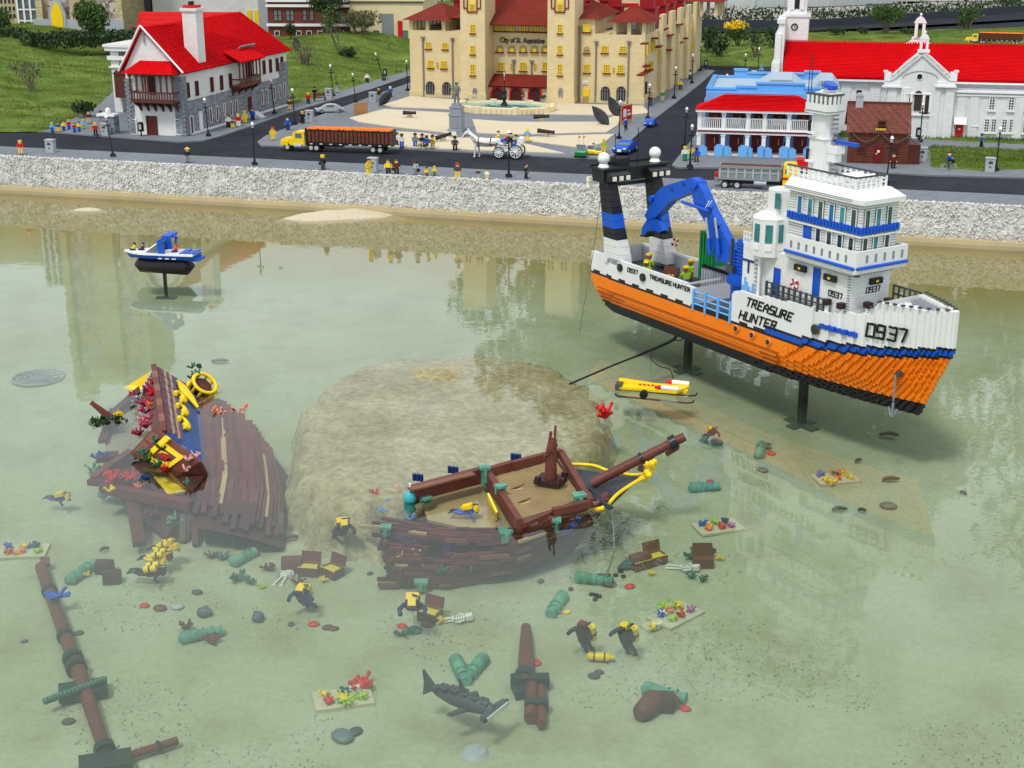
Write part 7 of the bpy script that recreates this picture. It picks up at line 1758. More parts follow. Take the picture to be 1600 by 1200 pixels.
m0=W3(860,752,.035);mb=MB().obox(m0+Vector((0,0,.004)),(.085,.07,.014),-.4);
for dx,dy in((-.04,-.02),(.035,-.035),(.0,.04),(.045,.02)):mb.obox(m0+Vector((dx,dy,.014)),(.016,.014,.02),-.4)
mb.build('mast_step',M('blackened_brown',(.035,.014,.012),.5),bw)
mb=MB();mb.tube([m0,m0+Vector((.002,0,.10)),m0+Vector((.006,0,.14))],[.020,.018,.013],10)
for k in range(9):a_=k*.7;mb.obox(m0+Vector((math.cos(a_)*.016,math.sin(a_)*.016,.02+k*.013)),(.012,.012,.012),a_)
beam(mb,m0+Vector((.012,0,.12)),m0+Vector((.014,0,.185)),.007,.007);beam(mb,m0+Vector((-.004,0,.12)),m0+Vector((.0,0,.165)),.012,.009);mb.build('mast_stump',wb[0],bw)
b0,b1=W3(925,755,.015),PD(1070,682,W3(925,755,.015).y+.03)
mb=MB();mb.cyl(b0,b1,.0165,.0145,12)
for k in range(26):p=lerp(b0,b1,.1+k*.034);q=lerp(b0,b1,.105+k*.034);mb.cyl(p,q,.0178-.002*k/26,n=12)
mb.build('bowsprit',wb[0],bw)
p=lerp(b0,b1,.84);q=lerp(b0,b1,.91);mb=MB().cyl(p,q,.024,n=12);mb.cyl(lerp(b0,b1,.52),lerp(b0,b1,.55),.020,n=12);mb.build('bowsprit_band',black,bw)
plank(bw,lerp(b0,b1,.80)-Vector((0,0,.03)),lerp(b0,b1,.93)-Vector((0,0,.025)),.012,.012,0)
fd=M('slate_deck',(.035,.04,.055),.5,var=.2);MB().slab([W3(884,730,.006),W3(960,742,.004),W3(1000,745,.018),W3(952,790,.004),W3(905,752,.012)],.006).build('fore_deck',fd,bw)
MB().slab([W3(925,770,.012),W3(958,792,.022),W3(950,797,.004),W3(920,778,.0)],.004).build('beak',fd,bw)
mb=MB();mb.tube(spl([W3(880,725,.02),W3(925,727,.02),W3(952,736,.012),W3(990,742,.012),W3(1015,738,.02)],5),.0055,6);mb.tube(spl([W3(1018,722,.05),W3(1016,738,.03),W3(985,758,.014),W3(965,772,.014),W3(952,786,.012)],5),[.011]*8+[.006]*13,6)
mb.tube([W3(915,800,-.01),W3(940,795,-.0),W3(950,790,.0)],.008,6)
for k in range(6):mb.ball(W3(1016+rp.uniform(-6,6),722+k*4,.045),.012,0,6,4)
mb.build('gold_trim',yellow,bw)
for k in range(12):p=lerp(W3(960,742,.014),W3(1004,725,.03),k/11)+Vector((rp.uniform(-.02,.02),rp.uniform(-.02,.02),0));MB().cyl(p,p+Vector((0,0,.006)),.004,n=6).build('silver_stud',lgrey,bw)
plank(bw,W3(1003,738,.01),W3(1014,712,.06),.03,.02,3)
dw=[W3(764,770,.045),W3(778,800,.03),W3(780,812,-.02),W3(765,786,-.01)];MB().slab(dw,.006).build('yellow_door',yellow,bw)
def gclamp(px,py,z,w,h,rz):
 w*=.72;o=MB().box(-w/2,w/2,-.012,.012,-h,.006);o.box(-w/2-.006,w/2+.006,-.016,.016,.002,.010);o.box(-w*.2,w*.2,-.02,.02,-h*.8,.004);o.build('green_bracket',sgreen,bw,W3(px,py,z),rz)
for a_ in((757,733,.055,.03,.05,.2),(782,762,.045,.022,.02,-.9),(905,776,.045,.04,.012,.3),(665,780,.0,.03,.01,-.9),(790,832,-.01,.04,.03,.2),(603,826,-.04,.03,.02,0),(658,912,-.15,.04,.02,0),(870,815,.0,.02,.03,0)):gclamp(*a_)
for px,py in((653,745),(708,733),(806,713)):o=MB();[o.cyl((0,-.012+k*.012,0),(.0,-.012+k*.012,.022),.0065,n=8)for k in range(3)];o.build('chain_plate',dblue,bw,W3(px,py+6,.02),1.3)
def coral(par,px,py,z,m,s=.02,n=9,fl_=0,name='coral'):
 mb=MB();
 for k in range(n):
  a_=rp.uniform(0,6.28);r_=rp.uniform(.3,1)*s;t=Vector((math.cos(a_)*r_,math.sin(a_)*r_,rp.uniform(.3,1)*s*(1-fl_)));mb.tube([(0,0,0),t*.6,t],[s*.16,s*.13,s*.10],5);mb.ball(t,s*.17,0,5,4)
 return mb.build(name,m,par,W3(px,py,z)if z is not None else fl(px,py,.004))
for px,py,z,m,s in((620,762,.0,pink,.012),(585,772,-.02,red,.018),(604,786,-.04,bluelp,.02),(735,843,-.06,orange,.018),(740,868,-.1,red,.02),(712,880,-.12,red,.018),(665,880,-.12,pink,.026),(630,882,-.13,red,.018),(632,845,-.07,blue,.018),(815,864,-.1,blue,.014),(885,834,-.04,blue,.014),(895,826,-.03,blue,.016),(775,815,-.02,pink,.012),(626,870,-.1,dyellow,.015),(775,883,-.11,M('teal_plastic',(.03,.2,.17)),.02),(735,895,-.13,M('teal_plastic',(.03,.2,.17)),.026)):coral(bw,px,py,z,m,s)
t=thing('octopus_buoy','turquoise round head figure rising beside the wreck gunwale','ornament',W3(640,788,-.01));MB().ball((0,0,.022),.02,0,10,7,(1,1,1.2)).build('head',M('turquoise_plastic',(.05,.38,.40),.3),t);MB().cyl((0,0,-.02),(0,0,.006),.02,.014,10).build('base',M('teal_plastic',(.03,.2,.17)),t);MB().tube([(0,0,.04),(.003,0,.07)],.004,6).build('plume',whitep,t)
# stern wreck
sw=thing('stern_wreck','brown stern half of a sunken galleon lying on its side with a blue transom','shipwreck')
Hm=[[W3(312,622,-.015),W3(350,628,-.015),W3(392,660,-.03),W3(424,705,-.07)],[W3(322,738,-.01),W3(356,745,-.015),W3(404,760,-.04),W3(442,780,-.11)],[W3(298,815,-.07),W3(342,826,-.09),W3(392,836,-.10),W3(442,852,-.15)]]
def hq(u,v):r0=curve(Hm[0],u);r1=curve(Hm[1],u);r2=curve(Hm[2],u);return lerp(r0,r1,v*2)if v<.5 else lerp(r1,r2,v*2-1)
for i in range(22):
 u=(i+.5)/22;v=rp.uniform(-.02,.03);end=1-.22*rp.random()
 while v<end:
  v1=min(end,v+rp.uniform(.10,.24));
  if v1-v<.03:break
  plank(sw,hq(u,max(0,v))+Vector((0,0,rp.uniform(0,.004))),hq(u,v1),.0165,.012,4 if i in(6,17)and .1<v<.75 else rp.choice((0,1,0)if v<.6 else(1,3,3)));v=v1-.005
mb=MB();
for i in range(9):
 for j in range(9):mb.v.append(tuple(hq(i/8,j/8)-Vector((0,0,.012))))
for i in range(8):
 for j in range(8):a_=i*9+j;mb.f.append((a_,a_+1,a_+10,a_+9));mb.m.append(0);mb.sm.append(False)
mb.add([hq(1,j/4)-Vector((0,0,.008))for j in range(5)]+[fl(452-j*1.5,745+j*28)for j in range(4,-1,-1)],[tuple(range(10))]);mb.build('hull_core',wb[3],sw)
for k in range(26):
 px=214+k*9;y0=838-34*abs(k-13)/13*(1 if k<8 else .2)+rp.uniform(-8,8);p=W3(px,y0-34,-.10);plank(sw,p,fl(px+rp.uniform(-5,5),y0+rp.uniform(0,16),.01),.02,.014,rp.choice((0,1,3)))
A_,B_,C_,D_=W3(246,573,.125),W3(262,676,.085),W3(328,738,-.02),W3(312,612,-.02)
def tr(u,v,up=0):return lerp(lerp(A_,B_,v),lerp(D_,C_,v),u)+Vector((.2,.1,1)).normalized()*up
MB().slab([A_,B_,C_,D_],.02).build('transom',M('transom_blue',(.02,.08,.26),.4,var=.25,vs=18),sw)
bt=M('bleached_tan',(.42,.28,.18),.5,var=.15);vi=M('dull_violet_brown',(.12,.07,.11),.5)
for r_ in range(8):
 v0,v1=r_*.115+.03,r_*.115+.135;off=.03*(r_%2)
 for k in range(5):
  u0=.06+k*.065+off*.3;mb=MB();mb.slab([tr(u0,v0,.008),tr(u0,v1-.006,.008),tr(u0+.055,v1-.006,.008),tr(u0+.055,v0,.008)],.006);mb.build('transom_strip',bt if k in(1,3)else vi,sw)
left=[A_,B_,W3(240,694,.0),W3(212,640,-.02)]
MB().slab([A_,B_,W3(236,668,.0),W3(226,612,.0)],.012).build('side_wall',wb[0],sw)
for k in range(9):plank(sw,lerp(A_,B_,k/9)+Vector((-.012,-.004,.006)),lerp(A_,B_,(k+.9)/9)+Vector((-.012,-.004,.004*(k%2))),.02,.014,(0,2)[k%2])
g0,g1,g2,g3=W3(240,668,.11),W3(312,722,.05),W3(270,748,-.03),W3(203,708,.02)
MB().slab([g0,g1,g2,g3],.016).build('gallery_wall',wb[0],sw)
def gq(u,v,up=.004):return lerp(lerp(g0,g1,u),lerp(g3,g2,u),v)+Vector((-.1,-.6,.6)).normalized()*up
for u0,u1,v0,v1,m,k in((.04,.20,.12,.42,wb[2],.004),(.04,.20,.50,.86,wb[2],.004),(.28,.38,.0,.95,yellow,.012),(.38,.72,.2,.34,yellow,.010),(.38,.80,.78,.90,yellow,.012),(.42,.70,.40,.74,dyellow,.007),(.72,.80,.2,.9,yellow,.011)):
 MB().slab([gq(u0,v0,k),gq(u0,v1,k),gq(u1,v1,k),gq(u1,v0,k)],.01).build('gallery_panel',m,sw)
MB().slab([g1,W3(322,742,.0),W3(300,768,-.03),g2],.02).build('gallery_end',wb[1],sw)
for p,q,w,h,k in(((178,646,-.03),(240,592,.02),.03,.02,3),((145,748,-.07),(205,706,-.02),.03,.02,0),((160,690,-.05),(178,640,-.03),.03,.015,1),((140,752,-.08),(232,760,-.07),.03,.02,1),((160,762,-.07),(300,790,-.07),.035,.03,0),((205,775,-.09),(218,850,-.14),.04,.02,1),((232,705,-.03),(160,738,-.06),.02,.02,3)):plank(sw,W3(*p),W3(*q),w,h,k)
MB().slab([W3(170,650,-.05),W3(232,604,-.03),W3(250,690,-.04),W3(205,712,-.05),W3(160,735,-.08)],.01).build('tilted_deck',M('drowned_tan',(.24,.22,.15),.7,var=.2),sw)
MB().slab([W3(240,745,-.05),W3(300,745,-.04),W3(308,765,-.06),W3(262,772,-.07)],.008).build('yellow_hatch',dyellow,sw)
MB().slab([W3(150,740,-.07),W3(230,715,-.05),W3(300,770,-.07),W3(260,840,-.14),W3(200,790,-.11)],.01).build('broken_floor',wb[3],sw)
mb=MB();mb.slab([W3(238,578,.10),W3(200,602,.0),W3(192,606,-.01),W3(212,612,.0),W3(236,606,.03)],.02);mb.build('yellow_stern_panel',yellow,sw)
for k in range(8):p=lerp(W3(240,577,.11),W3(222,612,.02),k/7);MB().ball(p,.008,0,6,4).build('white_knob',lgrey,sw)
q0,q1=W3(304,588,.035),W3(318,628,.0);mb=MB();ax=(q1-q0).normalized();
t_=sw;rot_=Vector((.55,-.35,.75)).normalized().to_track_quat('Z','Y').to_matrix();c0=W3(312,610,.0)
mb=MB();mb.torus(c0+rot_@Vector((0,0,.045)),.046,.007,rot_,18,6);mb.torus(c0+rot_@Vector((0,0,.0)),.048,.008,rot_,18,6);mb.torus(c0+rot_@Vector((0,0,-.025)),.043,.009,rot_,18,6)
for k in range(10):a_=k*.628;v_=Vector((math.cos(a_)*.047,math.sin(a_)*.047,0));mb.cyl(c0+rot_@v_,c0+rot_@(v_+Vector((0,0,.046))),.006,n=6)
mb.build('yellow_turret',yellow,sw);MB().cyl(c0-rot_@Vector((0,0,.03)),c0+rot_@Vector((0,0,.03)),.036,n=12).build('turret_core',wb[1],sw)
mb=MB();[mb.torus(W3(330+(k%2)*10,596+k*6,-.03),.012,.003,'Z',10,5)for k in range(5)];mb.build('gold_rings',dyellow,sw)
mb=MB();[mb.tube([tr(.42+k*.012,.1+.02*k,.012),tr(.6+k*.02,.12+.028*k,.012),tr(.78+k*.02,.22+.02*k,.014)],.007,5)for k in range(6)];mb.build('gold_garland',yellow,sw)
for v in(.34,.52,.70):
 mb=MB();mb.tube([tr(.45+.12*math.sin(a_*.7),v+.055*math.cos(a_*.7),.014)for a_ in range(8)],.008,6);mb.ball(tr(.50,v,.012),.014,0,8,5);mb.build('gold_ornament',yellow,sw)
for px,py,z,m,s in((232,612,.05,magenta,.028),(226,634,.05,magenta,.028),(240,600,.07,magenta,.02),(228,668,.06,magenta,.030),(218,680,.03,magenta,.024),(234,655,.07,magenta,.02),(236,634,.06,orange,.016),(212,628,.02,lgrey,.016),(255,704,.05,leafd,.028),(232,722,.02,leafd,.026),(248,728,.02,M('dark_green_plastic',(.01,.08,.03)),.022),(294,720,.05,pink,.018),(304,715,.04,pink,.020),(290,736,.03,pink,.018),(284,704,.06,pink,.014),(258,735,.0,red,.018),(345,650,-.02,M('coral_plastic',(.75,.25,.13)),.034),(372,648,-.03,M('coral_plastic',(.75,.25,.13)),.036),(352,684,-.04,lime,.030),(385,700,-.05,magenta,.03),(365,722,-.05,magenta,.026),(320,750,-.04,sgreen,.03),(340,744,-.04,sgreen,.03),(285,628,.02,sgreen,.014),(292,665,.0,sgreen,.016),(185,755,-.06,red,.04),(205,750,-.05,red,.03),(145,738,-.1,sgreen,.03),(162,780,-.1,sgreen,.02),(228,750,-.05,blue,.02),(275,820,-.13,sgreen,.036),(410,828,-.15,orange,.024),(312,576,.02,leafd,.018),(298,592,.04,leafd,.016),(395,670,-.05,dblue,.016),(398,728,-.07,dblue,.02),(322,690,-.03,black,.01),(320,652,-.02,black,.01)):coral(sw,px,py,z,m,s,13)
plank(sw,W3(150,716,-.04),W3(186,712,-.04),.05,.02,3)
for px,py in((150,716),(165,712)):coral(sw,px,py,-.02,blue,.022,8)
t=thing('broken_crow_nest','dark red brown broken wooden piece with green weed left of the stern wreck','wreckage',W3(172,652,.0));mb=MB()
for k in range(5):beam(mb,(.02,-.01*k+.02,-.02),(-.07+.01*k,.02+.003*k,.05-.012*k),.014,.012)
mb.build('timber',wb[0],t);mb=MB();leaves(mb,(.0,-.03,-.005),.07,.03,.02,260,.012);mb.build('weed',leafd,t);mb=MB();leaves(mb,(.035,.0,.015),.02,.015,.012,60,.008);mb.build('yellow_weed',yellow,t)
# fallen masts
def spar(pts,rs,lab,extra,floor=True):
 t=thing('fallen_mast',lab,'mast');P_=[fl(a,b,.02)for a,b in pts];mb=MB().tube(P_,rs,12)
 mb.build('spar',wb[0],t)
 for u,w,r_,m in extra:p=lerp(P_[0],P_[-1],u-w);q=lerp(P_[0],P_[-1],u+w);MB().cyl(p,q,r_,n=12).build('mast_band',m,t)
 return t,P_
bkg=M('green_black_plastic',(.012,.03,.028),.5)
t,pp2=spar([(64,886),(90,960),(124,1052),(166,1178)],[.018,.018,.020,.016],'long brown fallen mast with dark bands at the lower left of the pool',[(.16,.008,.023,bkg),(.43,.008,.023,bkg),(.555,.010,.028,bkg),(.60,.010,.028,bkg),(.985,.012,.026,bkg)])
for k in range(5):p=pp2[0]+Vector((rp.uniform(-.02,.02),.01,0));beam(m_:=MB(),p,p+Vector((-.01,.03,.01)),.012,.012);m_.build('splinter',wb[0],t)
for px,py,w,r_ in((130,1078,.12,.1),(165,1192,.12,.1)):MB().obox((0,0,0),(w,.07,.02),.3).build('top_platform',bkg,t,fl(px,py,.02))
for k in range(16):px,py=72+k*6,1095-k*2.2;MB().ball((0,0,0),.010,0,6,4).build('weed_bead',M('dark_sea_green',(.03,.13,.09)),t,fl(px,py,.04))
spar([(178,1188),(277,1157)],[.010,.010],'thin brown yard lying beside the foot of the long mast',[(.70,.02,.014,bkg)])
t=coral(None,93,955,None,blue,.035,16,.6,'blue_coral');t.location.z+=.045;tag(t,'bright blue coral sitting on the long fallen mast','coral')
t,pp2=spar([(822,980),(822,1030),(820,1070)],[.014,.021,.022],'short thick broken mast standing out of the sand right of centre',[(.88,.05,.028,bkg)])
for a_ in((832,1060,829,1122,.017),(846,1075,846,1132,.013)):MB().cyl(fl(a_[0],a_[1],.02),fl(a_[2],a_[3],.02),a_[4],n=10).build('spar_piece',wb[0],t)
MB().obox((0,0,0),(.10,.03,.03),.05).build('mast_cap',bkg,t,fl(828,1064,.025));MB().obox((0,0,0),(.06,.022,.03),.05).build('mast_cap',bkg,t,fl(838,1102,.025));MB().obox((0,0,0),(.05,.05,.03),.2).build('mast_cap',bkg,t,fl(818,1080,.01))
# green cannons
def gun(x0,y0,x1,y1,lab,r=.018):
 a,b=fl(x0,y0,.012),fl(x1,y1,.012);t=thing('green_cannon',lab,'cannon',(0,0,0),0,'corroded green cannons on the pool floor')
 MB().tube([lerp(a,b,u)for u in(-.06,-.02,.0,.03,.3,.33,.36,.8,.94,.96,1)],[.004,r*.5,r,r*1.1,r,r*1.12,r*.95,r*.75,r*.75,r,r*.9],12).build('barrel',sgreen,t)
 for u in(.15,.55,.75):MB().cyl(lerp(a,b,u),lerp(a,b,u+.03),r*1.1,n=12).build('reinforce_ring',sgreen,t)
for g in((900,902,957,909,'green cannon lying under the anchor box'),(880,930,860,960,'short green cannon pointing at the viewer below the bow wreck'),(282,998,348,985,'green cannon with brown debris at the left of the sand'),(756,1028,728,1062,'right hand green cannon of the crossed pair'),(712,1030,728,1066,'left hand green cannon of the crossed pair'),(1006,1075,1072,1092,'ribbed green cannon with a yellow starfish at the lower right'),(108,908,148,880,'green cannon beside the small grey chest at left'),(1078,762,1124,760,'green cannon right of the bowsprit reflection'),(364,880,398,862,'faint green cannon with yellow starfish below the stern wreck'),(1186,712,1190,694,'short upright green cannon by the red piece')):gun(*g)
# chests, skeletons, coral plates, divers
def chest(px,py,rz,lab,m=wb[0],open_=True,gold=True,s=1.0):
 t=thing('chest',lab,'chest',fl(px,py,0),rz);t.scale=(s,)*3;mb=MB();mb.box(-.03,.03,-.022,-.018,0,.03);mb.box(-.03,.03,.018,.022,0,.03);mb.box(-.03,-.026,-.018,.018,0,.03);mb.box(.026,.03,-.018,.018,0,.03);mb.box(-.026,.026,-.018,.018,0,.004 if gold else .028);mb.build('chest_box',m,t)
 if gold:MB().box(-.0259,.0259,-.0179,.0179,.004,.026).build('gold_filling',M('drowned_gold',(.62,.48,.04),.5,bump=.004,bs=150),t);mb=MB();[mb.box(-.031,.031,y,y+.003,.028,.032)for y in(-.022,.019)];mb.build('gold_edge',dyellow,t)
 MB().obox((0,.026,.046),(.06,.006,.034),0,rx=R(-15)).build('lid',m,t)if open_ else MB().prism([(-.022,.03),(.022,.03),(.016,.044),(-.016,.044)],0,-.03,.03).build('lid',m,t)
for c in((484,897,-.15,'open chest of gold in the middle of the debris left of the wreck'),(520,900,-.7,'tilted open gold chest at the right end of the left debris'),(456,892,.1,'closed brown chest behind the sitting skeleton'),(1024,880,.5,'open gold chest beside the lying skeleton on the right'),(1000,887,.5,'closed brown chest left of the right gold chest'),(672,968,-.5,'striped chest spilling gold beside the diver in the middle'),(164,894,0,'small dark grey chest at the far left'),(176,910,.1,'second small dark chest at the far left'),(1034,1108,-.1,'flat dark red chest at the lower right'),(1098,884,0,'brown chest in green weed at the right')):
 if c[3]:chest(c[0],c[1],c[2],c[3],wb[3]if 'dark' in c[3]else wb[0],'closed' not in c[3]and 'small' not in c[3]and 'flat' not in c[3],'gold' in c[3],.85 if 'small' in c[3]else 1)
bone=M('bone_white',(.66,.66,.60),.5)
def skeleton(px,py,rz,lab):
 mb=MB();mb.box(-.010,.010,.0,.014,.045,.065);mb.cyl((0,.006,.012),(0,.006,.046),.003,n=6)
 for k in range(4):mb.box(-.016,.016,.001,.011,.018+k*.007,.0215+k*.007)
 mb.box(-.010,.010,.0,.012,.008,.013)
 for s_ in(-1,1):mb.tube([(s_*.016,.006,.042),(s_*.024,.004,.026),(s_*.022,.004,.010)],.003,5);mb.tube([(s_*.007,.006,.010),(s_*.010,.004,-.016),(s_*.012,.002,-.036)],.0032,5);mb.box(s_*.012-.005,s_*.012+.005,-.0,.014,-.040,-.036)
 tag(mb.build('skeleton',bone,loc=fl(px,py,.01),rot=(R(-80),0,rz)),lab,'skeleton')
skeleton(441,902,-.25,'white toy skeleton propped in the debris left of the wreck');skeleton(702,966,-1.5,'white toy skeleton reaching out from the striped chest');skeleton(1060,884,-1.9,'pale skeleton lying right of the right gold chest')
pc=[red,orange,yellow,blue,lime,M('violet_plastic',(.45,.10,.40),.5),dyellow,whitep,dblue]
for px,py,rz,lab,cs in((36,862,.1,'coral plate with orange blue and yellow pieces at the left edge',(0,1,4,3,6,8)),(536,1092,.25,'coral plate with a red bush and yellow green coral at the bottom',(0,2,4,6,8,7)),(1122,824,.3,'faint coral plate with pink and orange pieces under the ship reflection',(1,0,5,3,4,8)),(1056,962,.75,'coral plate with a lime ball and violet coral right of the divers',(4,0,5,3,1,6,7)),(1306,748,.2,'coral plate in yellow orange and blue below the ship bow',(2,1,6,3,8,2)),(1020,978,.6,'small round gold and cream debris beside the right coral plate',(6,7))):
 t=thing('coral_plate',lab,'coral',fl(px,py,.004),rz);w=.075 if len(cs)>3 else .03;MB().box(-w,w,-.045 if w>.05 else-.02,.045 if w>.05 else .02,-.004,.004).build('base_plate',M('sandy_plate',(.50,.46,.32),.6),t)
 for k,c in enumerate(cs):
  mb=MB();x,y=((k%3)-1)*w*.55+rp.uniform(-.008,.008),(-.018 if k<3 else .02);s=.017
  for j in range(11):a_=j*.6;e=Vector((math.cos(a_)*s*rp.uniform(.5,1),math.sin(a_)*s*rp.uniform(.5,1),s*rp.uniform(.3,1.2)));mb.tube([(x,y,.004),Vector((x,y,.004))+e],[.004,.003],5)
  mb.ball((x,y,.008),.010,0,7,5);mb.build('coral',pc[c],t)
def diver(px,py,lab,z=.05,rz=0,tilt=60,suit=black,tank=yellow,head=yellow,s=1.0,tanks=1,fins=black,tether=False):
 f0=fl(px,py);loc=P(px,py,f0.z+z);t=thing('diver',lab,'diver',loc);t.rotation_euler=(R(tilt),0,rz);t.scale=(s,)*3
 mb=MB();mb.prism([(-.012,-.02),(.012,-.02),(.017,.014),(.012,.022),(-.012,.022),(-.017,.014)],1,-.009,.009);mb.box(-.009,.009,-.009,.009,.023,.039,1)
 for s_ in(-1,1):mb.tube([(s_*.017,0,.017),(s_*.030,-.012,.010),(s_*.026,-.026,.016)],.0055,6);mb.tube([(s_*.008,0,-.02),(s_*.010,.004,-.040),(s_*.011,.014,-.056)],[.0075,.0065,.006],6)
 mb.build('body',[suit,head],t)
 for k in range(tanks):
  if tanks==1:MB().box(-.015,.015,.010,.026,-.020,.020).build('air_tank',tank,t)
  else:x=(k-.5)*.026;o=MB().cyl((x,.018,-.022),(x,.018,.018),.011,n=10).build('air_tank',tank,t);MB().cyl((x,.018,-.006),(x,.018,.0),.0118,n=10).build('strap',black,o)
 MB().tube([(0,.02,.022),(.018,.012,.036),(.012,-.006,.034)],.0022,5).build('hose',black,t);MB().box(-.0075,.0075,-.013,-.009,.026,.036).build('mask',black,t)
 for s_ in(-1,1):MB().prism([(s_*.011-.004,-.056),(s_*.011+.004,-.056),(s_*.011+.008,-.080),(s_*.011-.008,-.080)],1,.013,.016).build('fin',fins,t)
 if tether:g=fl(px+3,py+38);tag(MB().cyl(g,loc,.0008,n=4).build('tether',lgrey),'clear tether below the diver above the striped chest','line');tag(MB().cyl(g+Vector((0,0,-.004)),g+Vector((0,0,.01)),.022,.016,12).build('tether_weight',lgrey),'round clear weight under the chest diver','weight')
for d in((535,826,'diver with flat yellow pack swimming by the boulder foot',.11,.35,40,black,yellow,yellow,1.1),(474,932,'diver with yellow pack hovering over the red pieces',.06,-.25,30,dblue,yellow,yellow,1.15),(264,856,'topmost yellow and black diver below the stern wreck',.06,1.2,70,yellow,yellow,yellow,.9,2),(252,872,'middle diver of the yellow trio below the stern wreck',.05,1.4,75,yellow,yellow,darkred,.9,2),(240,894,'lowest diver of the yellow trio, lying flat',.04,1.5,80,black,yellow,black,.95,2),(645,946,'diver with yellow helmet and blue arms above the striped chest',.10,0,50,dblue,yellow,yellow,1.2,1,black,True),(912,992,'diver with brown hair and double yellow tanks',.07,-.6,15,black,yellow,darkred,1.1,2),(978,994,'diver with yellow hood and double tanks, one fin down',.07,-.6,15,black,yellow,yellow,1.1,2),(1112,676,'small diver with yellow pack beyond the bowsprit end',.06,.2,50,dblue,yellow,black,.8),(733,798,'blue diver inside the half sunken deck of the bow wreck',.155,1.3,70,blue,yellow,yellow,.8),(96,778,'dark blue and yellow diver at the left of the stern wreck',.05,1.3,75,dblue,dyellow,yellow,.8)):diver(*d)
hs0,hs1=P(672,1080,-.10),P(775,1108,-.09);t=thing('hammerhead_shark','grey toy hammerhead shark with a white edged wide head','shark',(hs0+hs1)/2,math.atan2(hs1.y-hs0.y,hs1.x-hs0.x));L=(hs1-hs0).length;sg_=M('shark_grey',(.065,.08,.09),.5,var=.25,vs=30)
mb=MB().tube([(-L*.5,0,.008),(-L*.38,0,.0),(-L*.15,0,0),(L*.12,0,0),(L*.36,0,0),(L*.46,0,-.002)],[.004,.010,.020,.024,.018,.012],10);[mb.obox((-L*.4+k*L*.05,((k*7)%3-1)*.008,.014+.008*math.sin(k*.22)),(.020,.012,.008))for k in range(16)];mb.build('body',sg_,t)
MB().prism([(L*.42,-.048),(L*.50,-.052),(L*.52,.052),(L*.44,.048),(L*.40,.0)],2,-.007,.006).build('head',sg_,t);MB().prism([(L*.50,-.052),(L*.515,-.052),(L*.535,.052),(L*.52,.052)],2,-.009,.003).build('head_edge',whitep,t)
for y in(-.05,.05):MB().ball((L*.50,y,0),.007,0,8,5).build('eye',black,t)
MB().prism([(-L*.02,.018),(L*.08,.016),(-L*.05,.055)],1,-.004,.004).build('dorsal_fin',sg_,t);MB().prism([(-L*.42,.004),(-L*.36,.004),(-L*.60,.050),(-L*.58,.02),(-L*.6,-.02)],1,-.004,.004).build('tail_fin',sg_,t)
for y in(-1,1):MB().prism([(L*.18,y*.015),(L*.06,y*.015),(-L*.02,y*.062),(L*.03,y*.062)],2,-.012,-.006).build('pectoral_fin',sg_,t)
g=fl(742,1178);tag(MB().cyl(g,hs1,.0008,n=4).build('tether',lgrey),'clear line holding the hammerhead shark down','line');o=MB().cyl(g,g+Vector((0,0,.012)),.035,.026,14).build('tether_weight',lgrey);tag(o,'round clear weight on the sand under the shark','weight')
y0=W3(1018,606,.012);t=thing('underwater_sled','yellow twin skid underwater sled with red markings below the ship','submersible',y0,-.26)
MB().prism([(-.13,-.012),(.13,.012-.03),(.135,-.004),(-.13,.016)],1,.01,.045).build('hull',yellow,t);MB().prism([(-.12,-.03),(.10,-.03),(.14,.05),(-.14,.05)],2,-.006,.004).build('deck_plate',yellow,t)
mb=MB();[mb.box(-.05+k*.016,-.040+k*.016,.008,.0098,-.006,.010)for k in range(8)if k!=4];mb.build('marking',red,t);MB().box(-.135,-.11,-.03,.03,-.012,.012).build('grille',dgrey,t)
for y,x in((-.02,.06),(.055,.09)):o=MB().cyl((x-.02,y,.012),(x+.045,y,.010),.009,n=10).build('torpedo',whitep,t);MB().cyl((x-.045,y,.012),(x-.02,y,.012),.005,.009,n=8).build('nose',red,o)
for y in(-.055,.03):MB().tube([(-.13,y,-.016),(-.12,y,-.026),(.14,y,-.03),(.165,y,-.026),(.17,y,-.016)],.0035,5).build('skid',black,t)
MB().cyl((-.02,-.045,-.01),(-.02,-.06,-.01),.016,n=12).build('thruster',black,t)
t=coral(None,946,652,.03,red,.045,16,0,'red_coral');tag(t,'bright red branching coral on the edge of the boulder','coral')
sb0=P(258,438,0);t=thing('speedboat','small blue and white toy speedboat with a blue arch held above the water','boat',(sb0.x,sb0.y,0),R(-9));z0=.105;mb=MB();n=12
hbw=lambda u:.062*(1-max(0,(.35-u)/.35)**1.8)
for u in range(n+1):
 u=u/n;x=-.20+.375*u;w=hbw(u);mb.v+=[(x,-w,z0+.03+.012*(1-u)),(x+.02*(1-u),-w*.75,z0+.004*(1-u)+.01),(x+.03*(1-u),0,z0-.005+.01*(1-u)),(x+.02*(1-u),w*.75,z0+.004*(1-u)+.01),(x,w,z0+.03+.012*(1-u))]
for i in range(n):
 for j in range(4):a_=i*5+j;mb.f.append((a_,a_+1,a_+6,a_+5));mb.m.append(0);mb.sm.append(False)
mb.f.append(tuple(range(n*5,n*5+5)));mb.m.append(0);mb.sm.append(False);mb.box(.16,.20,-.045,.045,z0+.008,z0+.018);mb.build('hull',blue,t)
MB().prism([(-.20+.375*u/n,-hbw(u/n)-.002)for u in range(n+1)]+[(-.20+.375*u/n,hbw(u/n)+.002)for u in range(n,-1,-1)],2,z0+.034,z0+.042).build('deck',whitep,t)
mb=MB();mb.tube([(-.14,0,z0-.018),(-.12,0,z0-.028),(.12,0,z0-.028),(.13,0,z0-.012)],[.02,.038,.045,.035],10);mb.build('black_float',M('keel_black',(.014,.012,.014)),t)
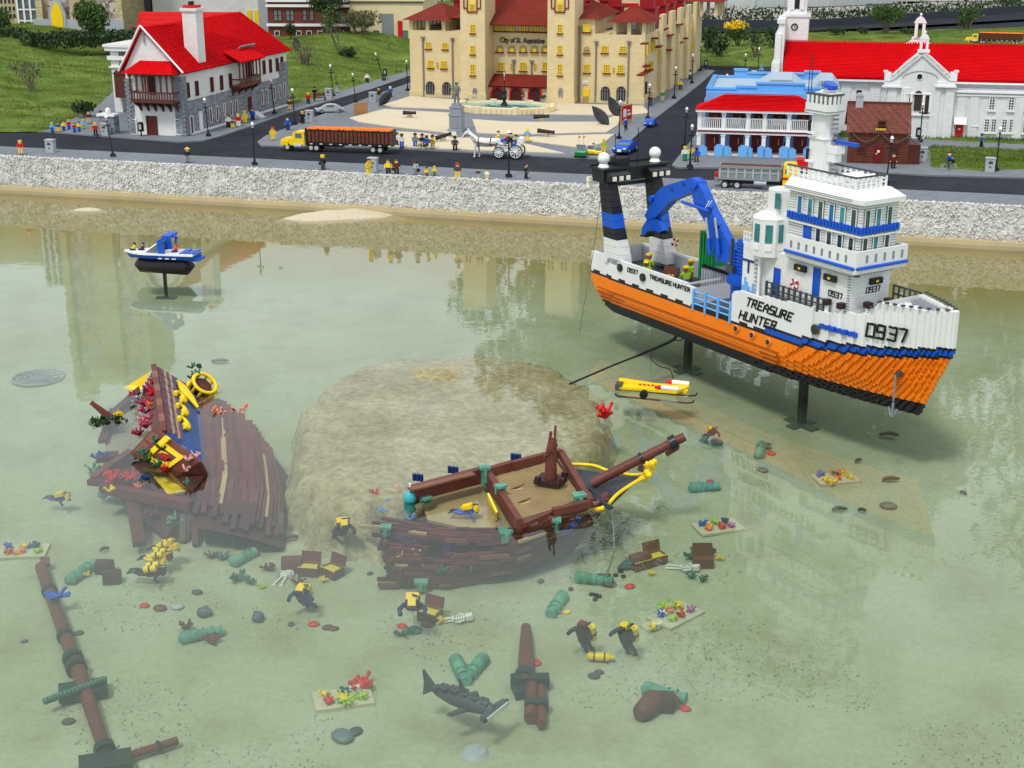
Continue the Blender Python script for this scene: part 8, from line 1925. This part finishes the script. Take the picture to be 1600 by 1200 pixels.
MB().prism([(-.07,z0+.042),(-.01,z0+.085),(.0,z0+.085),(.0,z0+.042)],1,-.045,.045).build('windscreen',M('car_glass',(.10,.13,.16)),t);MB().tube([(-.075,-.046,z0+.044),(-.01,-.04,z0+.088),(-.01,.04,z0+.088),(-.075,.046,z0+.044)],.004,5).build('screen_frame',whitep,t)
for y in(-.05,.05):MB().prism([(.0,z0+.042),(.03,z0+.042),(.022,z0+.10),(.05,z0+.118),(.045,z0+.13),(-.005,z0+.105)],1,y-.006,y+.006).build('arch_leg',blue,t)
MB().box(.02,.062,-.05,.05,z0+.118,z0+.13).build('arch_top',blue,t);MB().tube([(.055,0,z0+.125),(.075,0,z0+.115),(.07,0,z0+.085)],.009,6).build('tow_hook',blue,t)
mb=MB();[mb.box(.10+k*.022,.115+k*.022,-.045,.045,z0+.042,z0+.046+.003*(k%2))for k in range(4)];mb.build('stern_bench',blue,t);mb=MB();[mb.box(.0+k*.035,.02+k*.035,-.0655,-.060,z0+.018,z0+.022)for k in range(3)];mb.build('hull_stripe',whitep,t)
MB().box(-.007,.007,-.007,.007,floor_z(sb0.x,sb0.y),z0-.05).build('post',black,t);MB().box(-.05,.05,-.02,.02,floor_z(sb0.x,sb0.y),floor_z(sb0.x,sb0.y)+.006).build('base_plate',dgrey,t)
for x,y,top,hr,lab in((-.145,0,yellow,hairb,'figure in yellow sitting in the speedboat bow'),(-.105,.01,darkred,dblue,'figure in dark red behind the bow passenger of the speedboat'),(-.03,.0,grey,hairb,'driver of the speedboat behind the windscreen'),(.075,-.01,red,red,'figure in red life vest at the stern of the speedboat')):figure(0,0,lab,top,dblue,skin,hr,None,rz=-90,s=.62,loc=Vector((sb0.x+x*.988+y*.15,sb0.y-x*.156+y,z0+.045)),pose='sit')
cable('chain',[W3(957,793,.015),P(957,800,0),P(960,860,-.08),P(957,870,-.1),fl(948,900,.02)],.0025,grey,'grey chain hanging from the bow wreck to a small box','chain');tag(MB().box(-.02,.02,-.012,.012,0,.02).build('iron_box',dgrey,loc=fl(944,908)),'small dark iron box at the end of the hanging chain','box')
t=thing('drain_grid','round grey drain grid on the pool floor at far left','drain',fl(60,590,.004));MB().torus((0,0,0),.105,.006,'Z',28,5).build('rim',grey,t);mb=MB();[mb.torus((0,0,0),r_,.0035,'Z',24,4)for r_ in(.03,.055,.08)];[mb.cyl((-math.cos(a_*.52)*.1,-math.sin(a_*.52)*.1,0),(math.cos(a_*.52)*.1,math.sin(a_*.52)*.1,0),.003,n=4)for a_ in range(6)];mb.build('bars',grey,t)
def disc(px,py,r_,m,lab,nm='pebble',cat='pebble',sc=(1,.8,.35)):tag(MB().ball((0,0,0),r_,0,9,6,sc).build(nm,m,loc=fl(px,py,r_*.2),rz=rp.uniform(0,3)),lab,cat)
dk,rd=M('dark_pebble',(.06,.06,.055),.7),M('drowned_brown',(.12,.04,.03),.6)
for a_ in((455,975,.013,dk,'dark flat pebble left of the red pieces'),(490,975,.018,red,'red flat flower piece under the diver with yellow pack','red_piece','ornament'),(512,980,.017,rd,'brown blob beside the red flower piece','brown_piece','ornament'),(522,982,.015,rd,'brown round piece at the end of the row'),(578,896,.012,dk,'lone dark pebble above the gold chests'),(845,908,.014,dk,'lone dark oval pebble below the bow wreck'),(38,1002,.011,dk,'small round dark pebble left of the mast'),(107,1127,.018,dk,'oval dark pebble left of the mast foot'),(123,989,.015,dk,'flat dark pebble right of the mast'),(308,925,.018,dk,'oval grey pebble in the empty sand'),(226,946,.016,red,'small red piece left of the brown cluster','red_piece','ornament'),(250,950,.022,rd,'brown clover shaped cluster on the sand'),(278,948,.020,lgrey,'pale clear lump beside the brown cluster'),(984,916,.018,red,'red flat piece under the green cannon by the chain','red_piece','ornament'),(952,912,.024,rd,'brown lump under the same green cannon'),(882,957,.010,orange,'small orange disc beside the short cannon'),(886,956,.013,dyellow,'yellow shell beside the short cannon'),(838,1035,.018,red,'red piece leaning on the short mast','red_piece','ornament'),(936,1050,.014,dk,'dark round pebble under the divers'),(928,1056,.018,dk,'mottled shell under the divers'),(1071,1107,.016,red,'red piece beside the flat chest','red_piece','ornament'),(555,1143,.022,M('slate_dark',(.05,.07,.07)),'dark upright stone at the bottom'),(535,1150,.034,M('slate_blue',(.12,.16,.17)),'big blue grey stone at the bottom'),(650,1022,.004,lgrey,'tiny pale pebble under the chest diver'),(668,975,.02,rd,'brown lump under the striped chest'),(628,978,.016,red,'red patch left of the middle chest','red_piece','ornament'),(648,984,.024,M('dark_sea_green',(.03,.13,.09)),'dark green weed lump left of the middle chest'),(1192,734,.022,M('drowned_mauve',(.20,.12,.11)),'mauve row of lumps right of the diver'),(1205,708,.02,red,'red piece beside the short upright cannon','red_piece','ornament'),(1110,752,.016,red,'red piece on the cannon right of the bowsprit','red_piece','ornament'),(1120,690,.03,M('drowned_mauve',(.20,.12,.11)),'brown grey mound under the small diver'),(1388,790,.03,M('slate_grey',(.15,.15,.12)),'grey broken shell shape below the ship bow')):
 if a_[4]:disc(*a_)
for i,(px,py)in enumerate(((970,894),(962,900),(974,902),(924,930),(931,931),(936,933),(930,938),(892,922))):tag(MB().cyl((0,0,0),(0,0,.006),.008,n=10).build('cannonball',black,loc=fl(px,py)),['black ball right of the iron box, back','black ball nearest the iron box','black ball right of the iron box, front','leftmost black ball of the four','second black ball of the four','right black ball of the four','front black ball of the four','single black ball left of the brown lump'][i],'cannonball','black balls on the sand')
t=thing('fallen_jar','big dark brown broken jar at the lower right','jar',fl(1015,1104,.02),.9);MB().tube([(-.05,0,0),(-.04,0,0),(.02,0,.008),(.045,0,.005)],[.016,.024,.03,.018],10).build('jar_body',rd,t);MB().ball((.055,-.03,0),.022,0,8,6).build('jar_lump',rd,t)
for a_ in((965,888,1003,876,'large dark leaf shaped blade beside the closed chest'),(332,958,310,956,'blue grey guitar shaped piece on the empty sand'),(394,968,410,962,'blue grey upright piece left of the diver')):
 p,q=fl(a_[0],a_[1],.01),fl(a_[2],a_[3],.01);tag(MB().tube([p,lerp(p,q,.5),q],[.004,.022,.012],8).build('sunken_piece',M('slate_grey_blue',(.07,.10,.12)),None),a_[4],'wreckage')
p=fl(938,1026,.015);t=thing('spare_air_tank','yellow air cylinder with black straps lying between the two divers','air tank',p,-.15);MB().tube([(-.035,0,0),(-.028,0,0),(.02,0,0),(.028,0,0),(.036,0,0)],[.006,.012,.012,.006,.006],10).build('cylinder',yellow,t);[MB().cyl((x,0,0),(x+.004,0,0),.0128,n=10).build('strap',black,t)for x in(-.018,.010)]
lv=M('sunken_leaf',(.10,.10,.04),.8,var=.3);i=0;DL=['curled leaf by the boat reflection','leaf on the sand left of the boulder','leaf below the stern wreck','long leaf right of the front ship post','leaf by the yellow coral plate','forked leaf at the right','leaf near the right edge','small leaf at the mast side','leaf above the right gold chest','leaf at the foot of the boulder','leaf beside the small chests','leaf in the open sand']
for px,py,L,rz in((436,420,.03,1),(330,566,.08,1.4),(344,845,.05,1),(1374,680,.07,1.2),(1336,723,.03,2),(1378,751,.06,1.5),(1500,770,.03,.5),(156,862,.03,2),(1340,798,.03,1),(466,840,.05,-1),(146,882,.03,2),(1300,798,.05,1.5)):
 dead_leaf(0,0,L*.45,L,(R(86),0,rz),DL[i],lv,fl(px,py,.006),.006);i+=1
mb=MB();k=0
while k<2600:
 px,py=rp.uniform(-100,1700),rp.uniform(860,1260);p=fl(px,py)
 if noise.noise(Vector((p.x*2.6,p.y*2.6,4)))<.10:continue
 a_=rp.uniform(0,6.28);L=rp.uniform(.001,.0036);d=Vector((math.cos(a_)*L,math.sin(a_)*L,0));w_=Vector((-d.y,d.x,0))*.25;z_=Vector((0,0,.002));mb.add([p-d-w_+z_,p+d-w_+z_,p+d+w_+z_*2,p-d+w_+z_],[(0,1,2,3)]);k+=1
tag(mb.build('leaf_litter',M('litter',(.10,.105,.05),.9,var=.5)),kind='stuff')
dkg,brn=M('dark_sea_green',(.03,.13,.09)),M('drowned_brown',(.12,.04,.03))
for px,py,m,s,lab in((372,905,dkg,.03,'dark green weed left of the left chests'),(392,912,dkg,.022,'second green weed tuft left of the sitting skeleton'),(420,890,brn,.026,'brown coral lump behind the left weed'),(410,918,lime,.014,'lime sprig below the left weed'),(466,912,brn,.022,'brown stub under the middle gold chest'),(505,908,dyellow,.016,'spilled gold coral between the gold chests'),(330,870,brn,.022,'brown lump beside the grey round lump'),(350,872,M('slate_grey_blue',(.07,.10,.12)),.024,'slate coloured round lump under the stern wreck'),(375,868,dyellow,.016,'yellow star on the faint green cannon'),(132,900,yellow,.018,'yellow star on the far left cannon'),(155,888,red,.014,'red sprig by the far left cannon'),(292,982,brn,.026,'brown lump behind the left sand cannon'),(330,1004,brn,.03,'brown lump in front of the left sand cannon'),(628,992,dkg,.024,'green weed left under the striped chest'),(690,972,dyellow,.022,'gold spill from the striped chest'),(1085,872,dkg,.034,'green weed heap behind the right skeleton'),(1110,866,brn,.026,'brown coral behind the right weed heap'),(1125,874,dyellow,.016,'pale yellow sprig at the right end of the weed'),(1080,902,dkg,.018,'green leaves below the right skeleton'),(1098,906,dkg,.018,'second green leaves below the right skeleton'),(1018,898,dyellow,.015,'gold rings in front of the right chest'),(1042,1082,dyellow,.018,'yellow star on the ribbed cannon'),(868,948,brn,.014,'brown growth beside the short cannon'),(564,1076,red,.040,'tall red bush on the bottom coral plate'),(540,1098,lime,.030,'lime coral on the bottom coral plate'),(1040,955,lime,.034,'lime ball coral on the plate right of the divers'),(20,866,orange,.024,'orange coral at the left image edge'),(42,858,blue,.022,'blue coral on the left edge plate'),(1308,742,orange,.030,'orange coral below the ship bow'),(1300,756,yellow,.026,'yellow branches below the ship bow'),(1196,700,dkg,.026,'green weed around the short upright cannon'),(1100,690,dkg,.022,'dark weed under the small diver')):
 if lab:o=coral(None,px,py,None,m,s,14,.3);tag(o,lab,'coral')
for px,py,z,m,s in((228,645,.06,magenta,.026),(238,618,.07,red,.022),(222,658,.05,pink,.016),(216,625,.03,lgrey,.02),(208,618,.02,magenta,.018),(245,690,.07,dkg,.022),(262,718,.03,red,.02),(226,712,.03,dkg,.024),(178,752,-.05,red,.034),(172,768,-.06,yellow,.02),(215,764,-.06,orange,.018),(340,700,-.04,magenta,.022),(300,762,-.04,sgreen,.028),(328,748,-.04,sgreen,.026),(300,575,.03,dkg,.02),(306,588,.05,dkg,.024),(240,810,-.12,brn,.03),(330,812,-.12,brn,.034),(380,800,-.1,brn,.03),(296,800,-.1,dkg,.03),(400,770,-.08,dblue,.024),(360,790,-.1,pink,.018),(400,705,-.06,dblue,.016)):coral(sw,px,py,z,m,s,14)
for px,py,z,m,s in((650,855,-.08,dblue,.022),(700,862,-.09,dblue,.026),(760,852,-.07,orange,.014),(690,895,-.12,dkg,.022),(830,850,-.05,black,.016),(905,815,-.02,blue,.016),(640,812,-.04,bluelp,.018),(598,800,-.04,bluelp,.018),(655,868,-.1,pink,.024),(600,855,-.08,brn,.024),(608,880,-.1,brn,.026),(625,900,-.12,brn,.024)):coral(bw,px,py,z,m,s,12)
